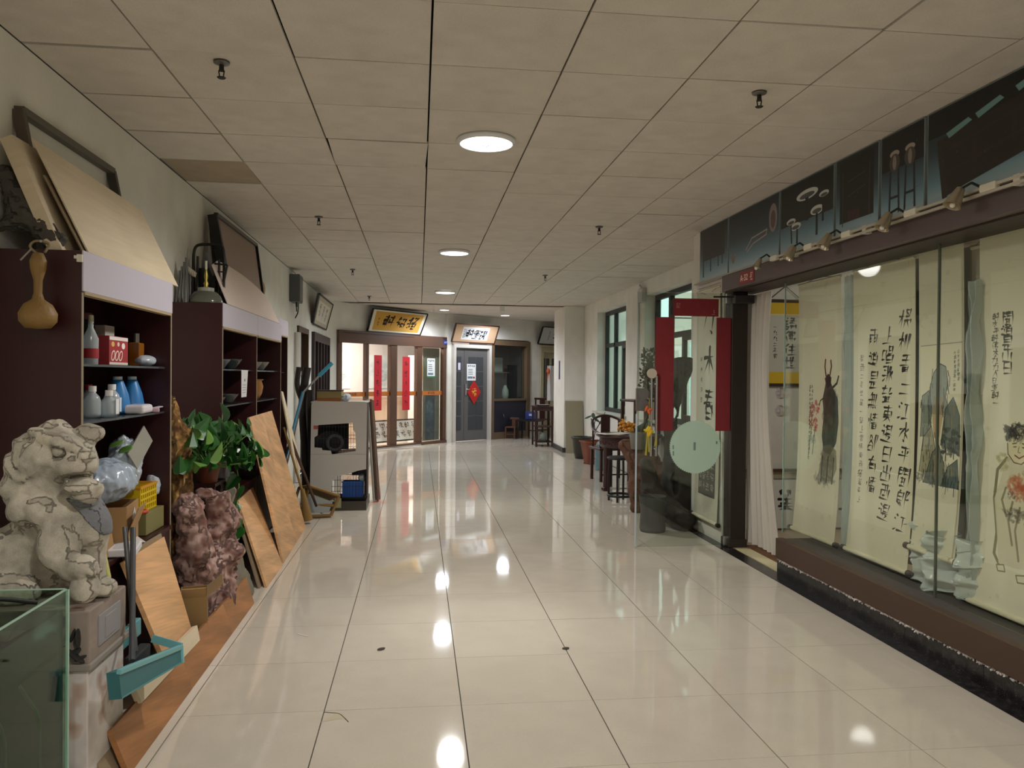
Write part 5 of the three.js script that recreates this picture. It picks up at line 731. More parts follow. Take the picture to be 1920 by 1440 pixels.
// ---------- left side: shelf cabinets ----------
function cabinet(label, zs, shelves, base, top = 1.965, xf = -1.35) {
  const c = thing('shelf_cabinet', label, 'cabinet'), xb = -1.686, z0 = zs[0], z1 = zs[zs.length - 1];
  zs.forEach((z, i) => { const s = i === zs.length - 1 ? 0.018 : i === 0 ? -0.018 : 0.009; part(c, i && i < zs.length - 1 ? 'divider' : 'side_panel', ext(xb, xf, 0.001, top - 0.002, z, z + (i && i < zs.length - 1 ? 0.018 : s)), m.red); part(c, 'edge_strip', ext(xf, xf + 0.002, 0.001, top - 0.17, z, z + (i && i < zs.length - 1 ? 0.018 : s)), m.redEdge); });
  part(c, 'back', ext(xb, xb + 0.01, 0.001, top, z0 - 0.018, z1 + 0.018), m.red);
  part(c, 'top', ext(xb, xf, top - 0.018, top, z0 - 0.018, z1 + 0.018), m.red);
  for (let i = 0; i + 1 < zs.length; i++) {
    const a = zs[i] - 0.018, b = zs[i + 1] + 0.018;
    const hd = part(c, 'header', ext(xf - 0.012, xf + 0.006, top - 0.165, top, zs[i] - 0.003, zs[i + 1] + 0.003, 0.003), m.lilac);
    part(hd, 'header_lip', ext(xf - 0.03, xf + 0.007, top - 0.178, top - 0.165, a, b), m.chip);
    for (const y of shelves) part(c, 'glass_shelf', ext(xb + 0.01, xf - 0.03, y - 0.01, y, a, b), mat(0x3a4144, 0.12));
    part(c, 'base_board', ext(xb + 0.01, xf + 0.012, base - 0.022, base, a, b), m.red);
    for (const [p, q, s] of [[a, (a + b) / 2 + 0.002, 0.05], [(a + b) / 2 - 0.002, b, -0.05]]) { const dr = part(c, 'cupboard_door', ext(xf - 0.018, xf, 0.06, base - 0.024, p, q), m.red); part(dr, 'knob', at(sph(0.012, 12), [xf + 0.008, base - 0.12, (a + b) / 2 + s]), m.steel); }
  }
  return c;
}
cabinet('dark red shelf cabinet with bottles behind the stone lion', [-3.356, -4.52], [1.508, 1.266], 0.645);
cabinet('dark red double shelf cabinet with bowls past the plants', [-5.645, -6.82, -7.975], [1.508, 1.245], 0.62);
cabinet('smaller dark red cabinet end past the double cabinet', [-8.10, -8.80], [1.5], 0.62, 2.05, -1.42);

// things on the upper glass shelf
{
  const y = 1.5085, x = -1.50;
  const b1 = thing('liquor_bottle', 'clear liquor bottle with a red label on the upper shelf', 'bottle', [x, y, -3.83]); const bg1 = part(b1, 'glass', lathe([[0, 0.002], [0.032, 0.002], [0.034, 0.12], [0.012, 0.17], [0.011, 0.2]], 20), m.plastic); part(bg1, 'label', lathe([[0.0345, 0.03], [0.0345, 0.075]], 20), mat(0xa02028, 0.6)); part(b1, 'cap', at(cyl(0.013, 0.013, 0.035, 14), [0, 0.21, 0]), mat(0xcfc6b0, 0.4));
  const gT = canvasTex(256, 192, (c, w, h) => { fill(c, '#a3222b', 0, 0, w, h); fill(c, '#e6dfd6', 0, 0, w, 24); c.strokeStyle = '#e9dccb'; c.lineWidth = 9; for (let i = 0; i < 3; i++) { c.beginPath(); c.ellipse(50 + i * 52, 130, 20, 34, 0.4, 0, 7); c.stroke(); } oval(c, 46, 52, 22, 18, '#d9b25a'); oval(c, 190, 60, 24, 22, '#efe6dc'); oval(c, 120, 50, 16, 16, '#d9cfc2'); fill(c, '#ddd5c9', 0, 176, w, 16); });
  const b2 = thing('gift_box', 'red and white printed gift box on the upper shelf', 'box', [x, y, -4.05]); const bc2 = part(b2, 'carton', at(box(0.09, 0.14, 0.24, 0.003), [0, 0.071, 0]), mat(0x92262c, 0.6)); part(bc2, 'print', plate([[0.0455, 0.004, 0.118], [0.0455, 0.004, -0.118], [0.0455, 0.138, -0.118], [0.0455, 0.138, 0.118]], 0.0006, true), printed(gT, 0.5));
  const b3 = thing('white_carton', 'white carton behind the red gift box', 'box', [x - 0.07, y, -4.18]); part(b3, 'carton', at(box(0.05, 0.2, 0.12, 0.003), [0, 0.101, 0]), mat(0xb9b2ab, 0.7)); part(b3, 'red_corner', at(box(0.052, 0.06, 0.122), [0, 0.05, 0]), mat(0x8f2630, 0.6));
  const b4 = thing('dark_jar', 'dark lidded jar at the back of the upper shelf', 'jar', [x - 0.1, y, -4.02]); part(b4, 'body', lathe([[0, 0.002], [0.05, 0.002], [0.055, 0.13], [0.035, 0.2], [0.03, 0.22]], 20), mat(0x26302e, 0.3)); part(b4, 'lid', at(cyl(0.032, 0.032, 0.03), [0, 0.235, 0]), mat(0x6a2a22, 0.5));
  const b5 = thing('amber_bottle', 'square amber bottle at the right of the upper shelf', 'bottle', [x, y, -4.42]); part(b5, 'body', at(box(0.06, 0.125, 0.075, 0.008), [0, 0.064, 0]), mat(0x8a5212, 0.15)); part(b5, 'neck', at(cyl(0.016, 0.016, 0.05, 16), [0, 0.15, 0]), mat(0x77716a, 0.3, { metalness: 0.7 }));
  const bg = (x0, y0, z0, sx, sy, sz, seed) => blob((a, b, c) => egg(a, b, c, [0, 0, 0], [sx, sy, sz]) + 0.25 * sy * fbm(a * 14 + seed, b * 14, c * 14, 3), [0, 0, 0], Math.max(sx, sy, sz) * 1.25, 36);
  const p = thing('shelf_bag', 'small clear plastic bag beside the amber bottle', 'bag', [x + 0.04, y + 0.032, -4.44]); part(p, 'film', bg(0, 0, 0, 0.05, 0.03, 0.08, 3), m.bagPlastic);
}
// things on the lower glass shelf
{
  const y = 1.2665, names = ['clear bottle with white cap at the left of the lower glass shelf', 'clear bottle with paper label in front on the lower glass shelf', 'clear bottle with white cap next to the blue cones', 'clear bottle with red cap at the back', 'clear bottle with white cap touching the blue cone'];
  [[-1.48, -3.80, 0.12, 0xe8e4e0], [-1.43, -3.86, 0.10, 0xe8e4e0], [-1.47, -4.0, 0.125, 0xe8e4e0], [-1.56, -3.96, 0.125, 0xb02a30], [-1.5, -4.09, 0.125, 0xe8e4e0]].forEach(([x, z, h, cap], i) => {
    const b = thing('clear_bottle', names[i], 'bottle', [x, y, z], 0, 'clear bottles on the lower glass shelf');
    const bb = part(b, 'body', lathe([[0, 0.002], [0.034, 0.002], [0.036, 0.02], [0.036, h * 0.65], [0.03, h * 0.8], [0.015, h * 0.95], [0.014, h]], 20), m.plastic); part(b, 'cap', at(cyl(0.017, 0.017, 0.026, 16), [0, h + 0.012, 0]), mat(cap, 0.5));
    if (i === 1 || i === 4) part(bb, 'label', at(box(0.003, 0.07, 0.035), [0.0365, 0.05, 0]), mat(0xd9dbe0, 0.7));
  });
  for (const [z, n] of [[-4.16, 'blue tapered bottle touching the clear bottles'], [-4.36, 'blue tapered bottle at the right of the lower glass shelf']]) { const b = thing('blue_bottle', n, 'bottle', [-1.50, y, z], 0, 'blue tapered bottles'); part(b, 'body', lathe([[0, 0.002], [0.06, 0.002], [0.064, 0.02], [0.05, 0.1], [0.026, 0.165], [0.022, 0.172], [0, 0.173]], 28), mat(0x2a78b8, 0.4)); part(b, 'cap', at(cyl(0.022, 0.022, 0.016, 18), [0, 0.18, 0]), mat(0xbfd0d8, 0.5)); }
  const w = thing('tissue_pack', 'white tissue pack at the front of the lower glass shelf', 'pack', [-1.42, y, -4.22], 0.1); const wp = part(w, 'pack', at(box(0.1, 0.045, 0.2, 0.018), [0, 0.024, 0]), mat(0xd3cdd2, 0.6)); part(wp, 'print', at(box(0.06, 0.002, 0.1), [0, 0.047, 0]), mat(0xa9b4c8, 0.6));
  const pk = thing('pink_packet', 'small pink packet beside the tissue pack', 'pack', [-1.41, y, -4.40], 0.3); part(pk, 'packet', at(box(0.07, 0.02, 0.12, 0.006), [0, 0.011, 0]), mat(0xc9a0ac, 0.6)); part(pk, 'flap', at(box(0.05, 0.004, 0.05), [0.02, 0.023, -0.03], [0, 0.4, 0.2]), mat(0xdcd4d8, 0.6));
}
// the cupboard top with bags and boxes
{
  const y = 0.646;
  const crumple = (s, seed, k = 0.03) => blob((a, b, c) => egg(a, b, c, [0, 0, 0], s) + k * fbm(a * 13 + seed, b * 13, c * 13, 4) + 0.4 * k * Math.abs(noise.noise(a * 20, b * 9 + seed, c * 20)), [0, 0, 0], Math.max(...s) * 1.3, 56);
  const ob = thing('olive_box', 'olive green carton on the cupboard top', 'box', [-1.45, y, -4.33]); const oc = part(ob, 'carton', at(box(0.16, 0.11, 0.28, 0.002), [0, 0.056, 0]), mat(0x7c7646, 0.7)); part(oc, 'sticker', at(box(0.06, 0.002, 0.07), [0.03, 0.1125, 0.09]), mat(0xb04a2c, 0.6));
  const yb = thing('yellow_basket', 'yellow plastic basket on the olive carton', 'basket', [-1.47, y + 0.112, -4.31]);
  const ym = mat(0xd8b80e, 0.5), wl = 0.24, hh = 0.13, dd = 0.14;
  part(yb, 'floor', at(box(dd, 0.006, wl), [0, 0.004, 0]), ym);
  for (const z of [-1, 1]) part(yb, 'end_wall', at(box(dd, hh, 0.005), [0, hh / 2, z * wl / 2]), ym);
  for (const s of [-1, 1]) { const g = []; for (let i = 0; i <= 8; i++) g.push(at(box(0.005, hh, 0.009), [s * dd / 2, hh / 2, -wl / 2 + i * wl / 8])); for (let i = 0; i < 5; i++) g.push(at(box(0.006, 0.009, wl), [s * dd / 2, 0.006 + i * 0.03, 0])); part(yb, 'grid_wall', g, ym); }
  part(yb, 'rim', [at(box(0.012, 0.012, wl + 0.02), [dd / 2, hh, 0]), at(box(0.012, 0.012, wl + 0.02), [-dd / 2, hh, 0]), at(box(dd, 0.012, 0.012), [0, hh, wl / 2]), at(box(dd, 0.012, 0.012), [0, hh, -wl / 2])], mat(0xcf8f1c, 0.5));
  const cb = thing('open_carton', 'open brown cardboard box below the plastic bags', 'box', [-1.47, y, -3.98], 0.15);
  part(cb, 'walls', [at(box(0.2, 0.2, 0.006), [0, 0.1, 0.14]), at(box(0.2, 0.2, 0.006), [0, 0.1, -0.14]), at(box(0.006, 0.2, 0.28), [-0.1, 0.1, 0]), at(box(0.006, 0.2, 0.28), [0.1, 0.1, 0])], m.card); part(cb, 'floor', at(box(0.2, 0.005, 0.28), [0, 0.004, 0]), m.card); part(cb, 'flap', at(box(0.004, 0.14, 0.2), [0.13, 0.13, 0.05], [0, 0, -0.35]), m.card); part(cb, 'paper', at(box(0.002, 0.06, 0.07), [0.106, 0.13, -0.02], [0.8, 0, 0]), m.white);
  const fb = thing('flat_carton', 'folded brown carton leaning behind the lion head', 'box', [-1.40, y, -3.72], 0.1); part(fb, 'panel', at(box(0.03, 0.2, 0.16, 0.002), [0, 0.101, 0], [0, 0, 0.15]), m.card);
  const bag = thing('grey_bag', 'crumpled blue grey plastic bag on the open carton', 'bag', [-1.48, 0.96, -3.95]); part(bag, 'film', crumple([0.13, 0.105, 0.19], 3, 0.032), new THREE.MeshPhysicalMaterial({ color: 0xaab6c6, roughness: 0.22, clearcoat: 0.4 }));
  const cbag = thing('clear_bag', 'clear plastic bag with a printed edge behind the grey bag', 'bag', [-1.51, 1.0, -4.28]); part(cbag, 'film', crumple([0.08, 0.15, 0.14], 8, 0.04), m.bagPlastic); part(cbag, 'card', at(box(0.006, 0.1, 0.26), [0.08, 0.09, 0.0], [0.5, 0, 0.3]), mat(0x8f8c80, 0.7)); for (const q of [[0.02, 0.12, 0.16], [0.05, 0.09, 0.12]]) part(cbag, 'leaf', at(sph(0.04, 10), q, [0.4 + q[0] * 10, 0.2, 0.3], [1, 0.2, 0.5]), m.leafLight);
  const tie = thing('bag_knot', 'twisted clear bag end hanging by the yellow basket', 'bag', [-1.42, 0.875, -4.46]); part(tie, 'film', crumple([0.04, 0.06, 0.035], 5, 0.02), m.bagPlastic);
  const ps = thing('paper_stack', 'stack of white papers at the cupboard edge', 'paper', [-1.40, y, -3.98], 0.2); part(ps, 'sheets', at(box(0.1, 0.012, 0.2, 0.002), [0, 0.007, 0]), m.white); part(ps, 'sheet', at(box(0.12, 0.002, 0.17), [0.01, 0.015, -0.03], [0, 0.35, 0]), mat(0xd6d2d0, 0.8));
  const wb = thing('white_tray', 'shallow white foam tray sliding off the cupboard edge', 'tray', [-1.335, y, -3.80], 0.2); part(wb, 'tray', at(box(0.12, 0.035, 0.2, 0.008), [0, 0.019, 0]), mat(0xd9d7da, 0.6)); part(wb, 'inset', at(box(0.08, 0.003, 0.15), [0, 0.0375, 0]), mat(0xc4c2c6, 0.6));
  const tp = thing('orange_tape', 'orange tape strip on the olive carton edge', 'tape', [-1.40, y + 0.113, -4.20]); part(tp, 'roll', at(new THREE.TorusGeometry(0.028, 0.009, 8, 24), [0, 0.01, 0], [Math.PI / 2, 0, 0]), mat(0xc24a20, 0.5));
  // bowls, tag and pots in the double cabinet
  const bowl = (n, l, x, yy, z, s, col) => { const b = thing(n, l, 'bowl', [x, yy, z], 0, 'bowls in the double cabinet'); part(b, 'bowl', at(lathe([[0, 0.002], [0.03, 0.002], [0.034, 0.012], [0.07, 0.06], [0.078, 0.075], [0.072, 0.075], [0.03, 0.018], [0, 0.014]], 24), [0, 0, 0], [0, 0, 0], s), mat(col, 0.25)); };
  bowl('grey_bowl', 'grey bowl at the left of the upper shelf in the double cabinet', -1.48, 1.5085, -6.12, 1, 0x565a58); bowl('dark_bowl', 'dark bowl beside the hanging paper tag', -1.47, 1.5085, -6.42, 1.1, 0x3a3e3e); bowl('small_bowl', 'small dark bowl on the lower shelf of the double cabinet', -1.46, 1.2455, -5.95, 0.8, 0x40403c); bowl('stem_bowl', 'footed grey bowl on the lower shelf of the double cabinet', -1.47, 1.2455, -6.35, 1, 0x52544e);
  const tagT = canvasTex(96, 160, (c, w, h) => { fill(c, '#d8d6da', 0, 0, w, h); oval(c, 48, 60, 9, 9, '#77757a'); for (let i = 0; i < 4; i++) fill(c, '#9a989e', 16, 86 + i * 15, 60, 4); });
  const tag = thing('paper_tag', 'white paper tag hanging from the shelf in the double cabinet', 'paper', [-1.355, 1.505, -6.35]); part(tag, 'sheet', plate([[0.002, -0.21, 0.09], [0.002, -0.21, -0.09], [0.004, 0, -0.13], [0.004, 0, 0.1]], 0.001, true), printed(tagT, 0.8));
  const c1 = thing('red_tin', 'dull red tin on the upper shelf right of the divider', 'tin', [-1.48, 1.5085, -7.0]); part(c1, 'tin', at(box(0.08, 0.07, 0.13, 0.006), [0, 0.036, 0]), mat(0x5e2f2c, 0.5)); part(c1, 'lid', at(box(0.084, 0.015, 0.134, 0.004), [0, 0.078, 0]), mat(0x7a4a42, 0.5));
  bowl('pattern_bowl', 'pale patterned bowl beside the dull red tin', -1.46, 1.5085, -7.22, 1, 0x77786e); bowl('pale_bowl', 'pale bowl at the far end of the upper shelf', -1.46, 1.5085, -7.52, 1.05, 0x7d7c72);
  const op = thing('ochre_pot', 'ochre glazed pot on the lower shelf right of the divider', 'pot', [-1.48, 1.2455, -7.25]); part(op, 'body', lathe([[0, 0.002], [0.06, 0.002], [0.09, 0.06], [0.10, 0.12], [0.085, 0.17], [0.105, 0.18], [0.1, 0.185], [0.075, 0.165], [0, 0.15]], 28), mat(0x9a6a30, 0.35)); part(op, 'sprig', [bar([0, 0.16, 0], [0.01, 0.245, 0.01], 0.006, 6, 0.002), bar([0.02, 0.16, 0], [0.03, 0.225, 0.0], 0.005, 6, 0.002)], m.leafDull);
}
// ---------- boards and frames on top of the cabinets ----------
{
  const T = 1.9655;
  const fr = thing('picture_frame', 'empty grey brown picture frame leaning high on the left wall', 'picture frame'); const q = [[-1.55, T, -3.50], [-1.55, T, -4.52], [-1.672, 2.57, -4.53], [-1.672, 2.57, -3.53]]; const e = (a, b) => beam(on(q, ...a), on(q, ...b), 0.045, 0.03); part(fr, 'rail', e([0, 1], [1, 1]), mat(0x5c564c, 0.5)); part(fr, 'rail', e([0, 0.03], [1, 0.03]), mat(0x5c564c, 0.5)); part(fr, 'stile', e([0, 0.03], [0, 1]), mat(0x544a3e, 0.5)); part(fr, 'stile', e([1, 0.03], [1, 1]), mat(0x4a463e, 0.5));
  solo('panel_board', 'thick pale panel leaning on the near end of the cabinet', 'board', plate([[-1.43, T, -3.37], [-1.43, T, -3.93], [-1.62, 2.42, -3.98], [-1.62, 2.42, -3.37]], 0.05), m.pine);
  solo('plywood_sheet', 'large pale plywood sheet leaning on top of the first cabinet', 'board', plate([[-1.362, T + 0.002, -3.46], [-1.362, T + 0.002, -4.68], [-1.575, 2.40, -4.70], [-1.585, 2.435, -3.46]], 0.006), m.pine);
  solo('thin_sheet', 'second thin plywood sheet behind the large plywood sheet', 'board', plate([[-1.376, T + 0.002, -3.44], [-1.376, T + 0.002, -4.3], [-1.53, 2.28, -4.3], [-1.53, 2.28, -3.44]], 0.006), m.core);
  solo('pink_sheet', 'pinkish curved hardboard sheet on the double cabinet', 'board', (() => { const s = new THREE.Shape(); s.moveTo(0, 0); s.lineTo(2.1, 0); s.lineTo(1.98, 0.26); s.quadraticCurveTo(1.2, 0.42, 0.25, 0.37); s.lineTo(0.0, 0.3); const g = new THREE.ExtrudeGeometry(s, { depth: 0.006, bevelEnabled: false, curveSegments: 16 }); g.rotateX(-0.38); g.rotateY(Math.PI / 2); return metre(g.translate(-1.368, T + 0.006, -5.86)); })(), m.pink);
  const bf = thing('black_picture', 'black framed plain picture leaning over the double cabinet', 'framed picture'); const c = [[-1.46, 2.0, -6.44], [-1.46, 2.0, -7.75], [-1.61, 2.745, -8.03], [-1.60, 2.725, -6.44]]; part(bf, 'sheet', plate(c, 0.012), mat(0x9a8679, 0.7)); const f = (a, b, w = 0.03) => beam(on(c, ...a, 0.006), on(c, ...b, 0.006), w, 0.03); part(bf, 'stile', beam(on(c, 0, 0, -0.02), on(c, 0, 1, -0.02), 0.07, 0.05), m.black); part(bf, 'stile', f([1, 0], [1, 1]), m.black); part(bf, 'rail', f([0, 1], [1, 1]), mat(0x2c2422, 0.3)); part(bf, 'rail', f([0, 0], [1, 0]), m.black);
  const cn = thing('grey_cone', 'tall grey paper cone behind the folded luggage cart', 'cone', [-1.585, T, -6.16]); part(cn, 'cone', at(new THREE.ConeGeometry(0.075, 0.70, 4), [0, 0.352, 0], [0, 0.5, 0]), mat(0x6e675e, 0.7)); 
  // folded luggage cart
  const k = thing('luggage_cart', 'folded black luggage cart standing on the double cabinet', 'luggage cart', [-1.50, T, -5.98]); part(k, 'handle_frame', tube([[-0.13, 0.01, 0], [-0.13, 0.40, 0], [-0.11, 0.44, 0], [0, 0.45, 0], [0.06, 0.44, 0], [0.075, 0.40, 0], [0.075, 0.01, 0]], 0.011, 60, 8), m.black); part(k, 'inner_tube', [bar([-0.1, 0.0, 0.02], [-0.1, 0.36, 0.02], 0.009), bar([0.05, 0.0, 0.02], [0.05, 0.34, 0.02], 0.009)], m.black); part(k, 'back_panel', at(box(0.14, 0.26, 0.02, 0.006), [-0.05, 0.15, -0.02]), m.black); part(k, 'foot_plate', [bar([0.06, 0.02, 0.05], [0.11, 0.30, 0.03], 0.008), bar([0.0, 0.31, 0.03], [0.11, 0.30, 0.03], 0.007), bar([0.02, 0.25, 0.03], [0.09, 0.25, 0.03], 0.005), bar([0.0, 0.31, 0.03], [0.05, 0.18, 0.04], 0.005)], m.black); part(k, 'strap', bar([-0.04, 0.38, 0.02], [0.02, 0.22, 0.05], 0.022, 8, 0.012), mat(0x5e5e60, 0.6));
  const gl = thing('ribbed_glass_bowl', 'upturned ribbed glass bowl with a brass stem on the double cabinet', 'glass bowl', [-1.49, T, -5.76]); part(gl, 'bowl', lathe([[0.11, 0.0], [0.115, 0.015], [0.10, 0.05], [0.075, 0.08], [0.06, 0.085], [0.0, 0.085]], 32), mat(0x62645a, 0.15, { metalness: 0.2 })); part(gl, 'foot', at(cyl(0.055, 0.055, 0.025, 24), [0, 0.097, 0]), mat(0x9a9a90, 0.3)); const gs = part(gl, 'stem', lathe([[0.02, 0.11], [0.012, 0.125], [0.018, 0.14], [0.008, 0.16], [0.014, 0.19], [0.006, 0.24]], 14), mat(0xa89648, 0.3, { metalness: 0.6 })); part(gs, 'candle', at(cyl(0.008, 0.008, 0.06, 10), [0, 0.27, 0]), m.white);
  const fk = thing('foam_roll', 'ribbed pale foam roll beside the luggage cart handle', 'foam roll', [-1.585, T + 0.22, -5.72]); { const g = [at(cyl(0.018, 0.018, 0.08, 14), [0, 0, 0], [0, 0, 0.9])]; for (let i = 0; i < 6; i++) g.push(at(new THREE.TorusGeometry(0.018, 0.004, 6, 16), [0.03 - i * 0.012, -0.02 + i * 0.009, 0], [0, Math.PI / 2, 0.9])); part(fk, 'roll', g, mat(0xb0a994, 0.8)); part(fk, 'stick', bar([0, -0.22, 0.0], [0, 0, 0], 0.005), m.grey); }
  const fs = thing('wood_bundle', 'bundle of grey slats standing behind the glass bowl', 'bundle', [-1.61, T, -5.72]); for (let i = 0; i < 4; i++) part(fs, 'slat', at(box(0.012, 0.22 + i * 0.03, 0.02), [-0.05 + i * 0.02, 0.11 + i * 0.015, 0.02], [0, 0, 0.05 * (i - 2)]), mat(0x6a6b6a, 0.7));
  const bl = thing('straw_hat', 'small straw coloured bundle behind the pink sheet', 'bundle', [-1.60, 2.33, -8.2]); part(bl, 'bundle', at(sph(0.09, 16), [0, 0, 0], [0, 0, 0], [0.6, 1.1, 1]), mat(0xa88a70, 0.8)); part(bl, 'hook', bar([-0.09, 0.08, 0], [-0.02, 0.08, 0], 0.005), m.dark);
  // driftwood and gourd at the near end
  const dw = (x, y, z) => { let d = capsule(x, y, z, [-1.475, 2.01, -3.405], [-1.60, 2.13, -3.41], 0.035, 0.045); d = smin(d, capsule(x, y, z, [-1.60, 2.13, -3.41], [-1.66, 2.27, -3.42], 0.045, 0.035), 0.03); d = smin(d, capsule(x, y, z, [-1.52, 2.06, -3.40], [-1.46, 1.995, -3.39], 0.03, 0.02), 0.03); d = smin(d, capsule(x, y, z, [-1.59, 2.14, -3.40], [-1.585, 2.24, -3.41], 0.025, 0.012), 0.02); d = smin(d, capsule(x, y, z, [-1.62, 2.08, -3.40], [-1.67, 2.06, -3.40], 0.03, 0.02), 0.03); return d + 0.03 * fbm(x * 26, y * 26, z * 26, 3); };
  const wood = thing('driftwood', 'gnarled dark driftwood lying on the near end of the first cabinet', 'driftwood'); part(wood, 'wood', blob(dw, [-1.57, 2.13, -3.41], 0.22, 72), mat(0x4c4741, 0.85, { bumpMap: tx.bump, bumpScale: 0.006 }));
  const gd = thing('gourd', 'dried long necked gourd hanging on the cabinet side', 'gourd', [-1.475, 1.64, -3.27]); part(gd, 'gourd', lathe([[0, 0.0], [0.045, 0.004], [0.066, 0.03], [0.068, 0.06], [0.05, 0.095], [0.022, 0.115], [0.015, 0.14], [0.016, 0.19], [0.028, 0.235], [0.03, 0.265], [0.018, 0.295], [0, 0.298]], 30), mat(0x8a6a36, 0.55, { bumpMap: tx.bump, bumpScale: 0.002 })); part(gd, 'string', tube([[0, 0.29, 0], [-0.03, 0.32, 0], [-0.02, 0.345, -0.02], [0.02, 0.34, -0.04], [0.02, 0.30, -0.01]], 0.005, 24, 6), mat(0x8d7a5a, 0.9)); part(gd, 'string_end', bar([-0.02, 0.31, 0.01], [-0.06, 0.265, 0.01], 0.0035, 6), mat(0x9a9088, 0.8)); part(gd, 'nail', bar([0.0, 0.345, -0.09], [0, 0.345, -0.02], 0.005), m.steel);
  const clip = thing('paper_clip', 'small white plastic clip at the top corner of the first cabinet', 'clip', [-1.352, 1.93, -3.345]); part(clip, 'clip', [at(box(0.02, 0.03, 0.012), [0, 0, 0]), at(box(0.012, 0.012, 0.014), [-0.014, 0.004, 0])], mat(0xd9d2c2, 0.6));
}

// ---------- leaning boards on the left ----------
function leanBoard(name, label, c, t, mt) { return solo(name, label, 'board', plate(c, t), mt, undefined, undefined, 'boards leaning along the left side'); }
leanBoard('wide_board', 'tall veneered board leaning on the double cabinet', [[-1.037, 0.001, -6.314], [-1.075, 0.001, -7.80], [-1.337, 1.142, -7.44], [-1.337, 1.132, -6.486]], 0.018, m.veneer);
leanBoard('short_board', 'shorter veneered board leaning in front of the tall board', [[-1.030, 0.001, -5.59], [-1.032, 0.001, -6.24], [-1.335, 0.556, -6.62], [-1.335, 0.530, -6.09]], 0.016, m.veneer);
leanBoard('dark_backed_board', 'dark edged board stacked behind the shorter veneered board', [[-1.075, 0.001, -5.57], [-1.075, 0.001, -6.2], [-1.357, 0.52, -6.60], [-1.357, 0.50, -6.07]], 0.012, m.core);
leanBoard('front_board', 'veneered board leaning behind the dustpan', [[-1.065, 0.03, -3.70], [-1.085, 0.03, -4.13], [-1.30, 0.630, -4.25], [-1.30, 0.632, -3.69]], 0.02, m.veneer);
leanBoard('back_board', 'second board just behind the dustpan board', [[-1.10, 0.03, -3.72], [-1.12, 0.03, -4.16], [-1.325, 0.642, -4.28], [-1.325, 0.645, -3.76]], 0.012, m.core);
leanBoard('long_plank', 'long reddish plank lying on edge along the floor', [[-1.040, 0.001, -3.02], [-1.040, 0.001, -5.22], [-1.095, 0.165, -5.24], [-1.105, 0.168, -3.02]], 0.02, m.veneerDark);
leanBoard('pale_batten', 'short pale wooden slat behind the long plank', [[-1.085, 0.16, -3.28], [-1.085, 0.13, -4.12], [-1.105, 0.20, -4.14], [-1.105, 0.235, -3.26]], 0.025, m.pine);
leanBoard('wood_offcut', 'rough wood offcut under the near end of the long plank', [[-1.075, 0.001, -2.93], [-1.075, 0.001, -3.3], [-1.12, 0.09, -3.3], [-1.12, 0.09, -2.93]], 0.03, m.core);
leanBoard('narrow_ply', 'narrow tan plywood strip between the tall board and the cardboard cage', [[-1.20, 0.5, -8.02], [-1.20, 0.5, -8.40], [-1.35, 1.30, -8.12], [-1.35, 1.31, -8.02]], 0.012, m.pine);

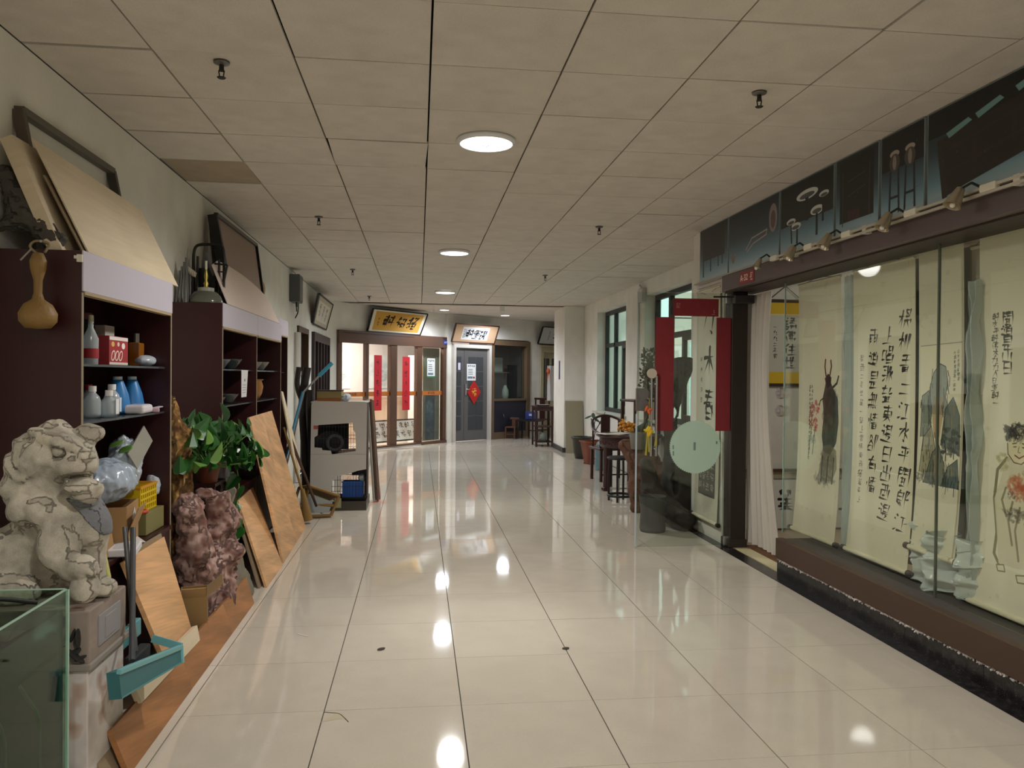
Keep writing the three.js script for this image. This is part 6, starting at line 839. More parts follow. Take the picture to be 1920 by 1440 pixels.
// ---------- stone lion on its pedestal ----------
{
  const L = thing('stone_lion', 'carved grey stone guardian lion sitting on a white pedestal', 'statue');
  const f = (x, y, z) => {
    let d = egg(x, y, z, [-1.335, 1.10, -3.06], [0.135, 0.165, 0.14]);
    d = smin(d, egg(x, y, z, [-1.265, 1.17, -2.99], [0.11, 0.095, 0.10]), 0.06);
    for (const [c, r] of [[[-1.404, 1.14, -3.0], 0.06], [[-1.415, 1.055, -3.0], 0.062], [[-1.38, 0.99, -2.97], 0.06], [[-1.385, 1.205, -3.02], 0.055], [[-1.31, 0.985, -2.93], 0.045], [[-1.31, 1.245, -3.03], 0.06]]) d = smin(d, ball(x, y, z, c, r), 0.018);
    d = smin(d, egg(x, y, z, [-1.195, 1.145, -2.93], [0.07, 0.05, 0.072]), 0.035);           // muzzle
    d = smin(d, egg(x, y, z, [-1.142, 1.185, -2.885], [0.028, 0.022, 0.028]), 0.015);         // nose
    d = smin(d, capsule(x, y, z, [-1.345, 1.255, -2.955], [-1.225, 1.232, -2.885], 0.02, 0.028), 0.02);   // brow
    d = smin(d, capsule(x, y, z, [-1.225, 1.232, -2.885], [-1.165, 1.205, -2.90], 0.024, 0.018), 0.015);
    d = smin(d, egg(x, y, z, [-1.19, 1.252, -3.03], [0.052, 0.035, 0.035]), 0.02);            // ear
    d = Math.max(d, -egg(x, y, z, [-1.155, 1.105, -2.86], [0.075, 0.02, 0.07]));              // open mouth
    d = smin(d, egg(x, y, z, [-1.165, 1.075, -2.905], [0.058, 0.026, 0.06]), 0.015);          // lower jaw
    d = smin(d, egg(x, y, z, [-1.16, 1.045, -2.93], [0.05, 0.035, 0.05]), 0.03);
    for (const c of [[-1.232, 1.198, -2.885], [-1.155, 1.192, -2.935]]) { d = Math.max(d, -ball(x, y, z, c, 0.026)); d = Math.min(d, ball(x, y, z, [c[0] - 0.004, c[1], c[2] - 0.008], 0.021)); }
    d = smin(d, egg(x, y, z, [-1.25, 0.93, -3.02], [0.11, 0.12, 0.10]), 0.05);                // chest
    d = smin(d, egg(x, y, z, [-1.165, 0.915, -3.0], [0.06, 0.075, 0.06]), 0.03);
    d = smin(d, capsule(x, y, z, [-1.31, 0.95, -3.10], [-1.40, 0.76, -3.14], 0.13, 0.14), 0.06);
    d = smin(d, egg(x, y, z, [-1.47, 0.76, -3.08], [0.13, 0.15, 0.12]), 0.04);                // haunch
    d = smin(d, egg(x, y, z, [-1.42, 0.70, -2.95], [0.10, 0.05, 0.05]), 0.03);                // hind paw
    d = smin(d, egg(x, y, z, [-1.255, 0.87, -2.925], [0.062, 0.085, 0.05]), 0.025);           // shoulder
    d = smin(d, capsule(x, y, z, [-1.25, 0.84, -2.93], [-1.19, 0.79, -2.89], 0.052, 0.045), 0.03);
    d = smin(d, egg(x, y, z, [-1.15, 0.80, -2.875], [0.052, 0.042, 0.045]), 0.02);            // raised paw
    for (const s of [-0.026, 0.002, 0.03]) d = smin(d, capsule(x, y, z, [-1.13, 0.80, -2.87 + s - 0.01], [-1.105, 0.785, -2.865 + s - 0.01], 0.016, 0.013), 0.008);
    d = smin(d, ball(x, y, z, [-1.145, 0.723, -2.885], 0.05), 0.012);                          // ball
    d = smin(d, capsule(x, y, z, [-1.175, 0.86, -3.03], [-1.175, 0.70, -3.03], 0.045, 0.042), 0.03);
    d = smin(d, egg(x, y, z, [-1.14, 0.69, -3.02], [0.055, 0.035, 0.045]), 0.02);
    d += 0.012 * Math.sin(y * 60 + 8 * noise.noise(x * 9, y * 9, z * 9)) * (x < -1.30 && y > 0.95 ? 0.35 : 0.05);  // mane locks
    d += 0.006 * fbm(x * 30, y * 30, z * 30, 2);
    return Math.max(d, 0.652 - y);
  };
  part(L, 'figure', blob(f, [-1.31, 0.965, -3.02], 0.36, 118), m.stone);
  const band = (x, y, z) => Math.max(f(x, y, z) - 0.005, Math.abs(0.78 * x + 0.63 * y + 0.285) - 0.024, -1.255 - x, 0.89 - y, y - 1.03);
  part(L, 'collar', blob(band, [-1.17, 0.955, -2.95], 0.14, 76), mat(0x77787c, 0.95, { bumpMap: tx.bump, bumpScale: 0.005 }), undefined, undefined, 'darker grey carved collar');
  const cbk = part(L, 'carved_block', ext(-1.56, -1.115, 0.47, 0.655, -2.845, -3.19, 0.008), mat(0xb3aaa2, 0.8, { map: tx.marble }));
  part(L, 'ledge', ext(-1.57, -1.105, 0.45, 0.475, -2.835, -3.20, 0.006), mat(0x8d857c, 0.9));
  part(L, 'pedestal', ext(-1.56, -1.12, 0.001, 0.45, -2.85, -3.18, 0.006), m.marble);
  const r = rng(77), rel = []; for (let i = 0; i < 34; i++) { const px = -1.54 + r() * 0.41, py = 0.485 + r() * 0.15; rel.push(at(new THREE.IcosahedronGeometry(0.012 + r() * 0.024, 1), [px, py, -2.845], [r() * 3, r() * 3, 0], [1.2, 0.8, 0.25])); }
  part(cbk, 'relief', rel, mat(0x2c2a28, 0.9), undefined, undefined, 'blackened carved relief').userData.kind = 'stuff';
  part(cbk, 'side_relief', [at(box(0.008, 0.11, 0.2, 0.003), [-1.114, 0.562, -3.02]), at(box(0.006, 0.08, 0.1, 0.003), [-1.11, 0.56, -3.02])], mat(0x8e8a8c, 0.9));
}
// ---------- glass fish tank ----------
{
  const t = thing('fish_tank', 'glass fish tank with green water at the lower left', 'fish tank'), x0 = -1.66, x1 = -1.13, z0 = -1.55, z1 = -2.72, y0 = 0.02, y1 = 0.765;
  const g = new THREE.MeshPhysicalMaterial({ color: 0xe2efe6, roughness: 0.02, transmission: 1, thickness: 0, ior: 1.2 }), tk = 0.008;
  part(t, 'pane', ext(x1 - tk, x1, y0, y1, z0, z1), g, undefined, undefined, 'hall side pane'); part(t, 'pane', ext(x0, x0 + tk, y0, y1, z0, z1), g); part(t, 'pane', ext(x0 + tk, x1 - tk, y0, y1, z1, z1 + tk), g); part(t, 'pane', ext(x0 + tk, x1 - tk, y0, y1, z0 - tk, z0), g);
  part(t, 'edge', ext(x1 - 0.006, x1 + 0.002, y0, y1, z1 - 0.002, z1 + 0.006), mat(0x9fc0ae, 0.3)); part(t, 'edge', ext(x1 - tk, x1, y1, y1 + 0.003, z0, z1), mat(0x9fc0ae, 0.3)); part(t, 'edge', ext(x0, x1, y1, y1 + 0.003, z1, z1 + tk), mat(0x9fc0ae, 0.3));
  part(t, 'water', ext(x0 + 0.012, x1 - 0.012, y0 + 0.06, 0.70, z0 - 0.012, z1 + 0.012), new THREE.MeshPhysicalMaterial({ color: 0xffffff, roughness: 0.03, transmission: 1, thickness: 0.5, ior: 1.33, attenuationColor: new THREE.Color(0.36, 0.48, 0.30), attenuationDistance: 0.28 }));
  part(t, 'gravel_bed', ext(x0 + 0.012, x1 - 0.012, y0, y0 + 0.06, z0 - 0.012, z1 + 0.012), mat(0x5a5a42, 0.95)); part(t, 'back_film', ext(x0 - 0.004, x0 - 0.001, y0, y1, z0, z1), mat(0x5d7050, 0.8));
  part(t, 'base', ext(x0, x1, 0.001, y0, z0, z1), m.dark);
  for (let i = 0; i < 9; i++) { const z = -2.64 + i * 0.1, x = -1.2 - (i % 3) * 0.12; part(t, 'water_weed', tube([[x, 0.08, z], [x + 0.02, 0.25, z + 0.05], [x + 0.06, 0.42, z + 0.1], [x + 0.02, 0.55, z + 0.18]], 0.006, 16, 6), mat(0x2f4a1f, 0.7)); }
  part(t, 'filter_hose', tube([[-1.2, 0.74, -2.66], [-1.3, 0.78, -2.55], [-1.5, 0.72, -2.4], [-1.55, 0.5, -2.3]], 0.007, 24, 6), m.dark);
  for (const [x, y, z, c, n] of [[-1.22, 0.2, -2.5, 0x8a5a2a, 'brown fish near the bottom of the tank'], [-1.25, 0.16, -2.38, 0xb8a55a, 'pale yellow fish near the bottom of the tank']]) { const f = thing('fish', n, 'fish', [x, y, z], 0.8); part(f, 'body', at(sph(0.04, 14), [0, 0, 0], [0, 0, 0], [1.5, 0.7, 0.4]), mat(c, 0.4)); part(f, 'tail', at(new THREE.ConeGeometry(0.025, 0.05, 4), [-0.075, 0, 0], [0, 0, -1.57], [1, 1, 0.25]), mat(c, 0.4)); }
}
// ---------- dustpan, broom, boxes, rocks ----------
{
  const teal = mat(0x4f9297, 0.45), p = thing('dustpan', 'teal dustpan with long grey handle resting on the long plank', 'dustpan');
  const c = [[-1.02, 0.335, -2.88], [-0.955, 0.285, -3.36], [-0.965, 0.345, -3.38], [-1.03, 0.43, -2.88]];
  part(p, 'scoop_front', plate(c, 0.045), mat(0x3d7074, 0.5)); part(p, 'scoop_floor', plate([c[0], c[1], [-1.09, 0.30, -3.40], [-1.09, 0.34, -3.0]].reverse(), 0.006), teal); part(p, 'rim', [beam(c[3], c[2], 0.016), beam(c[2], [-1.09, 0.37, -3.42], 0.03, 0.014), beam(c[1], c[2], 0.014)], mat(0x79b6ba, 0.45));
  part(p, 'handle', [bar([-1.055, 0.40, -3.08], [-1.17, 0.83, -3.42], 0.011, 10), bar([-1.06, 0.39, -3.07], [-1.05, 0.36, -3.06], 0.018, 10)], mat(0x5d5e62, 0.35, { metalness: 0.5 })); part(p, 'pan_end', ext(-1.16, -1.135, 0.39, 0.46, -3.22, -3.42, 0.006), teal);
  const br = thing('broom', 'thin metal broom handle leaning beside the dustpan', 'broom'); part(br, 'handle', bar([-1.118, 0.36, -3.30], [-1.195, 0.84, -3.40], 0.010, 10), mat(0x6a6a6c, 0.35, { metalness: 0.5 })); const bh = part(br, 'head', ext(-1.135, -1.09, 0.30, 0.36, -3.215, -3.40, 0.008), mat(0x202226, 0.8)); part(bh, 'bristles', ext(-1.13, -1.095, 0.235, 0.30, -3.22, -3.39), mat(0x18191c, 1));
  const yw = thing('yellow_sleeve', 'pale yellow plastic sleeve behind the lion foreleg', 'sleeve', [-1.22, 0.66, -3.24]); part(yw, 'sleeve', at(box(0.03, 0.16, 0.03, 0.01), [0, 0.08, 0], [0, 0, 0.2]), mat(0xc9c67c, 0.6));
  const bx = thing('small_carton', 'small open cardboard carton on the floor behind the plank', 'box', [-1.19, 0.001, -4.40], 0.25);
  const sw = part(bx, 'walls', [at(box(0.13, 0.30, 0.005), [0, 0.151, 0.12]), at(box(0.13, 0.30, 0.005), [0, 0.151, -0.12]), at(box(0.005, 0.30, 0.24), [-0.065, 0.151, 0]), at(box(0.005, 0.30, 0.24), [0.065, 0.151, 0])], mat(0x9a7a4e, 0.85)); part(bx, 'floor', at(box(0.13, 0.004, 0.24), [0, 0.004, 0]), m.card); part(bx, 'flap', at(box(0.1, 0.004, 0.22), [0.105, 0.33, 0.0], [0, 0, 0.65]), mat(0xa5875c, 0.85)); part(bx, 'flap', at(box(0.12, 0.004, 0.09), [0, 0.33, 0.15], [-0.8, 0, 0]), mat(0xa5875c, 0.85)); part(sw, 'label', at(box(0.002, 0.1, 0.045), [0.0685, 0.2, -0.03], [0.1, 0, 0]), mat(0xc9d0d8, 0.7)); part(bx, 'bulbs', [at(sph(0.02, 10), [0.0, 0.29, 0.03]), at(sph(0.018, 10), [0.02, 0.29, -0.02])], m.white);
  const crumple = (s, seed, k, res = 52) => blob((a, b, q) => Math.max(egg(a, b, q, [0, 0, 0], s) + k * fbm(a * 9 + seed, b * 9, q * 9, 4), -b - s[1] * 0.75), [0, 0, 0], Math.max(...s) * 1.35, res);
  const sk = thing('cement_bag', 'slumped grey brown paper sack beside the boards', 'sack', [-1.15, 0.15, -5.20]); part(sk, 'sack', (() => { const g = blob((a, b, q) => { const e = Math.max(Math.abs(a + 0.25 * (b + 0.1)) - 0.06, Math.abs(b) - 0.135, Math.abs(q) - 0.2 + 0.2 * b) - 0.0; return e + 0.025 * fbm(a * 8, b * 8, q * 8, 3); }, [0, 0, 0], 0.29, 56); return g; })(), mat(0x77705f, 0.9)); part(sk, 'orange_cap', at(sph(0.02, 10), [-0.02, 0.15, 0.12]), mat(0xc87a2c, 0.5));
  const rock = (x, y, z) => { let d = capsule(x, y, z, [-1.27, 0.10, -4.78], [-1.31, 0.68, -4.72], 0.115, 0.085); d = smin(d, capsule(x, y, z, [-1.20, 0.08, -4.93], [-1.18, 0.66, -4.95], 0.095, 0.08), 0.05); d = smin(d, capsule(x, y, z, [-1.24, 0.34, -4.84], [-1.23, 0.15, -4.84], 0.11, 0.13), 0.07); d = smin(d, ball(x, y, z, [-1.24, 0.75, -4.88], 0.055), 0.05); d = smin(d, capsule(x, y, z, [-1.2, 0.5, -4.94], [-1.12, 0.38, -4.98], 0.075, 0.055), 0.05); return Math.max(d + 0.11 * fbm(x * 6.5, y * 6.5, z * 6.5, 4) + 0.016 * Math.abs(noise.noise(x * 20, y * 20, z * 20)), 0.003 - y); };
  solo('red_rock', 'rugged reddish brown ornamental rock below the green plants', 'rock', blob(rock, [-1.26, 0.44, -4.84], 0.52, 88), m.rust);
  const pale = (x, y, z) => Math.max(capsule(x, y, z, [-1.27, 0.0, -5.52], [-1.27, 0.76, -5.50], 0.07, 0.05) + 0.07 * fbm(x * 9, y * 9, z * 9, 3), 0.003 - y);
  solo('pale_stone', 'upright pale grey stone behind the reddish rock', 'rock', blob(pale, [-1.27, 0.4, -5.5], 0.46, 56), mat(0x9d978a, 0.95));
  const bk = (x, y, z) => { let d = capsule(x, y, z, [-1.50, 0.6, -4.86], [-1.475, 1.30, -4.86], 0.10, 0.05); d = smin(d, capsule(x, y, z, [-1.46, 0.75, -4.90], [-1.40, 1.12, -4.92], 0.08, 0.04), 0.06); d = smin(d, capsule(x, y, z, [-1.50, 0.6, -4.86], [-1.53, 0.02, -4.9], 0.1, 0.1), 0.05); return d + 0.09 * fbm(x * 8, y * 5, z * 8, 4) + 0.012 * Math.sin(x * 90 + z * 70 + 6 * noise.noise(x * 6, y * 6, z * 6)); };
  solo('bark_trunk', 'shaggy brown bark trunk standing between the two cabinets', 'trunk', blob(bk, [-1.47, 0.68, -4.88], 0.74, 96), m.bark);
}
// pothos plants and their pots
{
  const leafGeo = (() => { const s = new THREE.Shape(); s.moveTo(0, 0); s.bezierCurveTo(0.045, -0.012, 0.06, 0.05, 0, 0.12); s.bezierCurveTo(-0.06, 0.05, -0.045, -0.012, 0, 0); const g = plain(new THREE.ShapeGeometry(s, 8)), p = g.attributes.position; for (let i = 0; i < p.count; i++) p.setZ(i, Math.abs(p.getX(i)) * 0.5 - p.getY(i) * p.getY(i) * 2.2); g.computeVertexNormals(); return g; })();
  function pothos(label, pos, n, spread, seed, potM, potGeo) {
    const t = thing('pothos_plant', label, 'plant', pos, 0, 'green pothos plants'); const r = rng(seed);
    const pt = part(t, 'pot', potGeo, potM);
    part(pt, 'soil', at(cyl(0.06, 0.06, 0.02), [0, 0.1, 0]), mat(0x221a12, 1));
    for (let i = 0; i < n; i++) {
      const a = r() * 6.28, e = -0.35 + r() * 1.6, d = spread * (0.5 + 0.6 * r()), tip = [d * Math.cos(a) * Math.cos(e), 0.14 + d * Math.sin(e) * 0.9, d * Math.sin(a) * Math.cos(e) * 1.3];
      if (tip[0] < -0.32) tip[0] = -0.3 + r() * 0.1;
      const st = part(t, 'leaf', leafGeo, r() < 0.18 ? m.leafLight : m.leaf, tip, [-0.5 - r() * 0.9, a + 1.57 + r() - 0.5, (r() - 0.5) * 1.2]); const k = 0.6 + r() * 0.6; st.scale.set(k, k, k);
      if (i % 3 === 0) part(t, 'stem', bar([0, 0.1, 0], tip, 0.003, 5), m.leafLight);
    }
    return t;
  }
  const stand = thing('plant_stand', 'dark wooden plant stand behind the reddish rock', 'stand', [-1.33, 0, -5.24]); part(stand, 'top', at(box(0.16, 0.02, 0.34), [0, 0.78, 0]), m.rosewood); for (const [x, z] of [[-0.065, 0.15], [0.065, 0.15], [-0.065, -0.15], [0.065, -0.15]]) part(stand, 'leg', at(box(0.02, 0.77, 0.02), [x, 0.385, z]), m.rosewood);
  pothos('bushy green pothos in a brown pot above the reddish rock', [-1.31, 0.791, -5.13], 130, 0.27, 21, mat(0x6a3420, 0.6), lathe([[0, 0.0], [0.055, 0.0], [0.075, 0.1], [0.08, 0.12], [0.07, 0.12], [0.0, 0.1]], 24));
  pothos('smaller green pothos in a grey trough pot beside the double cabinet', [-1.30, 0.791, -5.36], 70, 0.27, 5, mat(0x6b6468, 0.6), at(box(0.12, 0.11, 0.11, 0.01), [0, 0.056, 0]));
  const v = thing('hanging_vine', 'trailing pothos vine hanging over the pale stone', 'plant', [-1.21, 0.80, -5.42]); part(v, 'vine', tube([[0, 0.1, 0], [0.03, -0.05, 0.02], [0.02, -0.2, 0.03], [0.05, -0.33, 0.02]], 0.004, 20, 6), m.leafLight); [[0.02, 0.0, 0.4], [0.03, -0.08, 2.2], [0.02, -0.18, 0.9], [0.04, -0.27, 1.6], [0.05, -0.34, 0.5]].forEach(([x, y, a]) => part(v, 'leaf', leafGeo, m.leaf, [x, y, 0.02], [-0.4, a, 2.6]));
  const pb = thing('purple_bottle', 'small purple topped bottle beside the trough pot', 'bottle', [-1.31, 0.731, -5.39]); pb.position.set(-1.345, 0.902, -5.36); part(pb, 'body', at(cyl(0.025, 0.025, 0.07, 16), [0, 0.036, 0]), mat(0xb8ac7c, 0.5)); part(pb, 'cap', at(cyl(0.012, 0.024, 0.08, 14), [0.0, 0.11, 0]), mat(0x4a2a86, 0.4));
}
// ---------- the cardboard fronted cage and the clutter beside it ----------
{
  const t = thing('pet_cage', 'white cardboard fronted wire cage with cut-out windows', 'cage', [-1.16, 0, -8.74]);
  const X = (u) => (u - 583) * 0.00567, Y = (v) => 1.185 - (v - 753) * 0.00579;
  const s = new THREE.Shape([[584, 757], [588, 752], [686, 753], [689, 757], [688, 880], [672, 883], [650, 890], [632, 893], [622, 905], [622, 932], [640, 955], [582, 955]].map(([u, v]) => new THREE.Vector2(X(u), Y(v))));
  s.holes.push(new THREE.Path([[597, 797], [663, 793], [663, 806], [667, 812], [668, 846], [623, 852], [621, 845], [605, 844], [604, 840], [590, 839], [590, 820], [596, 816]].map(([u, v]) => new THREE.Vector2(X(u), Y(v)))));
  const cf = part(t, 'cardboard_front', metre(new THREE.ExtrudeGeometry(s, { depth: 0.006, bevelEnabled: false })), mat(0xc6c3be, 0.85), undefined, undefined, 'white cardboard sheet with cut-outs');
  part(cf, 'crease', ext(0.0, 0.59, 0.612, 0.615, 0.006, 0.0075), mat(0x9a9692, 0.9)); part(cf, 'print_mark', ext(0.03, 0.08, 0.885, 0.925, 0.006, 0.0075), mat(0xa85a56, 0.8));
  const w = [], z0 = -0.01, z1 = -0.55; for (let i = 0; i <= 18; i++) { const x = 0.01 + i * 0.0315; w.push(bar([x, 0.12, z0], [x, 1.17, z0], 0.002, 5), bar([x, 0.12, z1], [x, 1.17, z1], 0.002, 5)); } for (let i = 0; i <= 8; i++) { const y = 0.13 + i * 0.13; w.push(bar([0.01, y, z0], [0.577, y, z0], 0.0025, 5), bar([0.01, y, z1], [0.577, y, z1], 0.0025, 5), bar([0.01, y, z0], [0.01, y, z1], 0.0025, 5), bar([0.577, y, z0], [0.577, y, z1], 0.0025, 5)); } for (let i = 1; i < 16; i++) { const z = z0 + (z1 - z0) * i / 16; w.push(bar([0.01, 0.12, z], [0.01, 1.17, z], 0.002, 5), bar([0.577, 0.12, z], [0.577, 1.17, z], 0.002, 5)); }
  part(t, 'wire_mesh', w, mat(0x3a3734, 0.4, { metalness: 0.5 })).userData.kind = 'stuff';
  part(t, 'tray', [ext(0.0, 0.6, 0.001, 0.012, 0.01, -0.57), ext(0.0, 0.6, 0.012, 0.1, 0.01, 0.0), ext(0.0, 0.6, 0.012, 0.1, -0.56, -0.57), ext(0.0, 0.01, 0.012, 0.1, 0, -0.56), ext(0.59, 0.6, 0.012, 0.1, 0, -0.56)], mat(0x3c3830, 0.3)); part(t, 'tape', ext(0.26, 0.33, 0.03, 0.135, 0.01, 0.012), mat(0x9d9a72, 0.6)); part(t, 'top', ext(0.0, 0.6, 1.172, 1.182, 0.0, -0.57), mat(0xb2aeaa, 0.85)); part(t, 'shelf', ext(0.02, 0.57, 0.58, 0.6, -0.03, -0.54), mat(0x4a3c30, 0.7)); part(t, 'added_shade_sheet', [ext(0.02, 0.36, 0.62, 1.16, -0.50, -0.51), ext(0.36, 0.57, 0.93, 1.16, -0.50, -0.51), ext(0.40, 0.57, 0.32, 0.57, -0.50, -0.51)], mat(0x262426, 0.95)); part(t, 'side_cloth', ext(0.592, 0.606, 0.14, 1.17, -0.0, -0.25), mat(0x3a2f30, 0.9));  // dark sheets added at the back so the cage inside reads as shaded
  const b = thing('blue_basket', 'blue plastic basket inside the cage', 'basket', [-0.72, 0.125, -8.95]); const bw = part(b, 'walls', [at(box(0.22, 0.17, 0.006), [0, 0.085, 0.09]), at(box(0.22, 0.17, 0.006), [0, 0.085, -0.09]), at(box(0.006, 0.17, 0.18), [-0.11, 0.085, 0]), at(box(0.006, 0.17, 0.18), [0.11, 0.085, 0])], mat(0x1c58ae, 0.5)); part(b, 'floor', at(box(0.22, 0.005, 0.18), [0, 0.003, 0]), mat(0x1c58ae, 0.5)); part(b, 'rim', at(box(0.24, 0.012, 0.01), [0, 0.17, 0.095]), mat(0x2466bc, 0.5)); for (let i = 0; i < 5; i++) part(bw, 'rib', at(box(0.006, 0.15, 0.004), [-0.08 + i * 0.04, 0.08, 0.095]), mat(0x17488e, 0.5));
  const hd = thing('cat_bed', 'dark round cat bed on the cage shelf', 'pet bed', [-0.98, 0.602, -9.0]); part(hd, 'dome', at(sph(0.15, 20), [0, 0.12, 0], [0, 0, 0], [1, 0.85, 0.8]), mat(0x26262a, 0.9)); part(hd, 'rim', at(new THREE.TorusGeometry(0.08, 0.02, 8, 24), [0.06, 0.12, 0.1], [0, 0.3, 0]), mat(0x55555a, 0.9));
  const wb = thing('white_ball', 'white ball resting on the blue basket', 'ball', [-0.62, 0.335, -8.9]); part(wb, 'ball', sph(0.04, 16), mat(0xc9d2d2, 0.5)); part(wb, 'band', new THREE.TorusGeometry(0.04, 0.003, 6, 24), mat(0x5aa9b8, 0.5));
  const bx = thing('cardboard_box', 'open cardboard box on top of the cage', 'box', [-0.98, 1.183, -8.98]); part(bx, 'walls', [at(box(0.26, 0.12, 0.006), [0, 0.06, 0.12]), at(box(0.26, 0.12, 0.006), [0, 0.06, -0.12]), at(box(0.006, 0.12, 0.24), [-0.13, 0.06, 0]), at(box(0.006, 0.12, 0.24), [0.13, 0.06, 0])], mat(0x8d7d52, 0.85)); part(bx, 'floor', at(box(0.26, 0.004, 0.24), [0, 0.003, 0]), m.card); part(bx, 'black_edge', at(box(0.27, 0.012, 0.25), [0, 0.118, 0]), m.dark); part(bx, 'stain_strip', at(box(0.26, 0.035, 0.004), [0, 0.02, 0.126]), mat(0x8a5424, 0.8));
  const bg = thing('crumpled_bag', 'crumpled plastic bag beside the box on the cage', 'bag', [-0.80, 1.225, -8.92]); part(bg, 'film', blob((a, y, c) => egg(a, y, c, [0, 0, 0], [0.05, 0.045, 0.05]) + 0.03 * fbm(a * 20, y * 20, c * 20), [0, 0, 0], 0.08, 32), m.bagPlastic);
  const fr = thing('stacked_frames', 'thin brown and white frames leaning behind the cage', 'picture frame', [-0.53, 0, -9.25]); for (let i = 0; i < 2; i++) part(fr, 'frame', plate([[0.03 + i * 0.04, 0.02, 0.02 - i * 0.03], [0.05 + i * 0.04, 0.02, -0.12 - i * 0.03], [-0.03 + i * 0.035, 1.18, -0.12 - i * 0.03], [-0.05 + i * 0.035, 1.2, 0.02 - i * 0.03]], 0.02), mat(i ? 0x5a3f30 : 0xa9a094, 0.6));
  // tipped rattan chair
  const rc = thing('rattan_chair', 'small tipped bamboo chair in front of the cage', 'chair', [-1.02, 0, -8.34], 0.5), bm = mat(0x8a6a38, 0.6);
  const J = [[[-0.2, 0.02, -0.02], [-0.12, 0.34, 0.05]], [[-0.12, 0.34, 0.05], [0.18, 0.22, 0.1]], [[-0.2, 0.02, -0.02], [0.1, 0.02, 0.08]], [[-0.16, 0.30, -0.14], [0.16, 0.16, -0.1]], [[-0.12, 0.34, 0.05], [-0.16, 0.30, -0.14]], [[0.18, 0.22, 0.1], [0.16, 0.16, -0.1]], [[0.1, 0.02, 0.08], [0.18, 0.22, 0.1]], [[-0.18, 0.16, -0.02], [0.13, 0.12, 0.08]], [[-0.24, 0.02, -0.16], [-0.16, 0.30, -0.14]], [[0.06, 0.02, -0.1], [0.16, 0.16, -0.1]]];
  J.forEach(([a, b2]) => part(rc, 'pole', bar(a, b2, 0.016, 8), bm)); part(rc, 'seat', plate([[-0.11, 0.33, 0.05], [0.17, 0.22, 0.09], [0.15, 0.17, -0.09], [-0.15, 0.30, -0.13]], 0.012), mat(0x5c4424, 0.8)); part(rc, 'side_panel', plate([[-0.17, 0.06, 0.0], [0.08, 0.05, 0.07], [0.12, 0.16, 0.08], [-0.14, 0.26, 0.04]], 0.008), mat(0x9aa0a0, 0.6), undefined, undefined, 'pale sheet stuck in the chair side');
  // poles and dark timber
  const bp = thing('blue_pole', 'blue gripped telescopic pole leaning by the cage', 'pole'); part(bp, 'rod', bar([-1.30, 1.28, -9.2], [-1.134, 1.462, -9.2], 0.011, 10), m.steel); part(bp, 'grip', bar([-1.134, 1.462, -9.2], [-0.985, 1.612, -9.2], 0.022, 12), mat(0x3f9ab8, 0.5)); part(bp, 'lower_rod', bar([-1.58, 0.002, -9.16], [-1.30, 1.28, -9.2], 0.011, 10), m.steel);
  const bp2 = thing('blue_mop_handle', 'thin blue mop handle leaning by the tan plywood strip', 'mop'); part(bp2, 'handle', bar([-1.38, 0.50, -8.3], [-1.19, 1.30, -8.34], 0.013, 10), mat(0x4a8fb4, 0.45)); part(bp2, 'mop_head', bar([-1.46, 0.04, -8.28], [-1.38, 0.5, -8.3], 0.04, 10, 0.02), mat(0x2a2826, 0.95));
  const dt = thing('dark_timber', 'dark forked timber standing beside the cage', 'timber'); part(dt, 'post', [tube([[-1.28, 0.0, -9.3], [-1.30, 0.6, -9.3], [-1.33, 1.2, -9.32], [-1.28, 1.56, -9.32]], 0.045, 24, 8)], mat(0x1e120e, 0.7)); part(dt, 'fork', tube([[-1.33, 1.15, -9.32], [-1.39, 1.35, -9.3], [-1.37, 1.56, -9.28]], 0.03, 16, 8), mat(0x1e120e, 0.7)); part(dt, 'second_post', beam([-1.22, 0, -9.22], [-1.24, 1.3, -9.3], 0.06), mat(0x170f0d, 0.7));
  const br = thing('straw_broom', 'old straw broom leaning by the tipped chair', 'broom'); part(br, 'handle', bar([-1.12, 0.25, -8.0], [-1.33, 0.95, -8.05], 0.012, 8), mat(0x9a7a3e, 0.7)); part(br, 'brush', bar([-1.08, 0.03, -7.98], [-1.14, 0.34, -8.0], 0.05, 10, 0.02), mat(0x8a6c3c, 0.95));
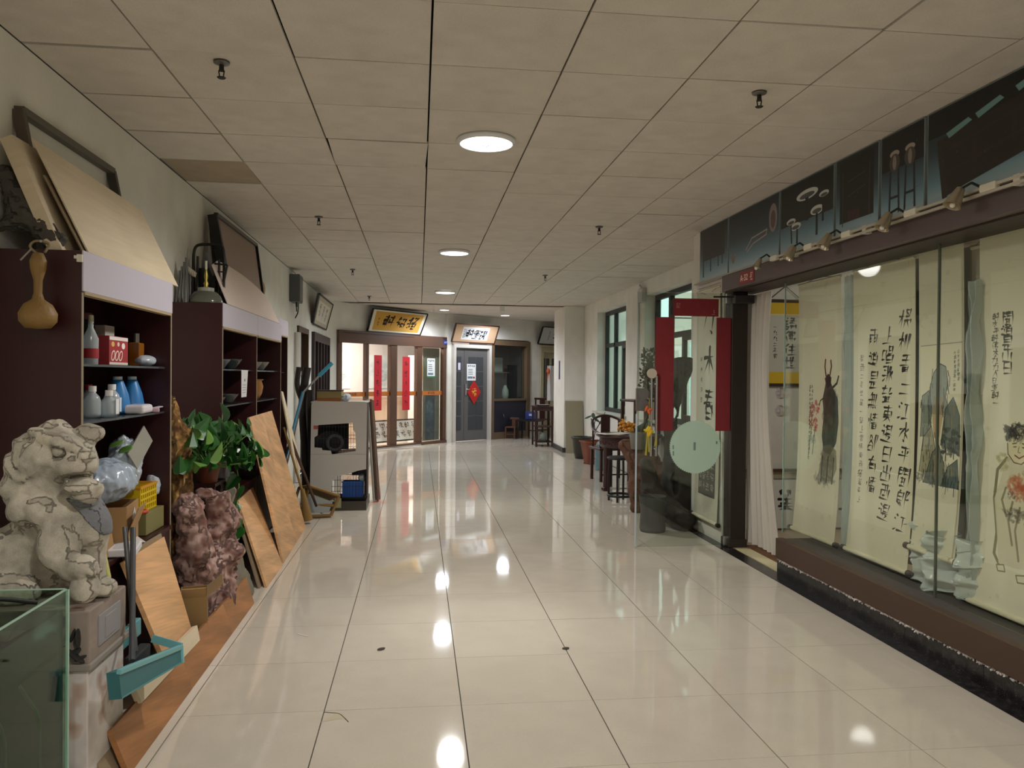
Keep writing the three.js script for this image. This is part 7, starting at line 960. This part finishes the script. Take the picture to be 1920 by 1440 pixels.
  const st = thing('brown_stick', 'brown stick leaning beside the straw broom', 'stick'); part(st, 'stick', bar([-1.05, 0.22, -8.16], [-1.28, 0.84, -8.14], 0.015, 8), mat(0x4a2e1c, 0.6)); part(st, 'tip', bar([-1.05, 0.22, -8.16], [-1.02, 0.14, -8.16], 0.013, 8), mat(0x2a1c12, 0.7));
}
// ---------- sprinklers and scraps on the floor ----------
const where = ['at the upper left of the ceiling', 'at the upper right of the ceiling', 'second on the left of the ceiling', 'second on the right of the ceiling', 'third on the left of the ceiling', 'third on the right of the ceiling', 'farthest on the left of the ceiling'];
[[-0.89, -3.68], [1.64, -3.70], [-0.89, -7.14], [1.65, -7.19], [-0.88, -10.6], [1.71, -10.72], [-0.88, -14.09]].forEach(([x, z], i) => {
  const s = thing('sprinkler', 'small metal fire sprinkler ' + where[i], 'sprinkler', [x, H, z], 0, 'ceiling sprinklers');
  part(s, 'rose', at(lathe([[0, 0.0], [0.036, 0.0], [0.034, -0.008], [0.014, -0.014], [0, -0.014]], 20), [0, -0.001, 0]), mat(0x6d6b68, 0.4, { metalness: 0.5 })); part(s, 'stem', at(cyl(0.010, 0.012, 0.03, 12), [0, -0.028, 0]), m.dark); part(s, 'yoke', [bar([-0.012, -0.04, 0], [-0.008, -0.07, 0], 0.003, 6), bar([0.012, -0.04, 0], [0.008, -0.07, 0], 0.003, 6)], m.dark); part(s, 'deflector', at(cyl(0.02, 0.016, 0.004, 16), [0, -0.073, 0]), m.dark);
});
const scrap = (n, l, x, z, a, s) => solo(n, l, 'scrap', at(new THREE.SphereGeometry(0.02, 8, 5), [0, 0, 0], [0.2, a, 0], [1.2 * s, 0.25, 0.6 * s]), mat(0x4a4438, 0.9), [x, 0.006, z]);
scrap('dry_leaf', 'curled dry leaf scrap on the floor tiles near the left', -0.19, -4.27, 0.4, 1); scrap('dark_scrap', 'small dark scrap on a floor joint right of the middle', 0.80, -4.19, 0.1, 0.9);
solo('paper_sliver', 'thin white paper sliver on the floor tiles', 'scrap', box(0.085, 0.001, 0.008), mat(0xd8d2c4, 0.8), [-0.64, 0.0016, -4.55], [0, -0.7, 0]);

renderer.render(scene, camera);
